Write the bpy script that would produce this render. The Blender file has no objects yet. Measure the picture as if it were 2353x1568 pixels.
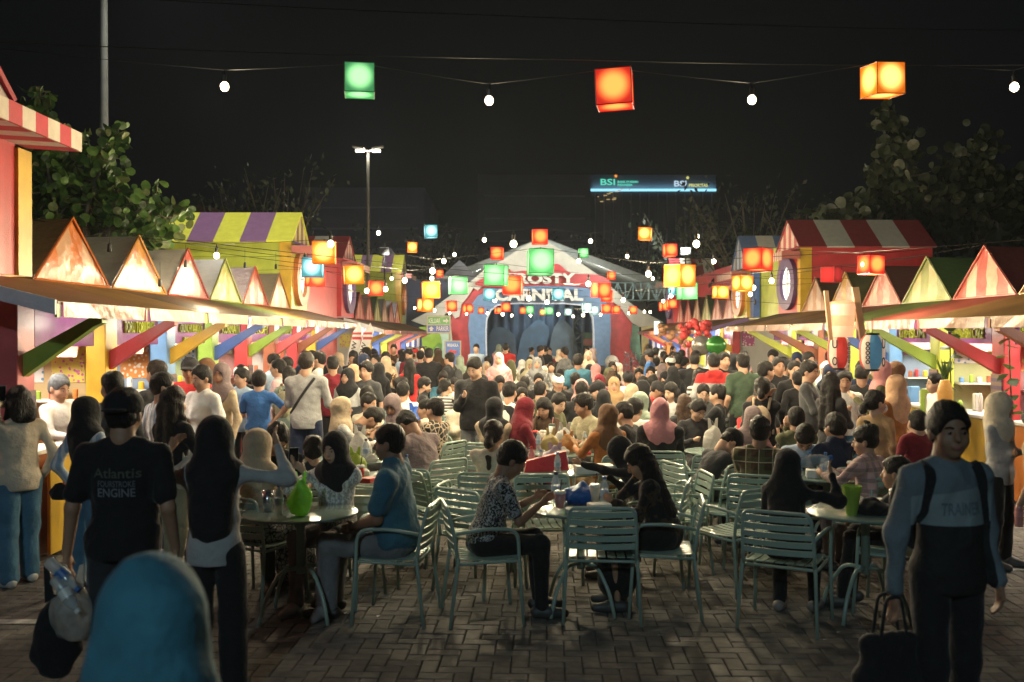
import bpy, bmesh, math, random
import numpy as np
from mathutils import Vector, Matrix, Euler
from mathutils.bvhtree import BVHTree
R = random.Random(7)
rad = math.radians
sc = bpy.context.scene
COL = sc.collection
# ------------------------------------------------------------------ camera, sky, exposure
CH = 1.97
cd = bpy.data.cameras.new('camera'); cam = bpy.data.objects.new('camera', cd); COL.objects.link(cam)
cam.location = (0, 0, CH); cam.rotation_euler = (rad(90 - 0.35), 0, 0)
cd.lens = 35.0; cd.sensor_width = 36.0; cd.clip_start = 0.05; cd.clip_end = 900
cd.dof.use_dof = True; cd.dof.focus_distance = 13.0; cd.dof.aperture_fstop = 2.5
sc.camera = cam
wd = bpy.data.worlds.new('World'); sc.world = wd; wd.use_nodes = True
wn = wd.node_tree; bg = wn.nodes['Background']
bg.inputs[0].default_value = (0.68, 0.86, 1.15, 1); bg.inputs[1].default_value = 0.0026
sc.view_settings.view_transform = 'Standard'; sc.view_settings.look = 'None'
sc.view_settings.exposure = 0.0; sc.view_settings.gamma = 1.0
sc.render.engine = 'CYCLES'
sc.cycles.use_denoising = True
try: sc.cycles.denoiser = 'OPENIMAGEDENOISE'
except Exception: pass
sc.cycles.max_bounces = 5; sc.cycles.diffuse_bounces = 3; sc.cycles.glossy_bounces = 3
sc.cycles.transmission_bounces = 5; sc.cycles.transparent_max_bounces = 6
sc.cycles.sample_clamp_indirect = 2.5; sc.cycles.sample_clamp_direct = 0
sc.cycles.caustics_reflective = False; sc.cycles.caustics_refractive = False
def PX(x, y, Z):
    """a point that stands Z metres in front of the lens, read off the photograph"""
    return Vector(((x - 1176.5) / 2288.0 * Z, Z, CH - (y - 770) / 2288.0 * Z))
def WX(x, Z): return (x - 1176.5) / 2288.0 * Z
# ------------------------------------------------------------------ object helpers
def link(name, data, parent=None):
    o = bpy.data.objects.new(name, data); COL.objects.link(o)
    if parent is not None: o.parent = parent
    return o
def tag(o, label=None, cat=None, group=None, kind=None):
    if label: o['label'] = label
    if cat: o['category'] = cat
    if group: o['group'] = group
    if kind: o['kind'] = kind
    return o
def thing(name, label, cat, loc=(0, 0, 0), rz=0, group=None):
    o = bpy.data.objects.new(name, None); COL.objects.link(o)
    o.location = loc; o.rotation_euler = (0, 0, rz); o.empty_display_size = .1
    return tag(o, label, cat, group)
KIDS = {}
def copy_tree(o, loc=None, rz=None, label=None, group=None, parent=None):
    c = o.copy(); COL.objects.link(c); c.parent = parent
    if loc is not None: c.location = loc
    if rz is not None: c.rotation_euler = (0, 0, rz)
    if label: c['label'] = label
    if group: c['group'] = group
    for ch in KIDS.get(o.name, None) or list(o.children):
        copy_tree(ch, parent=c)
    return c
class MB:
    def __init__(s): s.v = []; s.f = []; s.mi = []; s.cur = 0
    def add(s, vs, fs, M=None):
        n = len(s.v)
        if M is not None: vs = [M @ Vector(p) for p in vs]
        s.v += [tuple(p) for p in vs]; s.f += [tuple(i + n for i in f) for f in fs]
        s.mi += [s.cur] * len(fs); return s
    def box(s, x0, y0, z0, x1, y1, z1, M=None, b=0):
        if b:
            b = min(b, abs(x1-x0)*.45, abs(y1-y0)*.45, abs(z1-z0)*.45)
            bm = bmesh.new(); bmesh.ops.create_cube(bm, size=1)
            for v in bm.verts:
                v.co = ((x0+x1)/2 + v.co.x*(x1-x0), (y0+y1)/2 + v.co.y*(y1-y0), (z0+z1)/2 + v.co.z*(z1-z0))
            bmesh.ops.bevel(bm, geom=bm.edges[:], offset=b, segments=1, affect='EDGES')
            bm.verts.index_update()
            s.add([v.co.copy() for v in bm.verts], [[v.index for v in f.verts] for f in bm.faces], M); bm.free(); return s
        return s.add([(x0,y0,z0),(x1,y0,z0),(x1,y1,z0),(x0,y1,z0),(x0,y0,z1),(x1,y0,z1),(x1,y1,z1),(x0,y1,z1)],
                     [(0,3,2,1),(4,5,6,7),(0,1,5,4),(1,2,6,5),(2,3,7,6),(3,0,4,7)], M)
    def prism(s, pts, t, M=None):
        """closed outline pts (3D, planar) given thickness vector t"""
        n = len(pts); t = Vector(t); a = [Vector(p) for p in pts]; b = [p + t for p in a]
        return s.add(a + b, [tuple(range(n)), tuple(range(2*n-1, n-1, -1))] + [(i, i+n, (i+1) % n + n, (i+1) % n) for i in range(n)], M)
    def tube(s, pts, r, n=6, caps=True, M=None):
        pts = [Vector(p) for p in pts]; k = len(pts)
        rr = r if isinstance(r, (list, tuple)) else [r] * k
        vs = []; prev = None
        for i, p in enumerate(pts):
            d = (pts[min(i+1, k-1)] - pts[max(i-1, 0)])
            if d.length < 1e-9: d = Vector((0, 0, 1))
            d.normalize()
            if prev is None:
                u = d.cross(Vector((0, 0, 1)) if abs(d.z) < .9 else Vector((1, 0, 0))).normalized()
            else:
                u = (prev - d * prev.dot(d)).normalized()
            prev = u; w = d.cross(u)
            for j in range(n):
                a = 2*math.pi*j/n; vs.append(p + (u*math.cos(a) + w*math.sin(a)) * rr[i])
        fs = [(i*n+j, i*n+(j+1) % n, (i+1)*n+(j+1) % n, (i+1)*n+j) for i in range(k-1) for j in range(n)]
        if caps: fs += [tuple(range(n-1, -1, -1)), tuple(range((k-1)*n, k*n))]
        return s.add(vs, fs, M)
    def lathe(s, prof, n=16, M=None, c=(0, 0)):
        vs = [(c[0]+r*math.cos(2*math.pi*j/n), c[1]+r*math.sin(2*math.pi*j/n), z) for r, z in prof for j in range(n)]
        k = len(prof)
        fs = [(i*n+j, i*n+(j+1) % n, (i+1)*n+(j+1) % n, (i+1)*n+j) for i in range(k-1) for j in range(n)]
        fs += [tuple(range(n-1, -1, -1)), tuple(range((k-1)*n, k*n))]
        return s.add(vs, fs, M)
    def ball(s, c, r, n=10, M=None):
        rx, ry, rz_ = r if isinstance(r, (tuple, list)) else (r, r, r)
        vs = [(c[0], c[1], c[2]-rz_)]
        m = max(3, n//2)
        for i in range(1, m):
            a = math.pi*i/m
            vs += [(c[0]+rx*math.sin(a)*math.cos(2*math.pi*j/n), c[1]+ry*math.sin(a)*math.sin(2*math.pi*j/n), c[2]-rz_*math.cos(a)) for j in range(n)]
        vs.append((c[0], c[1], c[2]+rz_)); L = len(vs)-1
        fs = [(0, 1+(j+1) % n, 1+j) for j in range(n)]
        fs += [(1+i*n+j, 1+i*n+(j+1) % n, 1+(i+1)*n+(j+1) % n, 1+(i+1)*n+j) for i in range(m-2) for j in range(n)]
        fs += [(L, 1+(m-2)*n+j, 1+(m-2)*n+(j+1) % n) for j in range(n)]
        return s.add(vs, fs, M)
    def mesh(s, name, mats, smooth=False):
        me = bpy.data.meshes.new(name); me.from_pydata(s.v, [], s.f)
        for m in (mats if isinstance(mats, (list, tuple)) else [mats]):
            if m is not None: me.materials.append(m)
        if any(s.mi): me.polygons.foreach_set('material_index', s.mi)
        if smooth: me.shade_smooth() if smooth is True else me.shade_auto(smooth)
        me.update(); return me
    def build(s, name, mats, parent=None, smooth=False):
        return link(name, s.mesh(name, mats, smooth), parent)
def _auto(me, a=40):
    try:
        me.shade_smooth(); me.set_sharp_from_angle(angle=rad(a))
    except Exception: pass
bpy.types.Mesh.shade_auto = lambda self, a: _auto(self, a)
def arc(pts, r=.05, n=4):
    """round the corners of a polyline"""
    pts = [Vector(p) for p in pts]; out = [pts[0]]
    for i in range(1, len(pts)-1):
        a, b, c = pts[i-1], pts[i], pts[i+1]
        q = min(r, (a-b).length*.45, (c-b).length*.45)
        p0 = b+(a-b).normalized()*q; p1 = b+(c-b).normalized()*q
        for k in range(n+1):
            t = k/n; out.append(p0*(1-t)**2 + b*2*t*(1-t) + p1*t*t)
    out.append(pts[-1]); return out
# ------------------------------------------------------------------ materials
MATS = {}
def nd(nt, t, **kw):
    n = nt.nodes.new(t)
    for k, v in kw.items():
        if k == 'i':
            for a, b in v.items(): n.inputs[a].default_value = b
        else: setattr(n, k, v)
    return n
def c4(c): return (c[0], c[1], c[2], 1)
def mat(key, col=(.5,.5,.5), rough=.6, metal=0, var=.12, scale=8, bump=.15, bscale=None, emit=0, ecol=None, trans=0, alpha=1, spec=.5, coat=0, pat=None, col2=None, pscale=1., sheen=0, streak=0):
    if key in MATS: return MATS[key]
    m = bpy.data.materials.new(key.replace(' ', '_')); m.use_nodes = True; nt = m.node_tree
    b = nt.nodes['Principled BSDF']; L = nt.links.new
    tc = nd(nt, 'ShaderNodeTexCoord'); ob = tc.outputs['Object']
    nz = nd(nt, 'ShaderNodeTexNoise', i={'Scale': scale, 'Detail': 3}); L(ob, nz.inputs['Vector'])
    mr = nd(nt, 'ShaderNodeMapRange', i={'From Min': .3, 'From Max': .7, 'To Min': 1-var, 'To Max': 1+var}); L(nz.outputs[0], mr.inputs[0])
    base = nd(nt, 'ShaderNodeRGB'); base.outputs[0].default_value = c4(col); src = base.outputs[0]
    if pat:
        sx = nd(nt, 'ShaderNodeSeparateXYZ'); L(ob, sx.inputs[0])
        def wave(ax, f, w):
            a = nd(nt, 'ShaderNodeMath', operation='MULTIPLY', i={1: f*pscale}); L(sx.outputs[ax], a.inputs[0])
            fr = nd(nt, 'ShaderNodeMath', operation='FRACT'); L(a.outputs[0], fr.inputs[0])
            lt = nd(nt, 'ShaderNodeMath', operation='LESS_THAN', i={1: w}); L(fr.outputs[0], lt.inputs[0]); return lt.outputs[0]
        def mixc(fac, a, c):
            mx = nd(nt, 'ShaderNodeMix', data_type='RGBA'); 
            if isinstance(fac, float): mx.inputs[0].default_value = fac
            else: L(fac, mx.inputs[0])
            L(a, mx.inputs[6]) if not isinstance(a, tuple) else setattr(mx.inputs[6], 'default_value', c4(a))
            L(c, mx.inputs[7]) if not isinstance(c, tuple) else setattr(mx.inputs[7], 'default_value', c4(c))
            return mx.outputs[2]
        def mul(a, c):
            q = nd(nt, 'ShaderNodeMath', operation='MULTIPLY'); L(a, q.inputs[0])
            if isinstance(c, float): q.inputs[1].default_value = c
            else: L(c, q.inputs[1])
            return q.outputs[0]
        if pat == 'hstripe': src = mixc(wave(2, 1, .5), src, col2)
        elif pat == 'xstripe': src = mixc(wave(0, 1, .5), src, col2)
        elif pat == 'ystripe': src = mixc(wave(1, 1, .5), src, col2)
        elif pat == 'plaid':
            src = mixc(mul(wave(2, 9, .45), .6), src, col2); src = mixc(mul(wave(0, 9, .45), .6), src, col2)
            src = mixc(mul(wave(2, 9, .07), .8), src, (.55, .45, .3)); src = mixc(mul(wave(0, 9, .07), .8), src, (.5, .4, .28))
        elif pat in ('batik', 'print', 'floral', 'patch'):
            if pat == 'batik':
                v = nd(nt, 'ShaderNodeTexWave', bands_direction='X', i={'Scale': 9*pscale, 'Distortion': 9, 'Detail': 3, 'Detail Scale': 5}); o_ = v.outputs[1]; th = .55
            elif pat == 'print':
                v = nd(nt, 'ShaderNodeTexVoronoi', feature='DISTANCE_TO_EDGE', i={'Scale': 28*pscale}); o_ = v.outputs[0]; th = .09
            elif pat == 'floral':
                v = nd(nt, 'ShaderNodeTexNoise', i={'Scale': 18*pscale, 'Detail': 4}); o_ = v.outputs[0]; th = .53
            else:
                v = nd(nt, 'ShaderNodeTexVoronoi', i={'Scale': 9*pscale}); o_ = v.outputs[0]; th = .33
            L(ob, v.inputs['Vector'])
            gt = nd(nt, 'ShaderNodeMath', operation='GREATER_THAN', i={1: th}); L(o_, gt.inputs[0]); src = mixc(gt.outputs[0], src, col2)
        elif pat == 'zsplit':      # upper part col2 above pscale metres
            gt = nd(nt, 'ShaderNodeMath', operation='GREATER_THAN', i={1: pscale}); L(sx.outputs[2], gt.inputs[0]); src = mixc(gt.outputs[0], src, col2)
    hs = nd(nt, 'ShaderNodeMix', data_type='RGBA', blend_type='MULTIPLY'); hs.inputs[0].default_value = 1
    L(src, hs.inputs[6]); L(mr.outputs[0], hs.inputs[7]); L(hs.outputs[2], b.inputs['Base Color'])
    b.inputs['Roughness'].default_value = rough; b.inputs['Metallic'].default_value = metal
    b.inputs['Specular IOR Level'].default_value = spec; b.inputs['Coat Weight'].default_value = coat
    if sheen: b.inputs['Sheen Weight'].default_value = sheen
    if bump:
        n2 = nd(nt, 'ShaderNodeTexNoise', i={'Scale': bscale or scale*5, 'Detail': 4}); 
        if streak:
            mp = nd(nt, 'ShaderNodeMapping'); mp.inputs['Scale'].default_value = (1, 1, streak); L(ob, mp.inputs[0]); L(mp.outputs[0], n2.inputs['Vector'])
        else: L(ob, n2.inputs['Vector'])
        bp = nd(nt, 'ShaderNodeBump', i={'Strength': bump, 'Distance': .02}); L(n2.outputs[0], bp.inputs['Height']); L(bp.outputs[0], b.inputs['Normal'])
    if emit:
        b.inputs['Emission Color'].default_value = c4(ecol or col); b.inputs['Emission Strength'].default_value = emit
    if alpha < 1: b.inputs['Alpha'].default_value = alpha
    if trans:
        tl = nd(nt, 'ShaderNodeBsdfTranslucent'); L(hs.outputs[2], tl.inputs[0])
        mx = nd(nt, 'ShaderNodeMixShader', i={0: trans}); L(b.outputs[0], mx.inputs[1]); L(tl.outputs[0], mx.inputs[2])
        L(mx.outputs[0], nt.nodes['Material Output'].inputs[0])
    MATS[key] = m; return m
def emis(key, col, s):
    if key in MATS: return MATS[key]
    m = bpy.data.materials.new(key.replace(' ', '_')); m.use_nodes = True; nt = m.node_tree; nt.nodes.clear()
    e = nd(nt, 'ShaderNodeEmission', i={0: c4(col), 1: s}); o = nd(nt, 'ShaderNodeOutputMaterial'); nt.links.new(e.outputs[0], o.inputs[0])
    MATS[key] = m; return m
# ------------------------------------------------------------------ lettering
TXT = {}
def text_mesh(s, ext=.02):
    k = (s, ext)
    if k not in TXT:
        cu = bpy.data.curves.new('t', 'FONT'); cu.body = s; cu.size = 1; cu.extrude = ext; cu.align_x = 'CENTER'; cu.align_y = 'CENTER'; cu.resolution_u = 3
        cu.offset = .045 if s in ('FROSTY', 'CARNIVAL') else .012
        o = bpy.data.objects.new('t', cu); COL.objects.link(o)
        dg = bpy.context.evaluated_depsgraph_get(); me = bpy.data.meshes.new_from_object(o.evaluated_get(dg))
        bpy.data.objects.remove(o); bpy.data.curves.remove(cu)
        n = len(me.vertices); a = np.empty(n*3, 'f4'); me.vertices.foreach_get('co', a); a = a.reshape(-1, 3)
        TXT[k] = (a.copy(), [tuple(p.vertices) for p in me.polygons], float(a[:, 0].max()-a[:, 0].min()))
        bpy.data.meshes.remove(me)
    return TXT[k]
def lettering(s, width, height, M, m, parent=None, name='lettering', ext=.02):
    """text fitted to width x height metres; M maps text x -> right, y -> up, z -> out"""
    a, f, w = text_mesh(s, ext); hgt = float(a[:, 1].max()-a[:, 1].min())
    b = a - [(a[:, 0].max()+a[:, 0].min())/2, (a[:, 1].max()+a[:, 1].min())/2, 0]
    b = b * [width/w, height/hgt, 1]
    mb = MB(); mb.add([M @ Vector(p) for p in b.tolist()], f)
    return mb.build(name, m, parent)
def frame_M(o, right, up):
    r = Vector(right).normalized(); u = Vector(up).normalized(); n = r.cross(u)
    M = Matrix((r, u, n)).transposed().to_4x4(); M.translation = Vector(o); return M
# ------------------------------------------------------------------ people: smooth implicit bodies turned into meshes
def rotx(a): c, s = math.cos(a), math.sin(a); return np.array([[1,0,0],[0,c,-s],[0,s,c]])
def rotz(a): c, s = math.cos(a), math.sin(a); return np.array([[c,-s,0],[s,c,0],[0,0,1]])
V = lambda *a: np.array(a, float)
class SDF:
    def __init__(s, k=.02, fold=0, ff=30, seed=0): s.p = []; s.k = k; s.fold = fold; s.ff = ff; s.seed = seed; s.sub = []; s.zcut = None; s.sharp = set()
    def cap(s, a, b, ra, rb): s.p.append((0, np.array(a, float), np.array(b, float), ra, rb)); return s
    def ell(s, c, r, Rm=None): s.p.append((1, np.array(c, float), np.array(r, float), Rm, 0)); return s
    def cut(s, c, r, Rm=None): s.sub.append((1, np.array(c, float), np.array(r, float), Rm, 0)); return s
    def bounds(s):
        lo = []; hi = []
        for t, a, b, c, d in s.p:
            if t == 0:
                m = max(c, d); lo.append(np.minimum(a, b)-m); hi.append(np.maximum(a, b)+m)
            else:
                m = b if c is None else np.array([b.max()]*3); lo.append(a-m); hi.append(a+m)
        return np.min(lo, 0)-.03, np.max(hi, 0)+.03
    def one(s, q, P):
        t, a, b, c, d = q
        if t == 0:
            ab = b-a; L = max(float(ab @ ab), 1e-9); pa = P-a; h = np.clip((pa @ ab)/L, 0, 1)
            return np.sqrt(((pa - h[:, None]*ab)**2).sum(1)) - (c+(d-c)*h)
        q = P-a
        if c is not None: q = q @ c
        q1 = q/b; k0 = np.sqrt((q1**2).sum(1)); k1 = np.sqrt(((q1/b)**2).sum(1))
        return np.where(k0 < 1e-6, -b.min(), k0*(k0-1)/np.maximum(k1, 1e-6))
    def __call__(s, P):
        P = P.astype('f4'); D = None; k = s.k
        for qi, q in enumerate(s.p):
            k = .004 if qi in s.sharp else s.k
            d = s.one(q, P)
            if D is None: D = d
            else:
                h = np.maximum(k-np.abs(D-d), 0)/k; D = np.minimum(D, d) - h*h*k*.25
        if s.fold:
            f = s.ff; ph = s.seed*1.7; x, y, z = P[:, 0], P[:, 1], P[:, 2]
            rg = lambda t: 1.3-2.2*np.abs(np.sin(t))
            w = .9*np.sin(f*.45*x+ph+2*np.sin(f*.22*z+ph)) + .7*rg(f*(.38*z+.22*y+.16*x)+1.3*ph+1.2*np.sin(f*.33*x+ph)) + .45*rg(f*1.1*(z*.35-x*.7+y*.5)+ph*2+np.sin(f*.5*z))
            D = D - s.fold*.4*np.maximum(w, -.9)
        for q in s.sub:
            d = -s.one(q, P); kk = .008
            h = np.maximum(kk-np.abs(D-d), 0)/kk; D = np.maximum(D, d) + h*h*kk*.25
        if s.zcut is not None: D = np.maximum(D, s.zcut-P[:, 2])
        return D
def sdf_mesh(f, h, name, m):
    lo, hi = f.bounds(); B = 4
    n = np.maximum(1, np.ceil((hi-lo)/(h*B)).astype(int)); N = n*B
    gi = np.stack(np.meshgrid(*[np.arange(k) for k in n], indexing='ij'), -1).reshape(-1, 3)
    cen = lo + (gi*B + (B-1)/2)*h
    d = f(cen); act = np.abs(d) < h*B*1.45+.006
    D = np.empty(tuple(N), 'f4')
    D.reshape(n[0], B, n[1], B, n[2], B)[:] = np.where(d > 0, 1., -1.).reshape(n[0], 1, n[1], 1, n[2], 1)
    off = np.stack(np.meshgrid(*[np.arange(B)]*3, indexing='ij'), -1).reshape(-1, 3)
    ga = gi[act]
    idx = (ga[:, None, :]*B + off[None]).reshape(-1, 3)
    D[idx[:, 0], idx[:, 1], idx[:, 2]] = f(lo + idx*h)
    D[0, :, :] = D[-1, :, :] = 1; D[:, 0, :] = D[:, -1, :] = 1; D[:, :, 0] = D[:, :, -1] = 1
    S = D < 0
    c = [S[i:S.shape[0]-1+i, j:S.shape[1]-1+j, k:S.shape[2]-1+k] for i in (0, 1) for j in (0, 1) for k in (0, 1)]
    su = sum(x.astype('i1') for x in c); cells = np.argwhere((su > 0) & (su < 8))
    if len(cells) == 0: return None
    vid = -np.ones(su.shape, 'i4'); vid[cells[:, 0], cells[:, 1], cells[:, 2]] = np.arange(len(cells))
    acc = np.zeros((len(cells), 3)); cnt = np.zeros(len(cells))
    cs = [(i, j, k) for i in (0, 1) for j in (0, 1) for k in (0, 1)]
    val = {q: D[cells[:, 0]+q[0], cells[:, 1]+q[1], cells[:, 2]+q[2]] for q in cs}
    for q in cs:
        for ax in range(3):
            if q[ax] == 0:
                r = list(q); r[ax] = 1; r = tuple(r); a, b = val[q], val[r]; x = (a < 0) != (b < 0)
                t = np.where(x, a/np.where(x, a-b, 1), 0); p = np.tile(np.array(q, float), (len(cells), 1)); p[:, ax] = t
                acc += p*x[:, None]; cnt += x
    vs = lo + (cells + acc/cnt[:, None])*h
    fs = []
    for ax in range(3):
        sl0 = [slice(None)]*3; sl1 = [slice(None)]*3; sl0[ax] = slice(0, -1); sl1[ax] = slice(1, None)
        A = S[tuple(sl0)]; Bq = S[tuple(sl1)]; e = np.argwhere(A != Bq); u, w = (ax+1) % 3, (ax+2) % 3
        e = e[(e[:, u] > 0) & (e[:, w] > 0)]; inn = A[e[:, 0], e[:, 1], e[:, 2]]
        def g(du, dw):
            q = e.copy(); q[:, u] -= du; q[:, w] -= dw; return vid[q[:, 0], q[:, 1], q[:, 2]]
        quad = np.stack([g(1, 1), g(0, 1), g(0, 0), g(1, 0)], 1); quad[~inn] = quad[~inn][:, ::-1]; fs.append(quad)
    fs = np.concatenate(fs); fs = fs[(fs >= 0).all(1)]
    me = bpy.data.meshes.new(name); me.vertices.add(len(vs)); me.vertices.foreach_set('co', vs.astype('f4').ravel())
    me.loops.add(len(fs)*4); me.loops.foreach_set('vertex_index', fs.ravel().astype('i4'))
    me.polygons.add(len(fs)); me.polygons.foreach_set('loop_start', np.arange(0, len(fs)*4, 4, dtype='i4'))
    try: me.polygons.foreach_set('loop_total', np.full(len(fs), 4, 'i4'))
    except Exception: pass
    me.update(calc_edges=True); me.shade_smooth(); me.materials.append(m); return me
PAL = dict(black=(.012,.012,.014), char=(.03,.03,.033), dgrey=(.06,.062,.066), grey=(.17,.175,.18), lgrey=(.36,.36,.36), white=(.72,.70,.66), cream=(.6,.52,.4),
    beige=(.48,.37,.25), tan=(.38,.25,.13), brown=(.14,.07,.035), dbrown=(.06,.035,.02), olive=(.10,.10,.05), green=(.05,.08,.05), sage=(.28,.34,.27), teal=(.04,.13,.19), petrol=(.05,.18,.25),
    blue=(.04,.13,.36), navy=(.012,.02,.05), jeans=(.07,.17,.26), lblue=(.33,.43,.55), red=(.5,.03,.03), maroon=(.16,.012,.022), pink=(.55,.25,.25), dpink=(.45,.2,.22),
    peach=(.62,.37,.22), orange=(.36,.13,.035), khaki=(.30,.27,.17), purple=(.17,.12,.2), yellow=(.5,.38,.03), mauve=(.2,.15,.15), lpink=(.62,.4,.4))
SKINS = [(.46,.27,.18), (.38,.21,.13), (.52,.33,.23), (.27,.145,.09)]
def cloth(spec):
    """'color' or 'color/pattern/color2/scale'"""
    p = spec.split('/'); c = PAL[p[0]]
    kw = dict(rough=.85, var=.16, scale=9, bump=.75, bscale=17, spec=.25, sheen=.1)
    if len(p) > 1:
        kw.update(pat=p[1], col2=PAL[p[2]], pscale=float(p[3]) if len(p) > 3 else 1.)
    return mat('cloth ' + spec.replace('/', ' '), c, **kw)
def ik(s, t, l1, l2, pole):
    d = t-s; D = np.linalg.norm(d); D2 = min(D, (l1+l2)*.995); d = d/max(D, 1e-6); t = s+d*D2
    a = (l1*l1-l2*l2+D2*D2)/(2*D2); hh = math.sqrt(max(l1*l1-a*a, 0)); pole = pole-d*(pole @ d); pole = pole/max(np.linalg.norm(pole), 1e-6)
    return s+d*a+pole*hh, t
PEOPLE = []
def person(x, y, label, top='black', bottom='char', head='short', face=0, Z=None, pose='stand', look=0, nod=0, lean=0, w=1., arms=('down', 'down'),
           hair=(.012,.010,.009), hc='black', skin=0, sleeve='long', legs='pants', h=None, sh=1.26, shoe=(.05,.05,.05), k=None, xy=None, group=None, cat='person', female=None, deco=None, feat=None, hcut=0):
    seated = pose == 'sit'
    if seated and Z is None: Z = (CH-sh)*2288/(y-770)
    top_h = CH-(y-770)/2288.0*Z
    female = head in ('hijab', 'long', 'bob', 'pony', 'bun') if female is None else female
    lr = rad(lean)
    if k is None: k = (top_h/1.70) if not seated else (top_h-.47)/(.80*math.cos(lr*.8)+.03)
    k = max(.55, min(1.12, k)); near = Z < 9.2; h = h or max(.0085 if near else .012, Z*.00125)
    hip = V(0, 0, .90*k) if not seated else V(0, -.02, .54)
    RL = rotx(-lr)                                        # lean forward (towards +y)
    up = lambda px, py, pz: hip + RL @ (V(px, py, pz)*k)
    sw = (.165 if female else .185)*w
    shd = {s: up(s*sw*.97, -.01, .448) for s in (-1, 1)}; nb = up(0, -.01, .53); hcn = up(0, .015+.03*(nod > 15), .655)
    RH = rotz(-rad(look)) @ RL @ rotx(-rad(nod)); HK = (1.02 if female else 1.06)*(k**.18)
    if k < .66: HK *= .9
    Hd = lambda px, py, pz: hcn + RH @ (V(px, py, pz)*HK)
    hr = lambda a, b, c: np.array([a, b, c])*HK
    # legs
    hj = {s: hip + V(s*.09*k, 0, -.02) for s in (-1, 1)}
    step = {-1: .0, 1: .0}
    if not seated:
        q = R.uniform(-.09, .09)
        kn = {s: V(s*.10*k, s*q*.6+.02, .48*k) for s in (-1, 1)}; an = {s: V(s*.11*k, s*q-.01, .085) for s in (-1, 1)}
    else:
        kn = {s: V(s*.12, .42*k, .52) for s in (-1, 1)}; an = {s: V(s*.11, (.44 if legs != 'tuck' else .2)*k+R.uniform(-.06, .05), .085) for s in (-1, 1)}
    # arms
    ARM = {'down': lambda s: shd[s]+V(s*.06, .06, -.50*k), 'lap': lambda s: hip+V(s*.07, .28, .10), 'table': lambda s: (V(s*.12, hip[1]+.40, .80) if seated else up(s*.14, .33, .17)), 'mouth': lambda s: up(s*.05, .20, .50),
           'cheek': lambda s: Hd(s*.075, .06, -.07), 'ear': lambda s: Hd(s*.10, .03, -.01), 'phone': lambda s: up(s*.05, .27, .33), 'phoneup': lambda s: up(s*.04, .34, .42),
           'cross': lambda s: up(-s*.10, .17, .23), 'pocket': lambda s: hip+V(s*.21, .06, .0), 'up': lambda s: up(s*.24, .12, .66), 'reach': lambda s: V(-.02, hip[1]+.62, .92),
           'hip': lambda s: hip+V(s*.17, -.09, .1), 'bag': lambda s: shd[s]+V(s*.10, .02, -.52*k), 'adjust': lambda s: up(s*.22, .16, .48), 'drink': lambda s: up(s*.34, .14, .62), 'desk': lambda s: V(s*.14, hip[1]+.36, .79)}
    el = {}; wr = {}
    for s, nm in ((-1, arms[0]), (1, arms[1])):
        t = ARM[nm](s) if isinstance(nm, str) else V(*nm)
        pole = V(s*.5, -.5, -.8) if nm not in ('down', 'bag') else V(s*.25, -1, 0)
        if nm in ('adjust', 'up', 'drink'): pole = V(s*1.3, .1, -.8)
        el[s], wr[s] = ik(shd[s], t, .28*k, .25*k, pole)
    body = SDF(.02); aw = (.8 if female else 1)*(.5+.5*w)*k
    body.cap(hip, up(0, 0, .25), .09*k, .08*k).cap(up(0, 0, .25), up(0, 0, .42), .08*k, .07*k).cap(shd[-1], shd[1], .032*k, .032*k)
    body.cap(up(0, 0, .42), nb, .06*k, .055*k).cap(nb, Hd(0, -.02, -.05), (.05 if female else .058)*HK*w**.5, (.048 if female else .055)*HK)
    for s in (-1, 1):
        body.cap(shd[s], el[s], .038*aw, .036*aw).cap(el[s], wr[s], .037*aw, .024*aw)
        if legs in ('shorts', 'knee'):
            m_ = (kn[s]+an[s])/2+V(0, -.01, .05)
            body.cap(hj[s], kn[s], .07*k, .05*k).cap(kn[s], m_, .05*k, .05*k).cap(m_, an[s], .05*k, .032*k)
        else: body.cap(hj[s], kn[s], .045*k, .035*k).cap(kn[s], an[s], .035*k, .026*k)
        d = wr[s]-el[s]; d = d/np.linalg.norm(d)
        if arms[0 if s < 0 else 1] in ('down', 'bag'): d = V(0, .05, -1)
        nrm = np.cross(d, V(s*1., .3, 0)); nrm = nrm/max(np.linalg.norm(nrm), 1e-6)
        sd = np.cross(nrm, d); g = k*(.92 if female else 1)
        body.ell(wr[s]+d*.05*g, V(.03, .02, .045)*g, np.stack([nrm, sd, d], 1))
        if h < .0105:
            i0 = len(body.p)
            for fi, (o_, ln) in enumerate(((-.026, .060), (-.009, .072), (.009, .068), (.025, .052))):
                b0 = wr[s]+d*.075*g+nrm*o_*g; cur = .55
                b1 = b0+(d*math.cos(cur*.5)-sd*s*math.sin(cur*.5)*-1)*ln*.55*g; b2 = b1+(d*math.cos(cur*1.4)+sd*s*math.sin(cur*1.4))*ln*.5*g
                body.cap(b0, b1, .0095*g, .0088*g).cap(b1, b2, .0088*g, .0075*g)
            body.cap(wr[s]+d*.025*g+nrm*.024*g, wr[s]+d*.07*g+nrm*.05*g, .012*g, .009*g)
            body.sharp |= set(range(i0, len(body.p)))
        else:
            body.cap(wr[s]+d*.07*g, wr[s]+d*.13*g+sd*.02*s, .02*g, .014*g).cap(wr[s]+d*.03*g, wr[s]+d*.07*g+nrm*.04*g, .012*g, .009*g)
    # head and face
    fat = 1+max(0, w-1)*.5
    body.ell(Hd(0, -.012, .03), hr(.074, .092, .088), RH).ell(Hd(0, .02, -.035), hr(.06*fat, .066, .076), RH).ell(Hd(0, .05, -.085), hr(.026*fat, .024, .022), RH)
    for s in (-1, 1): body.ell(Hd(s*.04*fat, .045, -.03), hr(.026, .03, .03), RH)
    body.p.append((0, Hd(0, .083, .01), Hd(0, .098, -.022), .008*HK, .0125*HK))
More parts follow.
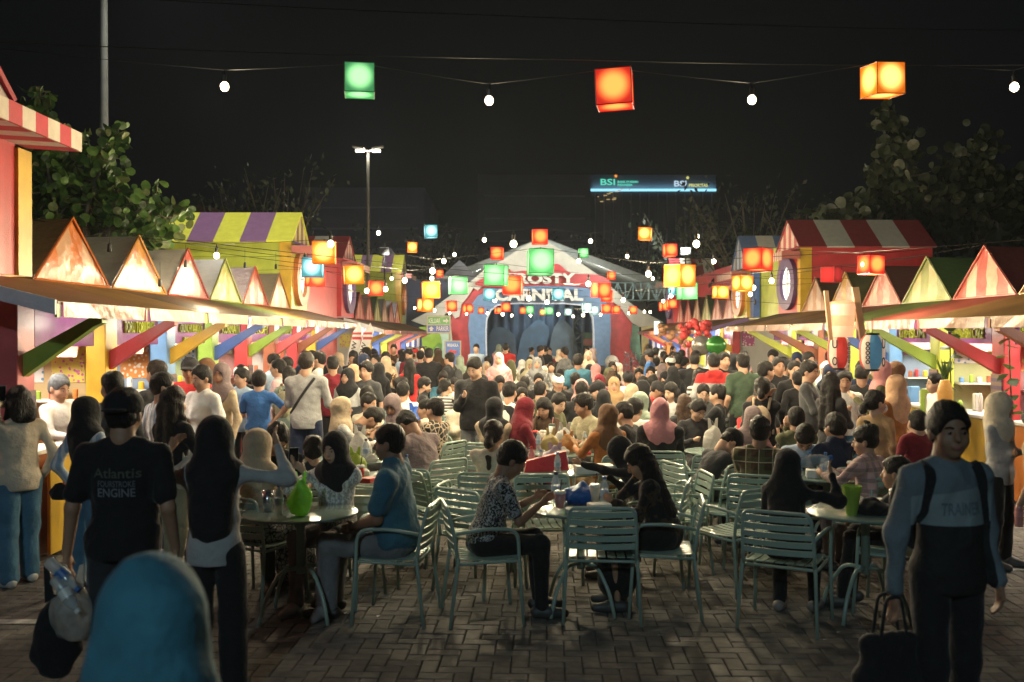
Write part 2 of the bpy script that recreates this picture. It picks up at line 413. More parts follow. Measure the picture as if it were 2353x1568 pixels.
    body.p.append((0, Hd(-.014, .082, -.055), Hd(.014, .082, -.055), .007*HK, .007*HK))
    for s in (-1, 1):
        body.p.append((1, Hd(s*.077, -.008, -.008), hr(.010, .018, .03), RH, 0)); body.cut(Hd(s*.03, .097, .006), hr(.017, .016, .011), RH)
    body.k = .016 if h < .0105 else .022
    sm = mat('skin %d' % skin, SKINS[skin], rough=.55, var=.08, scale=20, bump=.08, spec=.4)
    nm = 'person'
    root = thing(nm, label, cat, group=group)
    root.rotation_euler = (0, 0, -rad(face))
    def part(n, f, m, hh=None):
        me = sdf_mesh(f, hh or h, n, m)
        if me is not None: return link(n, me, root)
    part('body', body, sm)
    sd_ = R.random()*50
    # top
    T = SDF(.04, fold=.017 if near else .015, ff=27, seed=sd_); bw = (.93 if female else 1.)*w
    T.ell(up(0, .0, .34), V(.165*bw, .112*(.6+.4*w), .19)*k, RL).ell(up(0, .012*w, .17), V(.158*bw, .114*w**1.3, .24)*k, RL)
    T.cap(shd[-1]+RL @ V(.04, 0, -.03), shd[1]+RL @ V(-.04, 0, -.03), .060*k, .060*k)
    for s in (-1, 1): T.cap(up(s*.045, -.015, .500), shd[s]+RL @ V(-s*.02, 0, .0), .045*k, .052*k)
    if legs != 'dress': T.ell(up(0, 0, .03), V(.172*bw, .125*w**1.2, .15)*k, RL)
    else: T.cap(up(0, 0, .05), hip, .15*k, .16*k)
    for s in (-1, 1):
        T.cap(shd[s], el[s] if sleeve == 'long' else shd[s]*.3+el[s]*.7, .054*aw+.005, (.051 if sleeve == 'long' else .060)*aw)
        if sleeve == 'long': T.cap(el[s], wr[s]*.93+el[s]*.07, .050*aw, .038*aw)
    if deco and 'hood' in deco: T.cap(up(-.06, -.07, .50), up(.06, -.07, .50), .06*k, .06*k)
    if deco and 'collar' in deco: T.cap(up(-.035, .02, .535), up(.035, .02, .535), .035*k, .035*k).cap(up(-.045, -.035, .54), up(.045, -.035, .54), .03*k, .03*k)
    if not seated and legs != 'dress' and lean < 12: T.ell(up(0, 0, -.03), V(.168*bw, .125*w**1.2, .19)*k, RL); T.zcut = hip[2]-.085*k
    tm = cloth(top); to = part('shirt', T, tm)
    # legs
    bm_ = cloth(bottom)
    if legs == 'skirt' or legs == 'dress':
        Bt = SDF(.05, fold=.016, ff=20, seed=sd_+1)
        if seated: Bt.cap(hip+V(-.06, 0, .0), kn[-1]+V(0, 0, -.01), .12*k, .10*k).cap(hip+V(.06, 0, 0), kn[1]+V(0, 0, -.01), .12*k, .10*k).cap((kn[1]+kn[-1])/2, (an[1]+an[-1])/2+V(0, 0, .12), .14*k, .16*k)
        else: Bt.cap(hip, V(0, 0, .16), .15*k, .23*k)
        Bt.zcut = .03
    elif legs != 'none':
        Bt = SDF(.03, fold=.009, ff=24, seed=sd_+1); W = 1.25 if legs == 'wide' else 1.
        Bt.ell(hip+V(0, 0, .01), V(.158*bw, .12*w, .115)*k)
        for s in (-1, 1):
            if legs in ('shorts', 'knee'): Bt.cap(hj[s], kn[s]*.9+hj[s]*.1, .096*k, .092*k)
            else:
                Bt.cap(hj[s], kn[s], .092*k*w**.6, .070*k*W*w**.4).cap(kn[s], an[s]+V(0, 0, .0), .068*k*W, .056*k*W*(1.15 if legs == 'wide' else 1))
        Bt.zcut = .03
    if legs != 'none': part('skirt' if legs in ('skirt', 'dress') else 'shorts' if legs in ('shorts', 'knee') else 'trousers', Bt, bm_)
    if Z < 10.5 and legs != 'none':
        shm = mat('shoe %.2f %.2f' % (shoe[0], shoe[2]), shoe, rough=.5)
        for s in (-1, 1):
            F = SDF(.02); a = an[s]
            F.cap(V(a[0], a[1]-.04, .045), V(a[0]*1.05, a[1]+.05, .045), .042, .045).cap(V(a[0]*1.05, a[1]+.05, .04), V(a[0]*1.15, a[1]+.16, .032), .045, .03); F.zcut = .004
            part('shoe', F, shm, max(h, .01))
    # hair, scarf or cap
    if head == 'hijab':
        A = SDF(.05, fold=.013, ff=30, seed=sd_)
        A.ell(Hd(0, -.018, .028), hr(.092, .113, .107), RH).ell(Hd(0, -.01, -.055), hr(.082, .098, .085), RH)
        A.cap(Hd(0, -.005, -.1), nb+RL @ V(0, .01, -.01), .082*HK, .105*k)
        A.cap(up(-.1*w, 0, .46), up(.1*w, 0, .46), .085*k, .085*k).ell(up(0, .06, .40), V(.12, .07, .12)*k, RL).ell(up(0, -.055, .40), V(.135, .075, .14+.10*hcut)*k, RL)
        if hcut > 2: A.cap(Hd(0, -.02, -.0), up(0, -.02, .40), .102, .142)
        if hcut > 1: A.ell(up(0, -.06, .22), V(.13, .08, .26)*k, RL)
        A.cut(Hd(0, .118, -.022), hr(.056, .075, .081), RH)
        part('headscarf', A, cloth(hc))
    else:
        A = SDF(.03, fold=.009 if head != 'buzz' else .002, ff=95, seed=sd_)
        e = .005 if head == 'buzz' else .011
        A.ell(Hd(0, -.014, .044+e*.4), hr(.075+e, .093+e, .083+e), RH); A.ell(Hd(0, -.042, -.005), hr(.071+e*.3, .060+e*.4, .07), RH)
        if head in ('long', 'bob'):
            L_ = .36 if head == 'long' else -.02
            for s in (-1, 1):
                A.cap(Hd(s*.072, -.015, .0), Hd(s*.082, .0, -.11), .026*HK, .030*HK)
                if head == 'long': A.cap(Hd(s*.082, .0, -.11), up(s*.10, .03, .36), .03*HK, .02*HK)
            A.cap(Hd(-.045, -.06, -.02), up(-.05, -.10, .53-L_), .055*HK, .05*HK).cap(Hd(.045, -.06, -.02), up(.05, -.10, .53-L_), .055*HK, .05*HK)
            if head == 'bob': A.cap(Hd(0, -.07, -.02), Hd(0, -.06, -.1), .06, .055)
        if head == 'pony': A.cap(Hd(0, -.11, .02), Hd(0, -.145, -.05), .03, .036).cap(Hd(0, -.145, -.05), up(0, -.14, .34), .034, .02)
        if head == 'bun': A.ell(Hd(0, -.085, .10), hr(.045, .045, .042), RH)
        if head == 'bushy': A.ell(Hd(0, -.012, .055), hr(.094, .108, .084), RH)
        A.cut(Hd(0, .118, -.028), hr(.086, .088 if head not in ('long', 'bob') else .076, .104), RH)
        if head not in ('long', 'bob'):
            A.cut(Hd(0, .03, -.125), hr(.13, .125, .095), RH); A.cut(Hd(0, -.06, -.125), hr(.12, .12, .05), RH)
        part('hair', A, mat('hair %.3f %.3f' % (hair[0], hair[2]), hair, rough=.55, var=.35, scale=30, bump=1., bscale=130, spec=.3, streak=.12))
        if head in ('cap', 'capback'):
            Cc = SDF(.02); Cc.ell(Hd(0, -.014, .05), hr(.095, .112, .083), RH)
            if head == 'cap': Cc.ell(Hd(0, .125, .045), hr(.07, .07, .01), RH)
            else: Cc.ell(Hd(0, -.125, .03), hr(.06, .05, .01), RH)
            Cc.cut(Hd(0, 0, -.075), hr(.16, .145 if head == 'cap' else .1, .08), RH)
            part('cap', Cc, cloth(hc))
    # small face details only where the face can be seen
    f_ = (face+look) % 360; toward = math.cos(rad(f_)) < .45
    if feat is None: feat = toward and Z < 21
    if feat:
        dk = mat('eye dark', (.008,.006,.005), rough=.2, bump=0); wh = mat('eye white', (.22,.20,.18), rough=.3, bump=0); lp = mat('lip', (.30,.10,.085), rough=.5, bump=0)
        Mh = Matrix(RH.tolist()).to_4x4(); Mh.translation = Vector(hcn.tolist()); n_ = 8
        for s in (-1, 1):
            e = MB(); e.ball((s*.030*HK, .0835*HK, .006*HK), (.0105*HK, .005*HK, .0040*HK), n_, Mh); eo = e.build('eye', wh, root, True)
            p_ = MB(); p_.ball((s*.030*HK, .0885*HK, .006*HK), (.0058*HK, .0028*HK, .0052*HK), n_, Mh); p_.build('pupil', dk, eo, True)
            b_ = MB(); b_.tube([Mh @ Vector((s*a*HK, b*HK, c*HK)) for a, b, c in ((.014, .0885, .024), (.03, .085, .029), (.047, .071, .024))], [.003, .0038, .002], 5); b_.build('eyebrow', dk, root)
        mm = MB(); mm.ball((0, .089*HK, -.0545*HK), (.023*HK, .0055*HK, .0035*HK), n_, Mh); mm.ball((0, .0885*HK, -.0605*HK), (.019*HK, .006*HK, .0042*HK), n_, Mh); mm.build('mouth', lp, root, True)
        if deco and 'glasses' in deco:
            g_ = MB()
            for s in (-1, 1):
                g_.tube([Mh @ Vector((HK*(s*.032+.021*math.cos(a)), .1*HK, HK*(.004+.017*math.sin(a)))) for a in [i*math.pi/5 for i in range(11)]], .0018, 4)
                g_.tube([Mh @ Vector((s*.053*HK, .098*HK, .006*HK)), Mh @ Vector((s*.078*HK, .0, .006*HK))], .0016, 4)
            g_.tube([Mh @ Vector((-.012*HK, .1*HK, .008*HK)), Mh @ Vector((.012*HK, .1*HK, .008*HK))], .0016, 4); g_.build('glasses', dk, root)
        if deco and 'mask' in deco:
            q_ = SDF(.02); q_.ell(Hd(0, .06, -.045), hr(.058, .055, .05), RH); part('face_mask', q_, cloth('white'))
    # place: the crown of the head meets its point
    tp = hcn + RH @ (V(0, -.01, .132)*HK)
    a = -rad(face); ox = tp[0]*math.cos(a)-tp[1]*math.sin(a); oy = tp[0]*math.sin(a)+tp[1]*math.cos(a)
    root.location = (WX(x, Z)-ox, Z-oy, 0)
    def back_M(lx, ly, lz, front=False):
        return None
    if deco and 'backpack' in deco:
        bc = deco.split('backpack:')[1].split(' ')[0]
        K = SDF(.04, fold=.006, ff=20); K.ell(up(0, -.2, .28), V(.13, .075, .19)*k, RL).ell(up(0, -.25, .2), V(.1, .06, .11)*k, RL)
        t2 = thing('backpack', 'backpack worn by ' + label.split(' with ')[0].split(' in ')[0][:60], 'backpack'); t2.location = root.location; t2.rotation_euler = root.rotation_euler
        t2['label'] = ('%s backpack on the back of the %s' % (bc, label))[:200]
        t2['label'] = ' '.join(t2['label'].split()[:16])
        link('pack', sdf_mesh(K, h*1.2, 'pack', cloth(bc)), t2)
        S_ = MB()
        for s in (-1, 1): S_.tube(arc([up(s*.09, -.15, .42), up(s*.10, -.02, .57), up(s*.11, .105, .44), up(s*.12, .12, .3), up(s*.14, -.1, .12)], .06), .016*k, 6)
        S_.build('strap', cloth(bc), t2, True)
    info = dict(root=root, up=up, hip=hip, wr=wr, el=el, Hd=Hd, k=k, shirt=to, Z=Z, face=face)
    PEOPLE.append(info); return info
def world_of(P, p):
    r = P['root']; return Matrix.Translation(r.location) @ Matrix.Rotation(r.rotation_euler.z, 4, 'Z') @ Vector([float(q) for q in p])
def print_on(P, s, cx, cz, wdt, hgt, col, back=True, lift=.004, name='print'):
    """flat lettering laid on the shirt by projection"""
    me = P['shirt'].data
    bv = BVHTree.FromPolygons([v.co.copy() for v in me.vertices], [tuple(p.vertices) for p in me.polygons])
    a, f, w = text_mesh(s, 0.0); hg = float(a[:, 1].max()-a[:, 1].min()); c = P['up'](cx, 0, cz)
    sg = -1 if back else 1; vs = []
    xm = (a[:, 0].max()+a[:, 0].min())/2; ym = (a[:, 1].max()+a[:, 1].min())/2
    for p in a:
        X = c[0] + (p[0]-xm)*wdt/w*(1 if back else -1); Zz = c[2] + (p[1]-ym)*hgt/hg
        hit = bv.ray_cast(Vector((X, sg*1.5, Zz)), Vector((0, -sg, 0)))[0]
        Y = hit.y if hit is not None else c[1]+sg*.12
        vs.append((X, Y+sg*lift, Zz))
    mb = MB(); mb.add(vs, f); return mb.build(name, mat('print %.2f %.2f %.2f' % col, col, rough=.8, bump=0), P['root'])

def strap_on(P, pts, m, back=False, r=.013, root=None, off=.006):
    """a strap that follows the shirt surface through (x, height) points"""
    me = P['shirt'].data; bv = BVHTree.FromPolygons([v.co.copy() for v in me.vertices], [tuple(p.vertices) for p in me.polygons]); sg = -1 if back else 1; out = []
    for i in range(len(pts)-1):
        for j in range(6):
            t = j/6; c = P['up'](pts[i][0]*(1-t)+pts[i+1][0]*t, 0, pts[i][1]*(1-t)+pts[i+1][1]*t)
            h = bv.ray_cast(Vector((c[0], sg*1.5, c[2])), Vector((0, -sg, 0)))[0]
            if h is not None: out.append((c[0], h.y+sg*off, c[2]))
    q = MB()
    for i in range(len(out)): pass
    vs = []; 
    for i, p in enumerate(out):
        a = Vector(out[max(i-1, 0)]); b = Vector(out[min(i+1, len(out)-1)]); d = (b-a).normalized(); n = Vector((0, sg, 0)); w_ = d.cross(n).normalized()
        for (u, v) in ((-1, 0), (1, 0), (1, 1), (-1, 1)): vs.append(Vector(p)+w_*u*r*1.5+n*v*.006)
    n_ = len(out); q.add(vs, [(4*i+j, 4*i+(j+1) % 4, 4*i+4+(j+1) % 4, 4*i+4+j) for i in range(n_-1) for j in range(4)])
    return q.build('strap', m, root)
# ------------------------------------------------------------------ the ground
M_joint = mat('joint sand', (.045,.040,.035), rough=.95, var=.3, scale=30, bump=.3)
def paver_mat(i, c):
    m = mat('paver %d' % i, c, rough=.72, var=.28, scale=14, bump=.5, bscale=160, spec=.35); nt = m.node_tree; b = nt.nodes['Principled BSDF']; L = nt.links.new
    src = b.inputs['Base Color'].links[0].from_socket; ge = nd(nt, 'ShaderNodeNewGeometry'); nz = nd(nt, 'ShaderNodeTexNoise', i={'Scale': 1.3, 'Detail': 6, 'Roughness': .65}); L(ge.outputs['Position'], nz.inputs['Vector'])
    mr = nd(nt, 'ShaderNodeMapRange', i={'From Min': .35, 'From Max': .62, 'To Min': .78, 'To Max': 1.18}); L(nz.outputs[0], mr.inputs[0])
    mx = nd(nt, 'ShaderNodeMix', data_type='RGBA', blend_type='MULTIPLY'); mx.inputs[0].default_value = 1; L(src, mx.inputs[6]); L(mr.outputs[0], mx.inputs[7]); L(mx.outputs[2], b.inputs['Base Color'])
    r2 = nd(nt, 'ShaderNodeMapRange', i={'From Min': .35, 'From Max': .62, 'To Min': .5, 'To Max': .85}); L(nz.outputs[0], r2.inputs[0]); L(r2.outputs[0], b.inputs['Roughness']); return m
PM = [paver_mat(0, (.14,.13,.118)), paver_mat(1, (.115,.107,.098)), paver_mat(2, (.158,.146,.13)), paver_mat(3, (.132,.125,.115))]
g = MB(); g.add([(-120,-40,-.03),(120,-40,-.03),(120,260,-.03),(-120,260,-.03)], [(0,1,2,3)])
ground = tag(g.build('ground', M_joint), kind='structure')
def far_paving():
    m = mat('paving far', (.1,.085,.07)); nt = m.node_tree; b = nt.nodes['Principled BSDF']; L = nt.links.new
    tc = nd(nt, 'ShaderNodeTexCoord'); br = nd(nt, 'ShaderNodeTexBrick', i={'Color1': c4((.12,.1,.08)), 'Color2': c4((.085,.07,.058)), 'Mortar': c4((.02,.018,.015)), 'Scale': 1.0, 'Mortar Size': .006, 'Brick Width': .21, 'Row Height': .105})
    L(tc.outputs['Object'], br.inputs['Vector']); L(br.outputs[0], b.inputs['Base Color']); b.inputs['Roughness'].default_value = .7
    f = MB(); f.add([(-8.5,18.0,-.004),(10.5,18.0,-.004),(10.5,60,-.004),(-8.5,60,-.004)], [(0,1,2,3)])
    f.add([(-8.5,-8,-.004),(10.5,-8,-.004),(10.5,4.2,-.004),(-8.5,4.2,-.004)], [(0,1,2,3)])
    tag(f.build('pavement', m), kind='structure')
far_paving()
def pavers():
    w = .107; ca, sa = math.cos(rad(-2)), math.sin(rad(-2)); rows = []
    rr = random.Random(3)
    for b in range(30, 180):
        for a in range(-62, 80):
            k = (a-b) % 4
            if k not in (0, 3): continue
            x0, y0 = a*w, b*w; x1, y1 = (x0+2*w, y0+w) if k == 0 else (x0+w, y0+2*w)
            cx, cy = (x0+x1)/2, (y0+y1)/2; X = cx*ca-cy*sa; Y = cx*sa+cy*ca
            if not (4.1 < Y < 18.1): continue
            if X < -.56*Y-.5 or X > .56*Y+.5: continue
            rows.append((X, Y, (x1-x0)/2-.0028, (y1-y0)/2-.0028))
    def shape(hx, hy):
        e = .006; vs = []
        for (dx, dy, z) in ((0, 0, -.035), (0, 0, -.005), (e, e, 0)):
            vs += [(-hx+dx, -hy+dy, z), (hx-dx, -hy+dy, z), (hx-dx, hy-dy, z), (-hx+dx, hy-dy, z)]
        fs = [(8, 9, 10, 11)] + [(i+l, (i+1) % 4+l, (i+1) % 4+l+4, i+l+4) for l in (0, 4) for i in range(4)]
        return vs, fs
    S = {0: shape(w-.0028, w/2-.0028), 1: shape(w/2-.0028, w-.0028)}
    meshes = {}
    for o in (0, 1):
        for mi in range(4):
            mb = MB(); mb.add(*S[o]); meshes[o, mi] = mb.mesh('paver', PM[mi])
    def rank(r):  # nearest bricks the photo shows, below the feet of the crowd
        return r[1] + (100 if (abs(r[0]-WX(1160, r[1])) > 1.05 or r[1] < 5.55) else 0)
    rows.sort(key=rank)
    mass = MB(); fld = None
    for i, (X, Y, hx, hy) in enumerate(rows):
        o = 0 if hx > hy else 1; mi = rr.choice((0, 0, 1, 2, 3)); dz = rr.uniform(-.0015, .0015)
        E = Euler((rr.uniform(-.008, .008), rr.uniform(-.008, .008), rad(-2)+rr.uniform(-.012, .012)))
        if i < 300:
            p = link('paver', meshes[o, mi], ground); p.location = (X, Y, dz); p.rotation_euler = E
        else:
            M = Matrix.Translation((X, Y, dz)) @ E.to_matrix().to_4x4(); mass.cur = mi; mass.add(*S[o], M)
    f = mass.build('paver_field', PM, ground); f['kind'] = 'stuff'
pavers()
M_line = mat('road paint', (.45,.45,.43), rough=.7, var=.35, scale=12, bump=.3)
for (xa, xb, Z, nm) in ((-3.75, -3.12, 6.82, 'worn white parking line on the paving in the dark corner behind the hanging black bag'), (4.1, 5.6, 8.35, 'worn white parking line on the paving beside the man in tan trousers')):
    q = MB(); q.add([(xa, Z-.05, .004), (xb, Z-.05, .004), (xb, Z+.05, .004), (xa, Z+.05, .004)], [(0, 1, 2, 3)])
    l_ = q.build('painted_line', M_line); tag(l_, kind='structure')
# ------------------------------------------------------------------ stalls
def paint(n, c, **k): return mat('paint '+n, c, rough=k.pop('rough', .42), var=.15, scale=4, bump=.1, bscale=40, spec=.5, **k)
PC = dict(red=(.42,.035,.04), pink=(.55,.12,.13), yellow=(.55,.34,.03), blue=(.06,.12,.38), green=(.25,.38,.05), lime=(.42,.47,.06), brown=(.30,.10,.05), lblue=(.12,.26,.5), white=(.6,.58,.54), purple=(.10,.05,.14), orange=(.5,.17,.04))
PT = {k: paint(k, v) for k, v in PC.items()}
def tent_mat(n, c, t=.45, **k): return mat('tent '+n, c, rough=.30, var=.16, scale=3, bump=.55, bscale=14, trans=t, spec=.6, **k)
def satin(n, c, c2, o=0):
    key = 'satin '+n
    if key in MATS: return MATS[key]
    m = mat(key, c, rough=.28, var=.15, scale=4, bump=.7, bscale=9, trans=.55, spec=.7, pat='ystripe', col2=c2, pscale=1/.56)
    return m
AWN = dict(brown=(.20,.11,.045), olive=(.17,.14,.05), ochre=(.28,.16,.05), dbrown=(.11,.065,.035), mauve=(.16,.09,.05), green=(.11,.15,.04), red=(.26,.06,.04))
M_valpale = tent_mat('valance pale', (.44,.26,.15), .35)
M_tube = emis('tube lamp', (1, .93, .80), 26)
M_black = mat('black plastic', (.01,.01,.011), rough=.4, bump=0)
M_sign = mat('sign purple', (.24,.05,.22), rough=.4, trans=.45, bump=0, var=.3, scale=3); M_signtxt = mat('sign lettering', (.42,.46,.03), rough=.5, bump=0, trans=.5)
M_dark = mat('shade cloth', (.05,.05,.045), rough=.8, trans=.1)
M_white = mat('white board', (.62,.6,.56), rough=.5, var=.06)
M_menu = [mat('menu print %d' % i, c, rough=.4, pat='patch', col2=c2, pscale=1.6, bump=0) for i, (c, c2) in enumerate((((.6,.5,.3), (.5,.12,.05)), ((.7,.65,.6), (.5,.06,.08)), ((.6,.55,.5), (.2,.35,.1))))]
M_banner = mat('banner print', (.08,.045,.10), rough=.5, pat='hstripe', col2=(.16,.10,.07), pscale=11, bump=0)
PST = [mat('poster %d' % i, c, rough=.45, bump=0, pat='patch', col2=c2, pscale=1.1+.3*i) for i, (c, c2) in enumerate((((.6,.12,.12), (.6,.55,.5)), ((.55,.5,.45), (.35,.06,.2)), ((.5,.4,.08), (.5,.1,.05)), ((.12,.25,.4), (.6,.6,.6)), ((.6,.57,.52), (.5,.2,.05)), ((.45,.1,.3), (.6,.5,.1))))]
def stall(side, k, a, p, W, Xe, Xp, Xg, colors, name, sign, gable=True, gable_h=.66, top=2.48, eave=2.22, depth=2.1, open_end=False, far=False, striped=False, bright=1.):
    """side -1 left row, +1 right row; a: start of awning along the aisle; p: centre of the post"""
    g = side; cpost, cawn, cval, cbr, cg, cin = colors
    root = thing('market_stall', name, 'stall', (g*Xg, a, 0), 0, 'stalls in the %s row%s' % ('west' if side < 0 else 'east', ' near the stage' if far else ''))
    ox = g*Xg; px = g*Xp
    def X(v): return g*v-ox
    pw = .20; pl = .30; y = p-a
    # post with a shallow plinth
    m = MB(); m.box(min(X(Xp), X(Xp+pw)), y-pl/2, 0, max(X(Xp), X(Xp+pw)), y+pl/2, top-.12, b=.008)
    m.box(min(X(Xp-.015), X(Xp+pw+.015)), y-pl/2-.015, 0.001, max(X(Xp-.015), X(Xp+pw+.015)), y+pl/2+.015, .12, b=.008)
    m.build('post', PT[cpost], root)
    # bracket
    z0 = 1.62 if side < 0 else 1.50; z1 = eave-.10; q = MB(); t = .055
    q.prism([(X(Xp), y-t, z0), (X(Xp), y-t, z0+.19), (X(Xe+.06), y-t, z1+.05), (X(Xe+.06), y-t, z1-.05), (X(Xe+.13), y-t, z1-.08)][::g], (0, 2*t, 0))
    q.build('bracket', PT[cbr], root)
    # awning and valance
    am = mat('awning '+cawn, AWN[cawn], rough=.5, var=.2, scale=2, bump=.3, bscale=12, trans=.25, spec=.4) if not striped else mat('awning striped', (.20,.045,.03), rough=.5, var=.12, scale=2, bump=.2, trans=.25, pat='ystripe', col2=(.36,.25,.12), pscale=1/.13)
    q = MB(); q.prism([(X(Xg), .004, top), (X(Xe), .004, eave), (X(Xe), .004, eave-.02), (X(Xg), .004, top-.02)][::g], (0, W-.008, 0)); q.build('awning', am, root)
    vm = {'pale': M_valpale, 'stripe': tent_mat('valance stripes', (.45,.29,.18), .35, pat='ystripe', col2=(.60,.20,.10), pscale=1/.26), 'rstripe': tent_mat('valance red stripes', (.45,.28,.2), .35, pat='ystripe', col2=(.55,.08,.07), pscale=1/.2)}[cval]
    q = MB(); n = 7; vs = []
    for i in range(n+1):
        yy = .07+(W-.14)*i/n; d = R.uniform(-.006, .006)
        vs += [(X(Xe-.012+d), yy, eave-.005), (X(Xe-.016-d), yy, eave-.115+R.uniform(-.004, .004))]
    q.add(vs, [(2*i, 2*i+1, 2*i+3, 2*i+2) for i in range(n)]); vo = q.build('valance', vm, root)
    sm_ = vo.modifiers.new('thick', 'SOLIDIFY'); sm_.thickness = .006
    q = MB(); q.box(min(X(Xe), X(Xe+.02)), -.005, eave-.12, max(X(Xe), X(Xe+.02)), .06, eave-.022); q.build('awning_joint', PT[cbr], root)
    # gable with hem, tent roof behind
    if gable:
        c, c2, tc_ = cg; gw = .88*W; y0 = .04; y1 = W-.04; ym = W/2; ap = top+gable_h
        gm = satin('%s' % (str(c)+str(c2)), c, c2)
        q = MB(); nx = 12; nz = 6; vs = []; fs = []
        for j in range(nz+1):
            f_ = j/nz; 
            for i in range(nx+1):
                s_ = i/nx; yy = (y0+(ym-y0)*f_)*(1-s_)+(y1+(ym-y1)*f_)*s_
                vs.append((X(Xg+.02+.02*f_+(R.uniform(-.012, .012) if 0 < i < nx and j < nz else 0)), yy, top+.01+gable_h*f_))
        for j in range(nz):
            for i in range(nx):
                fs.append((j*(nx+1)+i, j*(nx+1)+i+1, (j+1)*(nx+1)+i+1, (j+1)*(nx+1)+i))
        q.add(vs, fs); go = q.build('gable', gm, root, True)
        q = MB(); q.tube([(X(Xg), y0, top+.01), (X(Xg+.02), ym, ap+.01), (X(Xg), y1, top+.01)], .014, 5); q.tube([(X(Xg), y0, top+.01), (X(Xg), y1, top+.01)], .012, 5); q.build('piping', mat('piping %s' % str(c), tuple(v*.7 for v in c), rough=.4), root)
        tm_ = tent_mat('roof '+str(tc_), tc_, .12)
        for (ya, yb) in ((y0, ym), (y1, ym)):
            q = MB(); n = 5; vs = []
            for i in range(n+1):
                xx = Xg+.03+depth*i/n; sg = -.02*math.sin(math.pi*i/n)
                vs += [(X(xx), ya, top+.0), (X(xx), (ya+yb)/2, (top+ap)/2+sg), (X(xx), yb, ap+sg*.6)]
            q.add(vs, [(3*i+j, 3*i+j+1, 3*i+j+4, 3*i+j+3) for i in range(n) for j in (0, 1)]); q.build('tent_roof', tm_, root, True)
    # inside: partition, back wall, counter, shelf and sign
    y2 = y+W
    q = MB(); q.box(min(X(Xp+pw+.003), X(Xp+depth)), y-.02, 0, max(X(Xp+pw+.003), X(Xp+depth)), y+.02, top-.16); q.build('partition', mat('inner '+cin, tuple(v*.5+.16 for v in PC[cin]), rough=.5, var=.1, scale=3), root)
    q = MB(); q.box(min(X(Xp+depth), X(Xp+depth+.05)), y, 0, max(X(Xp+depth), X(Xp+depth+.05)), y2, top+.0); q.build('back_wall', M_white, root)
    q = MB(); q.box(min(X(Xp+.08), X(Xp+.13)), y+pl/2+.003, .03, max(X(Xp+.08), X(Xp+.13)), y2-pl/2-.003, .92); q.build('counter_front', PT[R.choice(('orange', 'red', 'pink', 'yellow', 'brown'))], root)
    q = MB(); q.box(min(X(Xp+.02), X(Xp+.55)), y+pl/2+.003, .925, max(X(Xp+.02), X(Xp+.55)), y2-pl/2-.003, .965, b=.006); q.build('counter_top', M_white, root)
    if not far or k % 2 == 0:
        q = MB(); hh = .38
        q.box(min(X(Xp+.06), X(Xp+.085)), y+.28, 1.86, max(X(Xp+.06), X(Xp+.085)), y2-.28, 2.31); so = q.build('sign_board', M_sign, root)
        if sign:
            M = frame_M((X(Xp+.057), (y+y2)/2, 1.97+hh*.62), (0, -g*-1 if False else (1 if side < 0 else -1)*1.0*1, 0), (0, 0, 1))
            # letters read from the aisle
            M = frame_M((X(Xp+.055), (y+y2)/2, (2.055 if side < 0 else 1.99)), (0, 1 if side < 0 else -1, 0), (0, 0, 1))
            lettering(sign[0], W*.50, .13 if len(sign) == 1 else .11, M, M_signtxt, so)
            if len(sign) > 1: lettering(sign[1], W*.38, .08, M @ Matrix.Translation((0, -.15, 0)), M_signtxt, so)
        # menu board facing up the aisle
        q = MB(); q.box(min(X(Xp-.022), X(Xp-.004)), y-.13, .78, max(X(Xp-.022), X(Xp-.004)), y+.13, 1.5); q.build('menu_banner', M_banner, root)
    if not far:
        mm = R.choice(M_menu)
        q = MB(); q.add([(X(Xp+.25), y2-.25, 1.75), (X(Xp+1.0), y2-.25, 1.75), (X(Xp+1.0), y2-.06, 2.15), (X(Xp+.25), y2-.06, 2.15), (X(Xp+.25), y2-.23, 1.74), (X(Xp+1.0), y2-.23, 1.74), (X(Xp+1.0), y2-.04, 2.14), (X(Xp+.25), y2-.04, 2.14)], [(0,1,2,3),(7,6,5,4),(0,4,5,1),(1,5,6,2),(2,6,7,3),(3,7,4,0)]); q.build('menu_board', mm, root)
        # goods on the counter and shelf
        for j in range(7):
            xx = Xp+R.uniform(.1, .5); yy = y+.3+(W-.6)*j/6+R.uniform(-.04, .04); hgt = R.uniform(.08, .25); r_ = R.uniform(.03, .07)
            q = MB(); c_ = R.choice(['red', 'white', 'lblue', 'yellow', 'green', 'orange', 'white', 'white'])
            if j % 2: q.box(X(xx)-r_, yy-r_, .968, X(xx)+r_, yy+r_, .968+hgt, b=.006)
            else: q.lathe([(r_*.8, .968), (r_, .968+hgt*.8), (r_*.6, .968+hgt), (r_*.5, .968+hgt*1.05)], 12, c=(X(xx), yy))
            o_ = q.build(R.choice(['tub', 'box']) if j % 2 else 'jar', PT[c_], None, 30)
            o_.location = (ox, a, 0)
            tag(o_, ('first','second','third','fourth','fifth','sixth','seventh')[j]+' item, a %s %s, on the counter of the %s' % (dict(lblue='light blue').get(c_, c_), 'carton' if j % 2 else 'jar', name.replace('stall with ', 'stall with ')), 'container', 'goods on the stall counters')
            o_['label'] = ' '.join(o_['label'].split()[:16])
        q = MB(); q.box(X(Xp+1.2)-.4, y2-.10, 1.3, X(Xp+1.2)+.4, y2-.03, 1.33); q.box(X(Xp+1.2)-.4, y2-.12, .9, X(Xp+1.2)+.4, y2-.03, 1.28); q.build('shelf', PT[R.choice(('red', 'lblue', 'pink', 'green'))], root)
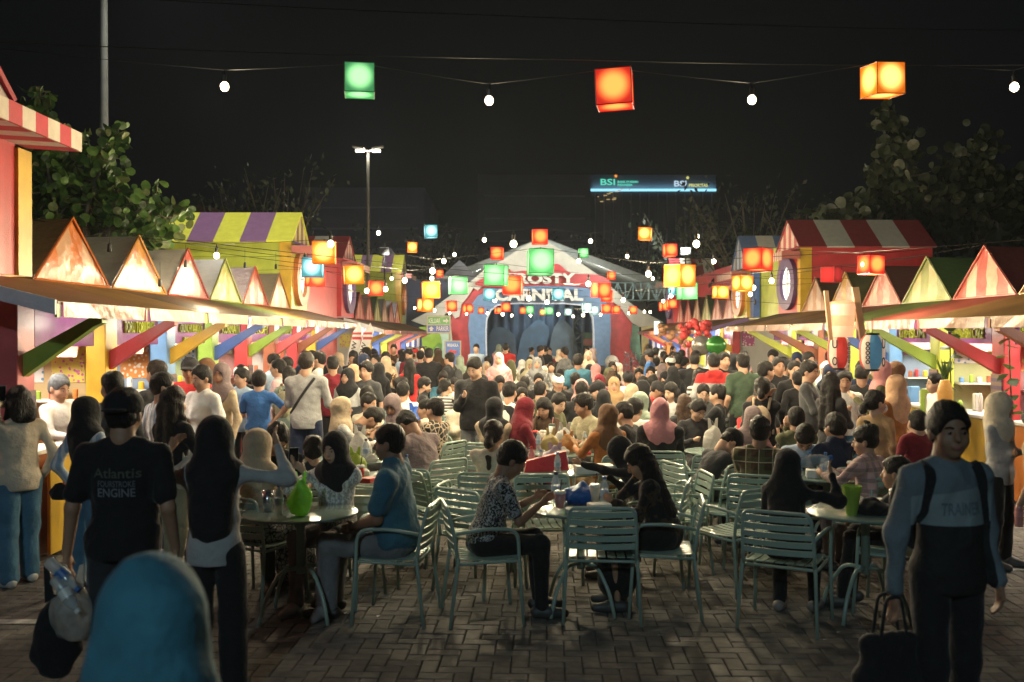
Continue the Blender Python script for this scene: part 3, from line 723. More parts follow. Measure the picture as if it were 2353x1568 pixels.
    # posters, shelf and tins on the wall that faces up the aisle
    if True:
        for j in range(3 if not far else 1):
            xx = Xp+.26+.42*j; zz = R.uniform(1.45, 1.7); hh_ = R.uniform(.3, .55); q = MB(); q.box(min(X(xx), X(xx+.34)), y-.028, zz, max(X(xx), X(xx+.34)), y-.0205, zz+hh_)
            q.build('poster', R.choice(PST), root)
        if not far:
            q = MB(); q.box(min(X(Xp+.25), X(Xp+1.3)), y-.25, 1.30, max(X(Xp+.25), X(Xp+1.3)), y-.021, 1.32); sh_ = q.build('wall_shelf', M_white, root)
            for j in range(8):
                xx = Xp+.32+.12*j; hgt = R.uniform(.06, .13); r_ = R.uniform(.025, .045); q = MB(); q.lathe([(r_, 1.322), (r_, 1.322+hgt), (r_*.7, 1.33+hgt)], 10, c=(X(xx), y-.13+R.uniform(-.04, .04))); q.build('tin', PT[R.choice(('red', 'white', 'lblue', 'yellow', 'green', 'orange', 'brown'))], sh_, 30)
            q = MB(); xx = Xp+.95; q.box(min(X(xx), X(xx+.5)), y-.5, 0, max(X(xx), X(xx+.5)), y-.03, 1.2, b=.02); q.build('cabinet', PT[R.choice(('white', 'lblue', 'pink', 'brown'))], root)
            q = MB(); q.ball((X(Xp+.28), y+.42, 2.02), .04, 10); q.build('bare_bulb', M_tube, root, True)
    # tube lamp
    q = MB(); yy = (y+y2)/2; q.tube([(X(Xp+.45), yy-.42, 2.16), (X(Xp+.45), yy+.42, 2.16)], .022, 8); q.build('tube_lamp', M_tube, root)
    ld = bpy.data.lights.new('lamp', 'AREA'); ld.shape = 'RECTANGLE'; ld.size = .5; ld.size_y = 1.0; ld.energy = (72 if not far else 80)*bright; ld.color = (1, .90, .74)
    lo = bpy.data.objects.new('stall_lamp', ld); COL.objects.link(lo); lo.location = (g*(Xp+.75), p+W/2, 2.28); lo.rotation_euler = (0, 0, 0); lo.parent = None
    ld2 = bpy.data.lights.new('lamp', 'POINT'); ld2.energy = (30 if not far else 30)*bright; ld2.shadow_soft_size = .15; ld2.color = (1, .82, .58)
    lo2 = bpy.data.objects.new('stall_bulb', ld2); COL.objects.link(lo2); lo2.location = (g*(Xg+.95), a+W/2, 2.28)
    ld3 = bpy.data.lights.new('lamp', 'POINT'); ld3.energy = (13 if not far else 18)*bright; ld3.shadow_soft_size = .07; ld3.color = (1, .88, .70)
    lo3 = bpy.data.objects.new('awning_bulb', ld3); COL.objects.link(lo3); lo3.location = (g*(Xp-.25), p+W*.5, 2.08)
    q = MB(); q.ball((X(Xp-.25), y+W*.5, 2.19), .035, 8); q.build('awning_lamp', M_tube, root, True)
    return root
GO = (.62,.22,.07), (.66,.40,.24)
W_ = 1.78
Gc = {'orange': ((.60,.17,.03), (.60,.34,.18), (.10,.085,.045)), 'ochre': ((.55,.24,.04), (.52,.22,.12), (.26,.28,.24)), 'red': ((.50,.08,.05), (.50,.22,.13), (.52,.50,.46)),
      'green': ((.30,.32,.08), (.48,.38,.15), (.60,.58,.55)), 'pink': ((.50,.10,.06), (.55,.34,.22), (.20,.13,.12)), 'peach': ((.55,.26,.10), (.55,.36,.22), (.20,.16,.10)),
      'rred': ((.55,.10,.07), (.68,.42,.28), (.065,.022,.022)), 'rgreen': ((.34,.36,.12), (.60,.50,.22), (.03,.055,.02)), 'rpink': ((.50,.12,.08), (.52,.26,.18), (.06,.025,.02)), 'rochre': ((.55,.30,.08), (.52,.30,.2), (.05,.05,.015)), 'rbrown': ((.45,.22,.1), (.58,.42,.3), (.05,.03,.015))}
LEFT = [ # post, awning, valance, bracket, gable, inner
    (('pink','brown','stripe','green','orange','brown'), 'stall under the striped end awning beside the red tower', None, False, True),
    (('yellow','ochre','pale','red','orange','yellow'), 'stall with the large orange striped gable and yellow post', ('TORU TORU FRIES',), True, False),
    (('lblue','dbrown','pale','yellow','ochre','lblue'), 'stall with the ochre gable, red at its hem, and blue post', ('CRUNCHY KAIKOON', '-BANDUNG-'), True, False),
    (('green','dbrown','pale','blue','red','green'), 'stall with the dull red gable under a white tent roof', ('KURMAIN',), True, False),
    (('red','green','pale','green','green','red'), 'stall with the olive green gable and red post', ('KOPI',), True, False),
    (('brown','ochre','rstripe','pink','pink','white'), 'stall with the slim red and cream gable and brown post', ('CUMI',), True, False),
    (('red','ochre','pale','brown','peach','white'), 'stall with the small peach gable next to the yellow tower', ('BAKSO',), True, False),
    (('yellow','brown','rstripe','blue','peach','yellow'), 'stall at the end of the first west awning under the yellow tower', None, False, False)]
for k, (c, nm, sg, gb, st) in enumerate(LEFT):
    a = 7.36+W_*k; c = list(c); c[4] = Gc[c[4]]
    stall(-1, k, a, a+1.0, W_, 3.36, 4.08, 4.40, c, nm, sg, gable=gb, striped=st)
RIGHT = [
    (('brown','ochre','pale','orange','rred','brown'), 'stall at the picture edge with pale valance and green fronds', ('BUAH-AHAHA',), False),
    (('brown','ochre','pale','brown','rochre','brown'), 'stall with fruit menu boards behind the big brown bracket', ('BUAH-AHAHA',), True),
    (('red','red','rstripe','red','rred','red'), 'stall with the large red and cream gable and red striped valance', ('OPPA FISH CAKE',), True),
    (('lime','green','pale','green','rgreen','lime'), 'stall with the green and gold gable and lime post', ('DIMSUM',), True),
    (('lblue','dbrown','pale','blue','rpink','lblue'), 'stall with the dull pink gable and blue post by the paper lanterns', ('TAKOYAKI',), True),
    (('lime','brown','pale','lime','rochre','lime'), 'stall with the brown and ochre gable behind the cup lantern', ('MIE',), True),
    (('brown','ochre','pale','brown','rbrown','red'), 'stall with the slim cream gable beside the red tower', ('JUS',), True),
    (('lime','dbrown','pale','lime','rbrown','lime'), 'stall under the red and grey roofed tower', None, False)]
for k, (c, nm, sg, gb) in enumerate(RIGHT):
    a = 8.35+W_*k; c = list(c); c[4] = Gc[c[4]]
    # awning joints at 10.1, 11.9 ...; gables centred on them
    r = stall(1, k, a, a+W_*.02+ (11.85-11.91), W_, 4.86, 5.80, 6.05, c, nm, sg, gable=gb, top=2.45, eave=2.16)
# second rows, smaller in the picture
cols = ['red', 'yellow', 'blue', 'lime', 'brown', 'pink', 'blue', 'orange']
gl = ['rred', 'rpink', 'pink', 'rgreen', 'rbrown', 'rpink']
for side in (-1, 1):
    for k in range(8):
        W2 = 1.88 if side < 0 else 1.6; a = (26.1 if side < 0 else 25.5)+W2*k
        gb = 1 <= k <= 6
        g6 = list(Gc[gl[k % 6]]); g6[0] = tuple(v*.9 for v in g6[0])
        stall(side, k, a, a+W2/2, W2, 3.36 if side < 0 else 4.86, 4.08 if side < 0 else 5.8, 4.40 if side < 0 else 6.05,
              (cols[k], ['brown', 'dbrown', 'ochre', 'brown', 'green', 'red', 'brown', 'ochre'][k], 'rstripe' if k % 3 == 0 else 'stripe', cols[(k+1) % 8], tuple(g6), 'white'),
              'stall in the far %s row, its gable %s from the near end' % ('west' if side < 0 else 'east', ['(none) first', 'second', 'third', 'fourth', 'fifth', 'sixth', 'seventh', 'last'][k]),
              None, gable=gb, gable_h=.80, top=2.42, eave=2.10, far=True)
# awning end boards (grey left, purple right)
for nm, X0, X1, Z, zt, ze, m_ in (('awning_end_board', -3.36, -4.4, 7.35, 2.48, 2.22, mat('grey board', (.6,.64,.67), rough=.5)), ('awning_end_board', -3.36, -4.4, 26.06, 2.42, 2.10, mat('grey board', (.3,.3,.3))), ('awning_end_board', 4.86, 6.05, 25.46, 2.42, 2.10, PT['purple'])):
    q = MB(); q.prism([(X0, Z-.03, ze-.10), (X1, Z-.03, zt-.10), (X1, Z-.03, zt+.01), (X0, Z-.03, ze+.01)][::(1 if X0 > 0 else -1)], (0, .028, 0))
    tag(q.build(nm, m_), '%s sloping board closing the near end of the %s' % ('grey' if Z < 20 else 'dull grey' if X0 < 0 else 'dark purple', 'striped awning' if Z < 20 else 'far west awning' if X0 < 0 else 'far east awning'), 'board')
# ------------------------------------------------------------------ towers over the stalls
def oval(mb, X0, X1, y, z, ry, rz_, n=24, hole=None):
    pts = [(y+ry*math.cos(2*math.pi*i/n), z+rz_*math.sin(2*math.pi*i/n)) for i in range(n)]
    if hole is None: mb.prism([(X0, a, b) for a, b in pts], (X1-X0, 0, 0))
    else:
        hy, hz = hole; ip = [(y+hy*math.cos(2*math.pi*i/n), z+hz*math.sin(2*math.pi*i/n)) for i in range(n)]
        vs = [(X0, a, b) for a, b in pts]+[(X1, a, b) for a, b in pts]+[(X0, a, b) for a, b in ip]+[(X1, a, b) for a, b in ip]
        fs = []
        for i in range(n):
            j = (i+1) % n; fs += [(i, j, j+n, i+n), (i+2*n, i+3*n, j+3*n, j+2*n), (i+n, j+n, j+3*n, i+3*n), (i, i+2*n, j+2*n, j)]
        mb.add(vs, fs)
M_winlit = emis('window glow', (1, .93, .80), 2.2); M_winframe = PT['white']
def tower(side, Xf, Xb, Z0, Z1, zb, ze, zr, wall, corner, roofs, label, oval_frame=None, n=5, canopy=True):
    g = side; root = thing('stall_tower', label, 'tower', (g*Xf, Z0, 0))
    ox, oy = g*Xf, Z0; Xl, Xh = sorted((g*Xf-ox, g*Xb-ox)); L = Z1-Z0
    q = MB(); q.box(Xl, 0, zb, Xh, L, ze); q.build('wall', PT[wall], root)
    if corner:
        x0 = g*(Xf-.02)-ox; x1 = g*(Xf+.22)-ox; q = MB(); q.box(min(x0, x1), -.02, zb, max(x0, x1), .20, ze-.01); q.build('corner_post', PT[corner], root)
    ym = L/2; ov = .10
    # roof in separate coloured strips along the ridge
    for i in range(n):
        xa = Xf-.06+(Xb-Xf+.12)*i/n; xb = Xf-.06+(Xb-Xf+.12)*(i+1)/n
        for s_ in (0, 1):
            ye = -ov if s_ == 0 else L+ov
            q = MB(); A = [(g*xa-ox, ye, ze-.02), (g*xb-ox, ye, ze-.02), (g*xb-ox, ym, zr), (g*xa-ox, ym, zr)]
            q.prism(A, (0, 0, -.03)); q.build('roof_panel', mat('roof '+roofs[i % 2], dict(yellow=(.62,.64,.07), purple=(.20,.10,.22), red=(.22,.03,.035), grey=(.42,.42,.38), white=(.5,.48,.42), blue=(.10,.16,.3))[roofs[i % 2]], rough=.55, var=.08), root)
    q = MB(); q.prism([(g*(Xf-.03)-ox, -.02, ze), (g*(Xf-.03)-ox, L+.02, ze), (g*(Xf-.03)-ox, ym, zr-.04)], (g*.03, 0, 0))
    q.build('gable_end', mat('gable stripes '+roofs[0], dict(yellow=(.5,.42,.08), red=(.4,.05,.05), white=(.6,.55,.45), blue=(.12,.2,.4))[roofs[0]], rough=.5, pat='ystripe', col2=dict(yellow=(.16,.07,.12), red=(.6,.5,.4), white=(.45,.1,.08), blue=(.6,.55,.45))[roofs[0]], pscale=2.4), root)
    if canopy:
        q = MB(); xa, xb = g*(Xf-.04)-ox, g*(Xf-.42)-ox
        q.prism([(xa, -.1, ze-.02), (xb, -.1, ze-.14), (xb, -.1, ze-.17), (xa, -.1, ze-.05)], (0, L+.2, 0)); q.build('canopy', PT['purple' if wall != 'red' else 'pink'], root)
        q = MB(); q.box(min(xb, xb-g*.012), -.1, ze-.30, max(xb, xb-g*.012), L+.1, ze-.12); q.box(min(xa, xb), -.112, ze-.28, max(xa, xb), -.1, ze-.12)
        q.build('canopy_valance', mat('canopy valance', (.62,.52,.42), rough=.6, pat='ystripe', col2=(.4,.12,.1), pscale=7), root)
    if oval_frame:
        q = MB(); x0 = g*(Xf-.003)-ox; x1 = g*(Xf-.10)-ox; zc = (zb+ze)/2-.06; hz = min(.62, (ze-zb)/2-.12)
        oval(q, x0, x1, ym, zc, L*.40, hz, hole=(L*.24, hz*.66)); w = q.build('window', PT[oval_frame], root)
        q = MB(); oval(q, g*(Xf-.012)-ox, g*(Xf-.03)-ox, ym, zc, L*.238, hz*.655); q.build('pane', M_winlit, w)
        q = MB(); xx = g*(Xf-.05)-ox; q.box(min(xx, xx+.02), ym-.02, zc-hz*.64, max(xx, xx+.02), ym+.02, zc+hz*.64); q.box(min(xx, xx+.02)+.003, ym-L*.23, zc-.02, max(xx, xx+.02)+.003, ym+L*.23, zc+.02); q.build('glazing_bar', M_winframe, w)
    return root
tower(-1, 4.40, 6.9, 19.8, 21.35, 2.50, 3.86, 4.50, 'lime', 'yellow', ('yellow', 'purple'), 'yellow tower with yellow and purple striped roof above the west stalls', 'orange')
tower(-1, 4.40, 6.6, 25.7, 27.7, 2.45, 3.98, 4.62, 'red', None, ('red', 'white'), 'red tower with round lit window behind the orange lantern', 'purple')
tower(-1, 4.40, 6.4, 39.4, 41.0, 2.4, 4.5, 5.2, 'lime', 'yellow', ('yellow', 'purple'), 'far yellow tower with slim oval window before the ice peaks', 'orange')
tower(1, 6.05, 8.8, 20.85, 22.6, 2.45, 3.84, 4.48, 'red', 'yellow', ('red', 'grey'), 'red tower with dark red and grey striped roof above the east stalls', 'purple')
tower(1, 6.05, 8.2, 25.6, 27.2, 2.4, 3.72, 4.6, 'lime', 'yellow', ('blue', 'white'), 'yellow tower with blue and white gable above the east stalls', 'orange')
tower(1, 6.05, 8.0, 37.3, 38.9, 2.4, 4.1, 4.9, 'red', None, ('red', 'white'), 'small far red tower at the end of the east row', 'purple')
q = MB(); q.box(6.30, 23.0, 2.42, 8.9, 25.2, 4.05); tag(q.build('upper_wall', PT['lime']), 'plain yellow-green upper wall between the two east towers', 'wall')
q = MB(); q.box(6.12, 25.22, 2.42, 6.28, 25.55, 4.0); tag(q.build('upper_pillar', PT['blue']), 'dark blue pillar beside the yellow-green upper wall', 'pillar')
q = MB(); q.box(6.85, 27.3, 2.5, 7.0, 37.2, 4.15); tag(q.build('upper_wall', PT['red']), 'long dark red upper wall behind the far east gables', 'wall')
q = MB(); q.box(-7.2, 27.8, 2.5, -7.0, 39.3, 4.1); tag(q.build('upper_wall', PT['lime']), 'long yellow upper wall behind the far west gables', 'wall')
q = MB(); q.box(-4.62, 21.45, 0, -4.5, 25.6, 3.75); tag(q.build('upper_wall', PT['red']), 'tall red wall filling the gap between the two west towers', 'wall')
def big_tower():
    root = thing('stall_tower', 'red corner tower with yellow column and red striped canopy at the frame edge', 'tower', (-4.4, 5.5, 0))
    q = MB(); q.box(-3.0, 0, 2.5, 0, 3.32, 3.75); q.build('wall', PT['red'], root)
    q = MB(); q.box(-.19, 3.323, 2.5, .03, 3.57, 3.63); q.build('corner_post', PT['yellow'], root)
    nz = 18
    for i in range(nz):
        y0 = -.4+ (3.44+.5)*i/nz; y1 = -.4+(3.44+.5)*(i+1)/nz
        q = MB(); q.prism([(.5, y0, 3.63), (.5, y1, 3.63), (.5, y1, 3.80), (.5, y0, 3.80)], (-.02, 0, 0)); q.build('valance_stripe', mat('valance '+('red', 'cream')[i % 2], ((.42,.015,.03), (.55,.46,.36))[i % 2], rough=.6), root)
        q = MB(); q.prism([(0, y0, 3.66), (.48, y0, 3.63), (.48, y1, 3.63), (0, y1, 3.66)], (0, 0, .02)); q.build('canopy_stripe', mat('canopy '+('white', 'red')[i % 2], ((.6,.56,.52), (.42,.03,.06))[i % 2], rough=.6), root)
    q = MB(); q.prism([(.46, -1.3, 3.82), (.46, 2.3, 3.82), (.46, .5, 5.1)], (-.03, 0, 0)); q.build('gable_end', mat('gable dim', (.4,.3,.26)), root)
    q = MB(); q.tube([(.48, 2.34, 3.82), (.48, .5, 5.15)], .03, 6); q.build('gable_trim', mat('valance red', (.42,.015,.03)), root)
big_tower()

pb = thing('food_poster_board', 'orange poster board with dark red letters at the first west stall', 'poster', (-4.0, 8.62, 0)); q = MB(); q.box(-.03, 0, .06, 0, .95, .92, b=.004); q.build('board', PT['yellow'], pb)
for (t_, y_, z_, w_, h_) in (('F', .62, .52, .10, .17), ('100%', .55, .25, .30, .11), ('N', .3, .62, .12, .16)): lettering(t_, w_, h_, frame_M((.003, y_, z_), (0, 1, 0), (0, 0, 1)), mat('poster red', (.40,.03,.03), bump=0), pb, ext=.003)
# ------------------------------------------------------------------ stage arch and tents at the end of the aisle
def outline(name, pts, Z, t, m, parent=None, bevel=.03):
    """a cut-out board or foam relief: outline in picture coordinates placed Z metres away, t metres thick, standing square to the aisle"""
    bm = bmesh.new(); vs = [bm.verts.new(PX(x, y, Z)) for x, y in pts]; f = bm.faces.new(vs); bm.normal_update()
    if f.normal.y > 0: bmesh.ops.reverse_faces(bm, faces=[f])
    ex = bmesh.ops.extrude_face_region(bm, geom=[f]); bmesh.ops.translate(bm, verts=[v for v in ex['geom'] if isinstance(v, bmesh.types.BMVert)], vec=(0, t, 0))
    bmesh.ops.recalc_face_normals(bm, faces=bm.faces[:])
    bmesh.ops.triangulate(bm, faces=[f_ for f_ in bm.faces if len(f_.verts) > 4])
    me = bpy.data.meshes.new(name); bm.to_mesh(me); bm.free(); me.materials.append(m)
    return link(name, me, parent)
def smooth_pts(pts, n=4):
    P = [Vector((a, b)) for a, b in pts]; k = len(P); out = []
    for i in range(k):
        p0, p1, p2, p3 = P[i-1], P[i], P[(i+1) % k], P[(i+2) % k]
        for j in range(n):
            t = j/n; out.append(tuple(.5*((2*p1)+(-p0+p2)*t+(2*p0-5*p1+4*p2-p3)*t*t+(-p0+3*p1-3*p2+p3)*t**3)))
    return out
def ring(Zx, outer, inner):  # an arch band open at the ground
    return outer + inner[::-1]
G0 = 873.
arch = thing('stage_arch', 'big snow capped arch with red and blue bands at the end of the aisle', 'arch', (0, 0, 0))
M_snow = mat('foam snow', (.62,.60,.52), rough=.7, var=.1, bump=.4, scale=3); M_ared = paint('arch red', (.55,.04,.05)); M_ablue = paint('arch blue', (.13,.24,.42)); M_amint = paint('arch mint', (.30,.58,.48)); M_ablue2 = paint('arch light blue', (.22,.42,.62)); M_edge = mat('arch edge', (.6,.62,.7), rough=.4)
zb = 44.0
outline('red_band', smooth_pts([(1034,G0),(1040,800),(1036,740),(1050,690),(1100,655),(1180,640),(1245,636),(1320,640),(1390,660),(1435,700),(1452,740),(1447,800),(1450,G0)], 3)[:-2]+[(1404,G0),(1402,800),(1402,760),(1400,712),(1381,684),(1350,666),(1290,660),(1200,660),(1130,668),(1100,684),(1083,706),(1079,750),(1083,800),(1084,G0)], zb+.25, .3, M_ared, arch)
outline('mint_band', smooth_pts([(1446,G0),(1450,800),(1447,740),(1444,700),(1470,715),(1468,745),(1472,800),(1478,G0)], 3), zb+.5, .3, M_amint, arch)
outline('blue_band', [(1082,G0),(1080,800),(1076,750),(1080,705),(1098,680),(1130,664),(1200,657),(1290,657),(1350,662),(1383,680),(1402,710),(1404,760),(1402,800),(1406,G0),(1367,G0),(1366,760),(1364,730),(1356,711),(1338,700),(1300,696),(1180,696),(1142,700),(1126,712),(1117,732),(1115,760),(1117,G0)], zb, .35, M_ablue, arch)
outline('inner_edge', [(1117,G0),(1115,760),(1117,732),(1126,712),(1142,700),(1180,696),(1300,696),(1338,700),(1356,711),(1364,730),(1366,760),(1367,G0),(1364,G0),(1363,760),(1361,732),(1353,714),(1337,703),(1300,699),(1180,699),(1143,703),(1129,714),(1120,734),(1118,760),(1120,G0)], zb-.03, .5, M_edge, arch)
outline('letter_board', smooth_pts([(1092,655),(1110,640),(1150,628),(1170,618),(1180,625),(1240,618),(1268,610),(1285,608),(1312,628),(1372,632),(1400,645),(1392,662),(1340,659),(1245,656),(1150,660)], 3), zb-.1, .12, M_ared, arch)
outline('snow_cap', [(945,737),(985,716),(1020,690),(1060,662),(1090,640),(1110,622),(1150,600),(1190,575),(1222,556),(1240,550),(1258,556),(1290,575),(1330,602),(1372,630),(1405,660),(1440,690),(1470,712),(1500,728),(1525,741),(1500,748),(1470,752),(1452,742),(1430,712),(1405,690),(1392,672),(1372,655),(1356,660),(1344,650),(1330,640),(1305,625),(1290,612),(1270,618),(1240,625),(1200,622),(1165,630),(1130,637),(1112,655),(1098,668),(1088,662),(1075,682),(1060,700),(1055,728),(1045,732),(1035,715),(1022,722),(1015,738),(1000,745),(975,748)], zb+.05, .5, M_snow, arch)
M_let = mat('letter foam', (.70,.68,.62), rough=.6, bump=.1)
def arch_text(s, x0, x1, y0, y1, Z, m=M_let, parent=None, ext=.1, name='lettering'):
    a = PX(x0, y0, Z); b = PX(x1, y1, Z); M = frame_M(((a.x+b.x)/2, Z, (a.z+b.z)/2), (1, 0, 0), (0, 0, 1))
    return lettering(s, b.x-a.x, a.z-b.z, M, m, parent, name, ext)
arch_text('FROSTY', 1168, 1322, 628, 653, zb-.35, parent=arch); arch_text('CARNIVAL', 1138, 1340, 664, 692, zb-.35, parent=arch)
# stage behind the arch: dark curtain with pale folds, painted ice
stage = thing('stage_backdrop', 'dark blue stage curtain with painted ice seen through the arch', 'backdrop', (0, 0, 0))
M_cur = mat('stage curtain', (.03,.055,.10), rough=.8, var=.5, scale=.7, bump=.1)
cb = MB(); n = 90; vs = []
for i in range(n+1):
    x = -2.6+7.4*i/n; yy = 47.0+.10*math.sin(i*1.1)+.05*math.sin(i*2.7)
    vs += [(x, yy, 0), (x, yy, 3.75)]
cb.add(vs, [(2*i, 2*i+2, 2*i+3, 2*i+1) for i in range(n)]); cb.build('curtain', M_cur, stage, True)
for i, (pts, c) in enumerate((([(1122,G0),(1124,770),(1150,752),(1180,768),(1186,800),(1192,G0)], (.02,.05,.09)), ([(1190,G0),(1196,780),(1215,752),(1240,735),(1262,760),(1256,800),(1262,G0)], (.025,.07,.13)), ([(1262,G0),(1268,770),(1290,735),(1318,760),(1326,800),(1330,G0)], (.05,.085,.12)))):
    outline('painted_ice', smooth_pts(pts, 3), 46.6-.1*i, .06, mat('ice %d' % i, c, rough=.5, var=.3, scale=2), stage)
def truss(name, label, a, b, hgt, m, n=6, wd=.25, axis=None, parent=None):
    root = thing(name, label, 'truss', (0, 0, 0)) if parent is None else parent
    a = Vector(a); b = Vector(b); u = (b-a); up_ = Vector((0, 0, 1)) if abs(u.normalized().z) < .8 else Vector((1, 0, 0)); mb = MB()
    for off in (Vector((0, 0, 0)), Vector((0, wd, 0))):
        for h_ in (0, hgt): mb.tube([a+up_*h_+off, b+up_*h_+off], .03, 5)
        for i in range(n):
            p = a+u*(i/n)+off; q_ = a+u*((i+1)/n)+off
            mb.tube([p+up_*(hgt if i % 2 else 0), q_+up_*(0 if i % 2 else hgt)], .02, 4); mb.tube([p, p+up_*hgt], .02, 4)
    mb.build('bars', m, root); return root
M_truss = mat('truss aluminium', (.6,.78,.8), rough=.35, metal=.6)
truss('stage_truss', 'pale aluminium truss beam at the right shoulder of the arch', PX(1402, 690, 45.3), PX(1545, 690, 45.3), .80, M_truss, 8)
truss('stage_truss', 'dark vertical truss tower standing inside the arch', PX(1318, 870, 46.1), PX(1318, 705, 46.1), .42, mat('dark truss', (.05,.06,.06), rough=.5), 8)
tent = thing('marquee', 'large grey marquee roof behind the arch with white roof beams', 'tent', (0, 0, 0))
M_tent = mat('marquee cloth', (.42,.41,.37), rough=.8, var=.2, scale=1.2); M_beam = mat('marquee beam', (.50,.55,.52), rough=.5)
pk = PX(1246, 548, 48.0); eL = PX(930, 672, 48); eR = PX(1580, 672, 48)
for e_, nm in ((eL, 'roof'), (eR, 'roof')):
    q = MB(); d = Vector((0, 14, 0)); q.prism([pk, e_, e_+d, pk+d], (0, 0, .05)); q.build(nm, M_tent, tent)
    q = MB(); dd = (e_-pk).normalized(); nn = Vector((-dd.z, 0, dd.x)); q.prism([pk+Vector((0,-.1,0)), e_+Vector((0,-.1,0)), e_+Vector((0,-.1,-.32)), pk+Vector((0,-.1,-.32))], (0, .08, 0)); q.build('beam', M_beam, tent)
    q = MB(); q.tube([e_, Vector((e_.x, e_.y, 0))], .08, 8); q.build('pole', M_beam, tent)
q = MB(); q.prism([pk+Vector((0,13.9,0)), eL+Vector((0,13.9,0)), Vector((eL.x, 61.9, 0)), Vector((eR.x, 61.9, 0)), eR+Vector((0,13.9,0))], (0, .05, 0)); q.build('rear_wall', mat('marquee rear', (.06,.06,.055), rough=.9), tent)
for (x_, y_, z_, e_) in ((-1.5, 50, 4.6, 380), (4.2, 50, 4.6, 380), (1.3, 46.0, 3.5, 120)):
    ld = bpy.data.lights.new('marquee', 'POINT'); ld.energy = e_; ld.color = (.95,1,.88); ld.shadow_soft_size = .2; lo = bpy.data.objects.new('marquee_fill', ld); COL.objects.link(lo); lo.location = (x_, y_, z_)  # unseen point lamps added to brighten the tent roof and curtain
ice = thing('ice_mountain', 'painted blue grey ice peaks standing left of the arch', 'backdrop')
M_ice = mat('ice peak grey', (.16,.17,.2), rough=.6, var=.5, scale=1.1); M_ice2 = mat('ice peak blue', (.055,.065,.12), rough=.6, var=.4, scale=1)
outline('rear_peak', [(1000,G0),(1005,660),(1022,630),(1040,612),(1056,598),(1072,612),(1092,632),(1120,660),(1120,G0)], 45.6, .3, M_ice, ice)
outline('front_peak', [(932,G0),(934,640),(950,636),(972,650),(990,640),(1010,632),(1022,650),(1045,640),(1060,665),(1080,690),(1080,G0)], 45.0, .3, M_ice2, ice)
q = MB(); c0 = PX(898, 590, 43); q.add([(c0.x-.45, 42.6, 5.0), (c0.x+.45, 42.6, 5.0), (c0.x+.45, 43.5, 5.0), (c0.x-.45, 43.5, 5.0), (c0.x, 43.05, 5.75)], [(0,1,4),(1,2,4),(2,3,4),(3,0,4),(3,2,1,0)]); q.box(c0.x-.4, 42.65, 0, c0.x+.4, 43.45, 4.998)
tag(q.build('pointed_roof_kiosk', mat('kiosk grey', (.12,.12,.15), rough=.7)), 'small grey kiosk with a pyramid roof behind the far west row', 'kiosk')
gw = thing('snow_scene_wall', 'lime green painted wall with a rounded hill left of the arch', 'wall')
outline('board', [(925,G0),(925,770),(965,752),(1000,748),(1034,752),(1034,G0)], 43.4, .1, paint('scene lime', (.28,.48,.03)), gw)
outline('hill', smooth_pts([(975,G0),(980,830),(1000,795),(1015,790),(1028,815),(1032,G0)], 3), 43.3, .1, paint('scene green', (.12,.30,.04)), gw)
outline('pale_edge', smooth_pts([(1012,G0),(1016,790),(1010,760),(1036,752),(1038,G0)], 3), 43.25, .08, paint('scene pale', (.42,.58,.45)), gw)
yw = thing('snow_scene_wall', 'cream painted wall with an orange hill right of the arch', 'wall')
outline('board', [(1476,G0),(1474,752),(1520,745),(1600,750),(1600,G0)], 42.9, .1, paint('scene cream', (.55,.48,.22)), yw)
outline('hill', smooth_pts([(1478,G0),(1480,800),(1500,788),(1520,798),(1532,830),(1536,G0)], 3), 42.8, .1, paint('scene orange', (.5,.26,.04)), yw)
def snowman(cx, cy, Z, s, label, hat=None):
    root = thing('snowman_figure', label, 'snowman'); c = PX(cx, cy, Z); root.location = (c.x, Z, 0); hz = c.z
    Ms = mat('snowman white', (.72,.71,.66), rough=.6); q = MB(); q.ball((0, 0, hz), s, 20); q.build('head', Ms, root, True)
    if hz-s*2.6 > 0: q = MB(); q.ball((0, 0, (hz-s*.8)/2), (s*1.35, s*1.2, (hz-s*.6)/2), 20); q.build('body', Ms, root, True)
    dk = mat('coal', (.01,.01,.01), bump=0)
    for d in (-1, 1):
        q = MB(); q.ball((d*s*.38, -s*.9, hz+s*.15), s*.09, 8); q.build('eye', dk, root, True)
    q = MB(); q.tube([(0, -s*.9, hz-s*.05), (s*.1-.25, -s*1.5, hz-s*.15)], [s*.13, .008], 7); q.build('nose', mat('carrot', (.6,.12,.03), bump=0), root, True)
    q = MB(); q.tube([(-s*.4, -s*.88, hz-s*.3), (0, -s*.9, hz-s*.5), (s*.4, -s*.86, hz-s*.28)], s*.035, 5); q.build('mouth', dk, root)
    if hat:
        q = MB(); q.lathe([(s*1.25, hz+s*.55), (s*1.3, hz+s*.62), (s*.85, hz+s*.66), (s*.78, hz+s*1.7), (s*.7, hz+s*1.75)], 20); q.build('hat', mat('hat stripes', (.05,.07,.28), rough=.5, pat='xstripe', col2=(.6,.6,.65), pscale=1/(s*.45)), root)
    return root
snowman(1406, 832, 39, .27, 'white smiling snowman head above the crowd before the red band')
snowman(948, 812, 40, .45, 'snowman in a blue and white striped top hat at the green wall', True)
snowman(1508, 812, 39.5, .36, 'snowman in a striped top hat at the cream wall', True)
tt = thing('tinsel_tree', 'silver tinsel tree beside the snowman head', 'tree', (WX(1450, 39.0), 39.0, 0))
q = MB(); rr = random.Random(5)
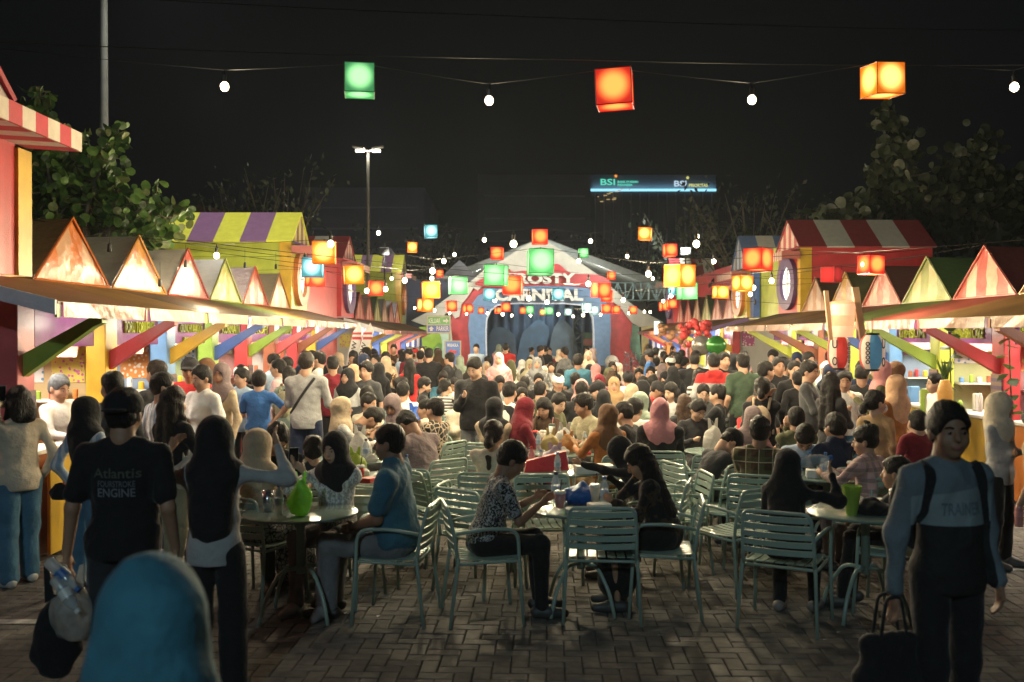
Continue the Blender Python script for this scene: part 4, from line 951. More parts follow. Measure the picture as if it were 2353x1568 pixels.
for i in range(420):
    z = rr.uniform(.35, 1.25); r_ = .42*(1-abs(z-.8)/.9); a = rr.uniform(0, 6.28); p = Vector((r_*math.cos(a)*rr.uniform(.4, 1), r_*math.sin(a)*rr.uniform(.4, 1), z)); d = Vector((rr.uniform(-1, 1), rr.uniform(-1, 1), rr.uniform(-.3, 1)))*.09; e_ = Vector((rr.uniform(-1, 1), rr.uniform(-1, 1), 0))*.03
    q.add([p, p+d+e_, p+d-e_], [(0, 1, 2)])
q.build('crown', mat('tinsel', (.5,.58,.6), rough=.25, metal=.7), tt); q = MB(); q.tube([(0,0,0),(0,0,1.1)], .03, 6); q.build('trunk', M_black, tt)
# direction signs
def board_sign(name, label, x0, x1, y0, y1, Z, rows, post=None, frame=(.55,.5,.4)):
    root = thing(name, label, 'sign', (0, 0, 0)); a = PX(x0, y0, Z); b = PX(x1, y1, Z)
    q = MB(); q.box(a.x, Z, b.z, b.x, Z+.05, a.z, b=.01); q.build('panel', mat('sign frame %s' % str(frame), frame, rough=.5), root)
    for (ya, yb, xa, xb, col, items) in rows:
        p0 = PX(xa, ya, Z); p1 = PX(xb, yb, Z); q = MB(); q.box(p0.x, Z-.012, p1.z, p1.x, Z-.001, p0.z); q.build('face', mat('sign face %s' % str(col), col, rough=.4, bump=0), root)
        for it in items:
            if it[0] == 't': arch_text(it[1], it[2], it[3], it[4], it[5], Z-.02, mat('sign white', (.85,.85,.82), bump=0), root, .005)
            else:
                o_ = outline('arrow', it[1], Z-.02, .006, mat('arrow %s' % str(it[2]), it[2], bump=0), root)
    if post:
        for px_ in post: p_ = PX(px_, y1, Z); q = MB(); q.tube([(p_.x, Z+.08, 0), (p_.x, Z+.08, a.z)], .03, 8); q.build('post', mat('post cream', (.5,.42,.3)), root)
board_sign('direction_sign', 'green KELUAR and blue PARKIR direction sign on a cream post', 980, 1036, 725, 767, 31, [
    (729, 746, 983, 1033, (.08,.36,.07), [('t', 'KELUAR', 985, 1012, 732, 743), ('a', [(1018,735),(1025,735),(1025,731),(1031,737.5),(1025,744),(1025,740),(1018,740)], (.8,.8,.75))]),
    (748, 764, 983, 1033, (.06,.10,.45), [('t', 'PARKIR', 1003, 1031, 750, 761), ('a', [(988,761),(988,756),(985,756),(991,750),(997,756),(994,756),(994,761)], (.8,.8,.75))])], post=(1033,))
board_sign('banner_stand', 'blue MUSHOLA banner with a red arrow beside the arch', 1021, 1060, 783, 850, 30, [
    (785, 850, 1024, 1057, (.07,.16,.5), [('t', 'MUSHOLA', 1028, 1053, 790, 797), ('a', [(1029,809),(1038,802),(1038,806),(1049,806),(1049,812),(1038,812),(1038,816)], (.6,.06,.05))])], post=(1024, 1057), frame=(.45,.4,.3))
board_sign('no_entry_notice', 'small dark notice with a red symbol inside the arch', 1340, 1362, 765, 796, 46.2, [(779, 794, 1341, 1361, (.25,.06,.05), [])], frame=(.05,.1,.06))
q = MB(); a = PX(1504, 739, 33); b = PX(1515, 768, 33); q.box(a.x, 33, b.z, b.x, 33.08, a.z); b2 = PX(1525, 768, 33); q.box(b.x, 33, b.z, b2.x, 33.08, b.z+.1)
tag(q.build('glowing_letter', emis('sign white glow', (.85, 1, 1), 2.5)), 'glowing white L shaped light on the far east awning corner', 'light')
# skis, cup lantern, paper lanterns
M_ski = mat('ski white', (.66,.64,.6), rough=.4)
for (xa, ya, xb, yb, Z, lb) in ((862, 752, 838, 872, 22.2, 'giant white ski leaning at the awning end, nearer the stalls'), (888, 752, 852, 878, 22.0, 'giant white ski leaning at the awning end, nearer the aisle')):
    r_ = thing('giant_ski', lb, 'ski'); A = PX(xa-40, ya, Z); B_ = PX(xb-40, yb, Z); d = (A-B_).normalized(); q = MB(); q.prism([B_+Vector((-.11, 0, 0)), B_+Vector((.11, 0, 0)), A+Vector((.10, 0, -.1)), A+d*.1, A+Vector((-.10, 0, -.1))], (0, .05, 0)); q.build('board', M_ski, r_)
    q = MB(); C_ = A-d*.12; q.prism([C_+Vector((-.10,-.006,-.05)), C_+Vector((.10,-.006,-.05)), C_+Vector((.1,-.006,.0)), C_+Vector((-.1,-.006,0))], (0, .004, 0)); q.prism([C_+Vector((-.10,-.006,-.16)), C_+Vector((.10,-.006,-.16)), C_+Vector((.1,-.006,-.1)), C_+Vector((-.1,-.006,-.1))], (0, .004, 0)); q.build('tip_mark', PT['red'], r_)
    Mt = frame_M((A+B_)/2+Vector((0, -.012, 0)), d, Vector((-d.z, 0, d.x))); lettering('SNOW', .55, .10, Mt, M_black, r_, ext=.004)
def paper_lantern(x, y0, y1, Z, c, label, chars):
    t = PX(x, y0, Z); b = PX(x, y1, Z); H = t.z-b.z; root = thing('paper_lantern', label, 'lantern', (t.x, Z, b.z), group='paper lanterns at the takoyaki stall')
    r_ = .128; prof = []; n = 40
    for i in range(n+1):
        f = i/n; z = H*(.05+.9*f); rr_ = r_*(1-abs(2*f-1)**3.5*.45); prof.append((rr_+(.003 if i % 2 else 0), z))
    vs = []; fs = []; m = 24; q = MB()
    for r2, z in prof: vs += [(r2*math.cos(2*math.pi*j/m), r2*math.sin(2*math.pi*j/m), z) for j in range(m)]
    for i in range(n):
        for j in range(m):
            a_ = (j+.5)/m*360; q.cur = 1 if abs((a_-270+180) % 360-180) < 24 else 2 if abs((a_-180+180) % 360-180) < 12 else 0
            q.mi.append(q.cur); q.f.append((i*m+j, i*m+(j+1) % m, (i+1)*m+(j+1) % m, (i+1)*m+j))
    q.v = vs
    q.build('shade', [mat('paper', (.62,.52,.42), rough=.7, trans=.3, emit=.35, ecol=(.8,.6,.45)), mat('paper '+c, dict(red=(.55,.05,.04), blue=(.08,.25,.42))[c], rough=.6, trans=.3, emit=.3), mat('paper red', (.55,.05,.04), rough=.6, trans=.3, emit=.3)], root, True)  # faint emission in the paper stands in for light on its front
    for z in (0, H*.95): q = MB(); q.lathe([(.07, z), (.075, z+.02), (.07, z+H*.055)], 16); q.build('cap', M_black, root)
    for sx, s_ in ((-.62, chars[0]), (.62, chars[1])):
        for i, ch in enumerate(s_):
            an = math.asin(sx); zz = H*(.72-.5*i/max(1, len(s_)-1)*.95); rr_ = r_*.985+.006
            M = frame_M((rr_*math.sin(an), -rr_*math.cos(an), zz), (math.cos(an), math.sin(an), 0), (0, 0, 1)); lettering(ch, .045 if len(s_) > 3 else .06, .045 if len(s_) > 3 else .10, M, M_black, root, ext=.002)
    q = MB(); q.tube([(0, 0, H*.95), (0, 0, H+.16)], .004, 4); q.build('string', M_black, root)
paper_lantern(1928, 768, 850, 11.6, 'red', 'striped paper lantern with a broad red stripe', ('UO', 'ooooo'))
paper_lantern(2004, 766, 853, 10.4, 'blue', 'striped paper lantern with a broad blue stripe', ('ooooo', 'UO'))
cl = thing('cup_lantern', 'glowing cup shaped lantern above the red striped paper lantern', 'lantern', tuple(PX(1934, 775, 11.4)))
q = MB(); q.lathe([(.125, 0), (.15, .34), (.14, .40), (.05, .42)], 20); q.build('cup', mat('cup glow', (.7,.35,.2), rough=.5, emit=.9, ecol=(1,.5,.24), pat='hstripe', col2=(.75,.7,.6), pscale=4), cl, True)
for (xa, ya, xb, yb, lb) in ((1899, 668, 1910, 782, 'slim wooden chopstick left of the cup lantern'), (1966, 660, 1985, 782, 'thicker pale chopstick right of the cup lantern')):
    A = PX(xa, ya, 11.35); B_ = PX(xb, yb, 11.35); q = MB(); w_ = .022 if xa < 1940 else .034; q.prism([B_+Vector((-w_, 0, 0)), B_+Vector((w_, 0, 0)), A+Vector((w_*1.1, 0, 0)), A+Vector((-w_*1.1, 0, 0))], (0, w_*1.6, 0))
    tag(q.build('giant_chopstick', mat('chopstick', (.55,.33,.18), rough=.5)), lb, 'chopstick')
# hoisted inflatables near the far east stalls
for (x, y, Z, r_, c, lb) in ((1646, 794, 20.2, .21, (.05,.25,.04), 'shiny green round balloon hanging at the east stalls'), (1612, 794, 20.5, .22, (.25,.23,.21), 'grey wreath shaped balloon beside the green balloon')):
    p = PX(x, y, Z); q = MB(); q.ball((p.x, p.y, p.z), (r_, r_*.55, r_*.95), 18); tag(q.build('foil_balloon', mat('foil '+lb[:6], c, rough=.15, metal=.4, coat=.5), None, True), lb, 'balloon')
for i, (x, y, Z) in enumerate(((1600, 772, 22), (1545, 775, 26))):
    p = PX(x, y, Z); q = MB(); rr = random.Random(i)
    for j in range(26): a = Vector((p.x+rr.uniform(-.35, .35), p.y+rr.uniform(-.2, .2), p.z+rr.uniform(-.3, .3))); q.ball(a, rr.uniform(.05, .11), 7)
    tag(q.build('hanging_decoration', mat('deco %d' % i, ((.5,.04,.04), (.5,.25,.12))[i], rough=.5), None, True), ('bright red bunched decoration hanging under the far east awning', 'small orange bunched decoration under the far east awning')[i], 'decoration')
# ------------------------------------------------------------------ dark background
for (x0, x1, y0, Z, d, c, lb) in ((700, 975, 432, 150, 30, (.17,.17,.20), 'long dark low building behind the lamp post'), (1100, 1357, 402, 170, 30, (.15,.15,.18), 'dark flat roofed building left of the lit bank tower')):
    r_ = thing('building', lb, 'building'); a = PX(x0, y0, Z); b = PX(x1, y0, Z); q = MB(); q.box(a.x, Z, -1, b.x, Z+d, a.z); q.build('wall', mat('night wall %.3f' % c[0], c, rough=.9, var=.15, scale=.2), r_)
    for i in range(5):
        z_ = a.z*(.35+.13*i); q = MB(); q.box(a.x+1, Z-.25, z_, b.x-1, Z-.002, z_+.25); q.build('ledge', mat('night ledge', (.3,.3,.33), rough=.8), r_)
bt = thing('office_tower', 'dark office tower with lit BSI bank signs along its roof', 'building'); Z = 210; a = PX(1357, 402, Z); b = PX(1645, 437, Z)
q = MB(); q.box(a.x, Z, -1, b.x, Z+35, a.z-1.6); q.build('wall', mat('tower wall', (.12,.12,.135), rough=.8), bt)
for i in range(14):
    xx = a.x+(b.x-a.x)*(i+.5)/14; q = MB(); q.box(xx-.1, Z-.35, 8, xx+.1, Z-.002, b.z-.8); q.build('fin', mat('tower fin', (.3,.3,.32), rough=.7), bt)
q = MB(); q.box(a.x, Z-.35, b.z-.3, b.x, Z-.003, b.z+.2); q.build('light_strip', emis('blue strip', (.32,.75,1), 1.3), bt)
gm = bpy.data.materials.new('parapet_wash'); gm.use_nodes = True
q = MB(); q.box(a.x, Z-.02, b.z+.21, b.x, Z-.003, a.z-.02); q.build('parapet', mat('parapet', (.12,.12,.13), rough=.8), bt)
gl_ = bpy.data.lights.new('strip_wash', 'AREA'); gl_.shape = 'RECTANGLE'; gl_.size = 26; gl_.size_y = .25; gl_.energy = 220; gl_.color = (.3,.7,1); go_ = bpy.data.objects.new('strip_wash', gl_); COL.objects.link(go_); go_.location = ((a.x+b.x)/2, Z-.55, b.z+.3); go_.rotation_euler = (rad(150), 0, 0)
E1 = emis('bsi green', (.12,.75,.55), 1.0); E2 = emis('bsi white', (.55,.72,.85), 1.0); E3 = emis('bsi yellow', (.75,.75,.22), .9); E4 = emis('bsi orange', (1,.35,.05), 1.1)
arch_text('BSI', 1380, 1413, 412, 426, Z-.6, E1, bt, .1); arch_text('BANK SYARIAH', 1419, 1466, 416, 421, Z-.6, E1, bt, .1); arch_text('INDONESIA', 1419, 1453, 423, 428, Z-.6, E1, bt, .1)
arch_text('BSI', 1549, 1577, 416, 429, Z-.6, E2, bt, .1); arch_text('PRIORITAS', 1583, 1626, 423, 430, Z-.6, E3, bt, .1)
for (x, y, e_) in ((1415, 405, E4), (1580, 409, E3)):
    outline('star', [(x+4.2*(1 if k % 2 == 0 else .55)*math.sin(k*math.pi/5), y-4.2*(1 if k % 2 == 0 else .55)*math.cos(k*math.pi/5)) for k in range(10)], Z-.6, .2, e_, bt)
E5 = emis('far window', (1,.72,.3), .55)
for (x, y, w_) in ((1375,452,3),(1383,463,8),(1391,449,8),(1399,445,9),(1405,442,8),(1411,458,9),(1418,440,8),(1424,437,8),(1430,434,6),(1447,435,3),(1398,458,8),(1272,452,8),(1413,455,7)):
    p = PX(x, y, Z-1); q = MB(); q.box(p.x-w_*.045, Z-.7, p.z-.06, p.x+w_*.045, Z-.36, p.z+.06); q.build('lit_window', E5, bt)
# low hills of dark tree mass far behind
def lamp_post(x, ytop, Z, label, lit, heads, hgt=None, r=.065, c=(.45,.45,.42)):
    t = PX(x, ytop, Z); root = thing('lamp_post', label, 'lamp post', (t.x, Z, 0)); mp = mat('post metal %.2f' % c[0], c, rough=.5, metal=.2)
    q = MB(); q.tube([(0, 0, 0), (0, 0, .3), (0, 0, t.z*.55), (0, 0, t.z)], [r*1.25, r*1.1, r, r*.8], 10); q.build('pole', mp, root, 40)
    q = MB(); q.tube([(-heads, 0, t.z-.02), (heads, 0, t.z-.02)], .03, 6); q.build('arm', mp, root)
    for s in (-1, 1):
        q = MB(); q.prism([(s*heads*.35, -.12, t.z+.02), (s*heads*1.4, -.12, t.z+.10), (s*heads*1.4, .12, t.z+.10), (s*heads*.35, .12, t.z+.02)][::s], (0, 0, .06)); hd = q.build('lamp_head', mp, root)
        if lit: q = MB(); q.box(s*heads*.4 if s > 0 else s*heads*1.1, -.1, t.z-.06, s*heads*1.1 if s > 0 else s*heads*.4, .1, t.z+.005); q.build('lens', emis('street lens', (1,.92,.75), 9 if s < 0 else 2.), hd)
    return root
lamp_post(846, 346, 38, 'tall lit lamp post with two flat heads behind the west stalls', True, .42, c=(.2,.19,.16))
lamp_post(240, -160, 17.5, 'tall grey steel post rising out of the sea grape tree', False, .5, r=.075, c=(.13,.145,.15))
ld = bpy.data.lights.new('street', 'POINT'); ld.energy = 500; ld.color = (1,.93,.8); ld.shadow_soft_size = .2; lo = bpy.data.objects.new('pole_light', ld); COL.objects.link(lo); lo.location = PX(846, 352, 38)
ld = bpy.data.lights.new('street', 'SPOT'); ld.energy = 950; ld.color = (1,.95,.82); ld.shadow_soft_size = .2; ld.spot_size = rad(110); ld.spot_blend = .7; lo = bpy.data.objects.new('pole_light', ld); COL.objects.link(lo); lo.location = PX(240, -160, 17.0)+Vector((.5, .1, .0)); lo.rotation_euler = (rad(38), 0, rad(-35))  # unseen flood above the frame, added to light the yellow roof
for (x_, y_, z_, e_) in ((-20, 115, 14, 1300), (15, 125, 14, 1300), (30, 170, 12, 1500)):   # unseen lamps added to brighten the far buildings
    ld = bpy.data.lights.new('road', 'POINT'); ld.energy = e_; ld.color = (.8,.85,1); ld.shadow_soft_size = .3; lo = bpy.data.objects.new('building_fill', ld); COL.objects.link(lo); lo.location = (x_, y_, z_)
# unseen pole added behind the photographer to light the backs of the chairs
lp = thing('lamp_post', 'added tall lamp post out of view behind the photographer', 'lamp post', (-2.5, -9.0, 0)); q = MB(); q.tube([(0,0,0),(0,0,7.5)], [.08,.06], 8); q.build('pole', mat('post metal 0.45', (.45,.45,.42), rough=.5), lp); q = MB(); q.box(-.5, -.15, 7.5, .5, .15, 7.6); q.build('lamp_head', mat('post metal 0.45', (.45,.45,.42)), lp)
ld = bpy.data.lights.new('street', 'SPOT'); ld.energy = 2700; ld.color = (.64,.9,1.0); ld.shadow_soft_size = .25; ld.spot_size = rad(150); ld.spot_blend = .6; lo = bpy.data.objects.new('pole_light', ld); COL.objects.link(lo); lo.location = (-2.5, -9.0, 7.4); lo.rotation_euler = (rad(35), 0, rad(-5))
# ------------------------------------------------------------------ trees
LEAFM = [mat('leaf %d' % i, c, rough=.45, var=.2, scale=12, bump=.15, trans=.3) for i, c in enumerate(((.07,.14,.03), (.11,.20,.045), (.035,.07,.022), (.14,.17,.06)))]
def leaf_shape(r, n=9):
    vs = [(0, 0, 0)]+[(r*math.cos(2*math.pi*i/n), r*.93*math.sin(2*math.pi*i/n), .12*r*math.cos(4*math.pi*i/n)) for i in range(n)]
    return vs, [(0, 1+i, 1+(i+1) % n) for i in range(n)]
def leafy_tree(label, branches, Z, r, nparts, nmass, seed, spread=.42, name='sea_grape_tree', mats=LEAFM, base=None, name2='leaf'):
    rr = random.Random(seed); x0 = base if base else sum(b[0][0] for b in branches)/len(branches)
    root = thing(name, label, 'tree', (WX(x0, Z), Z, 0)); O = Vector((WX(x0, Z), Z, 0)); tr = MB(); spots = []
    fork = Vector((0, 0, 1.5)); tr.tube([(0, 0, -.05), (.05, 0, .7), fork], [.14, .11, .09], 8)
    for (pts) in branches:
        P = [fork]+[PX(x, y, Z+dz)-O for x, y, dz in pts]; P = [Vector(p) for p in arc(P, .4, 3)]; n = len(P)
        tr.tube(P, [.035*(1-i/n)+.005 for i in range(n)], 6)
        L = sum((P[i+1]-P[i]).length for i in range(n-1))
        for i in range(n-1):
            for _ in range(max(2, int((P[i+1]-P[i]).length*120))):
                t = rr.random(); p = P[i].lerp(P[i+1], t); f = (i+t)/n
                if f < .25: continue
                s = spread*(1.15-f)+.07; d = Vector((rr.gauss(0, 1), rr.gauss(0, 1), rr.gauss(0, .8)))*s*.6
                spots.append((p+d, f))
                if rr.random() < .16: tr.tube([p, p+d*.5+Vector((0, 0, -.03)), p+d], [.012, .008, .004], 4, False)
    tr.build('trunk', mat('bark', (.10,.085,.065), rough=.9, var=.3, bump=.6), root)
    rr.shuffle(spots); spots.sort(key=lambda s: s[0].y); meshes = []
    for m in mats:
        mb = MB(); mb.add(*leaf_shape(r)); meshes.append(mb.mesh('leaf', m))
    mass = MB(); step = max(1, len(spots)//max(1, nparts))
    for i, (p, f) in enumerate(spots[:nparts+nmass]):
        E = Euler((rr.uniform(.5, 2.6), rr.uniform(-.9, .9), rr.uniform(-1.4, 1.4))); s = rr.uniform(.6, 1.15); mi = rr.choice((0, 0, 1, 1, 2, 2, 3))
        if i < nparts:
            o = link(name2, meshes[mi % len(mats)], root); o.location = p; o.rotation_euler = E; o.scale = (s, s, s)
        else:
            M = Matrix.Translation(p) @ E.to_matrix().to_4x4() @ Matrix.Scale(s, 4); mass.cur = mi % len(mats); mass.add(*leaf_shape(r), M)
    if mass.v: f = mass.build('crown', mats, root); f['kind'] = 'stuff'
    return root
B1 = [[(150,560,0),(120,450,0),(100,330,0),(92,205,0)], [(190,520,0),(215,430,.2),(250,350,.2),(275,295,.2)], [(160,470,.5),(165,400,.5),(185,310,.3)], [(230,540,0),(300,500,0),(350,455,-.2),(362,440,-.2)], [(240,560,.3),(330,540,.2),(400,495,0),(425,478,0)],
      [(220,480,.6),(250,430,.6),(262,395,.5)], [(140,540,.8),(110,420,.8),(120,350,.8)], [(260,570,-.3),(330,560,-.3),(385,535,-.3)], [(200,560,.8),(280,530,.8),(310,470,.8)], [(120,500,.2),(95,430,.3),(85,300,.3),(80,230,.2)], [(180,520,.4),(170,440,.4),(150,380,.4)], [(260,520,.4),(280,460,.4),(250,400,.4)], [(200,500,.3),(220,470,.3),(200,390,.3)]]
leafy_tree('sea grape tree with big round leaves behind the west tent roofs', B1, 13.6, .074, 300, 3600, 11, base=215)
B2 = [[(2120,540,0),(2090,400,0),(2060,330,0),(2030,258,0)], [(2180,520,.2),(2190,420,.2),(2200,355,.2)], [(2250,520,.2),(2262,400,.2),(2253,315,.2)], [(2080,540,.4),(2040,450,.4),(2008,385,.3)], [(2060,560,0),(1990,500,0),(1960,455,0),(1975,485,0)], [(2000,560,.4),(1940,510,.4),(1880,486,.4)],
      [(2300,520,.3),(2330,440,.3),(2345,400,.3)], [(2220,520,.6),(2280,470,.6),(2320,500,.6)], [(2150,540,.6),(2130,460,.6),(2110,420,.6)], [(2230,560,0),(2290,540,0),(2345,560,-.2)], [(2140,560,.4),(2160,500,.4),(2180,470,.4)], [(2060,570,.6),(2030,520,.6),(2010,490,.6)], [(2200,600,0),(2240,620,0),(2330,640,0)], [(2280,600,.6),(2340,480,.6),(2380,470,.6)]]
LD = [mat('dark leaf %d' % i, c, rough=.5, var=.2, scale=12, bump=.15, trans=.25) for i, c in enumerate(((.03,.045,.02), (.045,.06,.03), (.02,.03,.015), (.07,.08,.045)))]
leafy_tree('sea grape tree with tall leafy stems behind the east tent roofs', B2, 24.5, .14, 300, 3000, 23, spread=.72, mats=LD, base=2180)
def thin_tree(x, y, Z, w, h, seed, label, n=700):
    rr = random.Random(seed); t = PX(x, y, Z); root = thing('background_tree', label, 'tree', (t.x, Z, 0), group='dark trees behind the stalls'); tr = MB(); H = t.z; tr.tube([(0, 0, 0), (.1, 0, H*.5)], [.18, .1], 6); c = MB()
    for b in range(26):
        a = rr.uniform(0, 6.28); e = Vector((math.cos(a)*w*rr.uniform(.2, 1), math.sin(a)*w*.6*rr.random(), H*rr.uniform(.62, 1.0))); s = Vector((.1, 0, H*rr.uniform(.3, .5))); mdl = s.lerp(e, .5)+Vector((0, 0, .2)); tr.tube([s, mdl, e], [.05, .03, .008], 4, False)
        for i in range(n//26):
            p = s.lerp(e, rr.uniform(.45, 1.05))+Vector((rr.gauss(0, .32), rr.gauss(0, .3), rr.gauss(0, .28)))*w*.30; E = Euler((rr.uniform(0, 3), rr.uniform(0, 3), rr.uniform(0, 6))); c.cur = rr.choice((0, 1, 2)); q_ = rr.uniform(.06, .13)*(Z/28)**.5
            c.add([(-q_, 0, 0), (0, -q_*.5, 0), (q_, 0, 0), (0, q_*.5, 0)], [(0, 1, 2, 3)], Matrix.Translation(p) @ E.to_matrix().to_4x4())
    tr.build('trunk', mat('bark', (.1,.085,.065)), root); f = c.build('crown', LD[:3], root); f['kind'] = 'stuff'
for i, (x, y, Z, w, lb) in enumerate(((640, 365, 32, 2.4, 'thin dark tree above the yellow and purple roof'), (545, 420, 30, 2.0, 'low scrubby tree left of the yellow and purple roof'), (900, 510, 52, 3.2, 'dark tree behind the far west row right of the lamp post'), (1020, 535, 56, 3.0, 'dark tree between the grey kiosk and the arch'),
        (1590, 445, 40, 2.6, 'dark spreading tree under the bank tower'), (1720, 420, 34, 2.6, 'dark tree left of the red and grey roof'), (1840, 470, 33, 2.6, 'dark tree behind the red and grey roof ridge'), (1480, 520, 62, 4.5, 'dark round tree behind the marquee at the right of the arch'), (1340, 530, 66, 4.5, 'dark tree behind the marquee peak'), (1950, 500, 30, 2.4, 'dark tree behind the dark red roof end'))):
    thin_tree(x, y, Z, w, 0, 40+i, lb)
tk = thing('pitched_roof_house', 'dim brown curved roof behind the sea grape tree', 'house'); p0 = PX(345, 470, 30); p1 = PX(560, 500, 30); q = MB(); q.prism([(p0.x, 30, 2), (p1.x, 30, 2), (p1.x, 30, p1.z-.3), ((p0.x+p1.x)/2+.5, 30, p0.z-.1), ((p0.x*2+p1.x)/3, 30, p0.z), (p0.x, 30, p0.z-.05)], (0, 6, 0)); q.build('roof', mat('dim terracotta', (.09,.055,.045), rough=.8), tk)

# green fronds and a pineapple lamp dressing the fruit stall, a mirror frame beside it
def fronds(x, y0, y1, Z, n, label, seed):
    rr = random.Random(seed); t = PX(x, y0, Z); b = PX(x, y1, Z); root = thing('hanging_fronds', label, 'plant', tuple(t), group='green fronds on the fruit stall'); q = MB(); q.tube([(0,0,0),(0.02,0,(b.z-t.z))], .008, 5); q.build('stem', LEAFM[2], root)
    for i in range(n):
        z = (b.z-t.z)*(i+.5)/n; q = MB(); L = rr.uniform(.12, .2); m = 9; vs = []
        for j in range(m+1): f = j/m; wv = math.sin(math.pi*min(1, f*1.05))*.06*(1+.3*(j % 2)); vs += [(-wv, f*L, -.05*f*f), (wv, f*L, -.05*f*f)]
        q.add(vs, [(2*j, 2*j+1, 2*j+3, 2*j+2) for j in range(m)]); o = q.build('leaf', LEAFM[rr.choice((0, 1, 2))], root); o.location = (0, 0, z); o.rotation_euler = (rr.uniform(-.5, .6), rr.uniform(-.4, .4), rr.uniform(0, 6.28))
fronds(2182, 742, 900, 12.3, 9, 'green leaf garland down the red post of the fruit stall', 1); fronds(2318, 745, 870, 11.4, 6, 'green leaf garland beside the edge bracket', 2); fronds(2322, 860, 960, 11.2, 5, 'lower leaf garland under the big brown bracket', 3)
pl = thing('pineapple_lamp', 'glowing pineapple lamp with green leaves on the fruit stall', 'lamp', tuple(PX(2172, 935, 11.2))); q = MB(); q.lathe([(.04, 0), (.08, .07), (.085, .17), (.05, .3)], 14); q.build('body', mat('pineapple', (.45,.2,.03), rough=.5, emit=.25, ecol=(1,.5,.1), bump=.6, bscale=30), pl, True)
for i in range(7): a = i*.9; q = MB(); q.prism([(-.035, 0, .31), (.035, 0, .31), (.02, .05, .42), (0, .1, .54)], (0, .006, 0)); o = q.build('leaf', LEAFM[1], pl); o.rotation_euler = (0, 0, a)
mf = thing('mirror_frame', 'green framed panel standing in the lime post stall', 'frame', (0, 0, 0)); A = PX(2118, 895, 13.0); B_ = PX(2160, 990, 13.0)
for (x0, z0, x1, z1) in ((A.x, B_.z, A.x+.05, A.z), (B_.x-.05, B_.z, B_.x, A.z), (A.x+.052, A.z-.05, B_.x-.052, A.z)): q = MB(); q.box(x0, 13.0, z0, x1, 13.04, z1); q.build('rail', PT['green'], mf)
q = MB(); q.box(A.x+.052, 13.02, B_.z, B_.x-.052, 13.03, A.z-.052); q.build('panel', M_white, mf)
# ------------------------------------------------------------------ lanterns, bulbs and the wires they hang from
def lantern_mat(n, c, c2, s):
    key = 'lantern '+n
    if key in MATS: return MATS[key]
    m = bpy.data.materials.new(key.replace(' ', '_')); m.use_nodes = True; nt = m.node_tree; nt.nodes.clear(); L = nt.links.new
    tc = nd(nt, 'ShaderNodeTexCoord'); sb = nd(nt, 'ShaderNodeVectorMath', operation='SUBTRACT'); sb.inputs[1].default_value = (0, 0, -.16); L(tc.outputs['Object'], sb.inputs[0])
    ln = nd(nt, 'ShaderNodeVectorMath', operation='LENGTH'); L(sb.outputs[0], ln.inputs[0])
    mr = nd(nt, 'ShaderNodeMapRange', interpolation_type='SMOOTHSTEP', i={'From Min': .14, 'From Max': .215, 'To Min': 1, 'To Max': 0}); L(ln.outputs['Value'], mr.inputs[0])
    mx = nd(nt, 'ShaderNodeMix', data_type='RGBA'); mx.inputs[6].default_value = c4(c); mx.inputs[7].default_value = c4(c2); L(mr.outputs[0], mx.inputs[0])
    ms = nd(nt, 'ShaderNodeMath', operation='MULTIPLY_ADD', i={1: s*1.7, 2: s*.85}); L(mr.outputs[0], ms.inputs[0])  # hot spot of an inner bulb painted into the emission
    e = nd(nt, 'ShaderNodeEmission'); L(mx.outputs[2], e.inputs[0]); L(ms.outputs[0], e.inputs[1])
    d = nd(nt, 'ShaderNodeBsdfDiffuse'); d.inputs[0].default_value = c4(tuple(v*.5 for v in c)); ad = nd(nt, 'ShaderNodeAddShader'); L(e.outputs[0], ad.inputs[0]); L(d.outputs[0], ad.inputs[1])
    o = nd(nt, 'ShaderNodeOutputMaterial'); L(ad.outputs[0], o.inputs[0]); MATS[key] = m; return m
LC = dict(red=((.85,.035,.02), (1,.30,.06), .85), orange=((1,.20,.01), (1,.66,.16), .9), green=((.10,.50,.17), (.42,.95,.38), .62), cyan=((.08,.36,.46), (.55,.9,1), .65), white=((.42,.64,.6), (.8,1,.95), .7), dark=((.35,.02,.02), (.38,.03,.03), .35))  # dark is the unlit lantern, given a faint glow of its own
M_wire = mat('wire black', (.012,.012,.012), rough=.5, bump=0)
def lantern_proto(c):
    a, b, s = LC[c]; m = lantern_mat(c, a, b, s); root = thing('cube_lantern', 'x', 'lantern', group='cube lanterns strung over the aisle')
    S = .14; n = 4; q = MB()
    for ax in range(3):            # six cloth faces, each slightly slack
        for sg in (-1, 1):
            vs = []
            for i in range(n+1):
                for j in range(n+1):
                    u, v = -1+2*i/n, -1+2*j/n; d = 1-.07*(1-u*u)*(1-v*v); p = [0, 0, 0]; p[ax] = sg*S*d; p[(ax+1) % 3] = u*S; p[(ax+2) % 3] = v*S; p[2] -= S+.03; vs.append(p)
            q.add(vs, [((i*(n+1)+j), ((i+1)*(n+1)+j), ((i+1)*(n+1)+j+1), (i*(n+1)+j+1))[::sg] for i in range(n) for j in range(n)])
    q.build('shade', m, root); q = MB(); e = S+.001; z0 = -2*S-.031; z1 = -.029
    C = [(-e,-e),(e,-e),(e,e),(-e,e)]
    for i in range(4):
        a_, b_ = C[i], C[(i+1) % 4]
        q.tube([(a_[0],a_[1],z0),(b_[0],b_[1],z0)], .0042, 4); q.tube([(a_[0],a_[1],z1),(b_[0],b_[1],z1)], .0042, 4); q.tube([(a_[0],a_[1],z0),(a_[0],a_[1],z1)], .0042, 4)
    q.build('frame', mat('lantern frame %s' % c, tuple(v*.25 for v in a), rough=.5), root)
    q = MB(); q.tube([(0, 0, -.03), (0, 0, .005)], .006, 5); q.build('hook', M_wire, root); return root
LP_ = {}
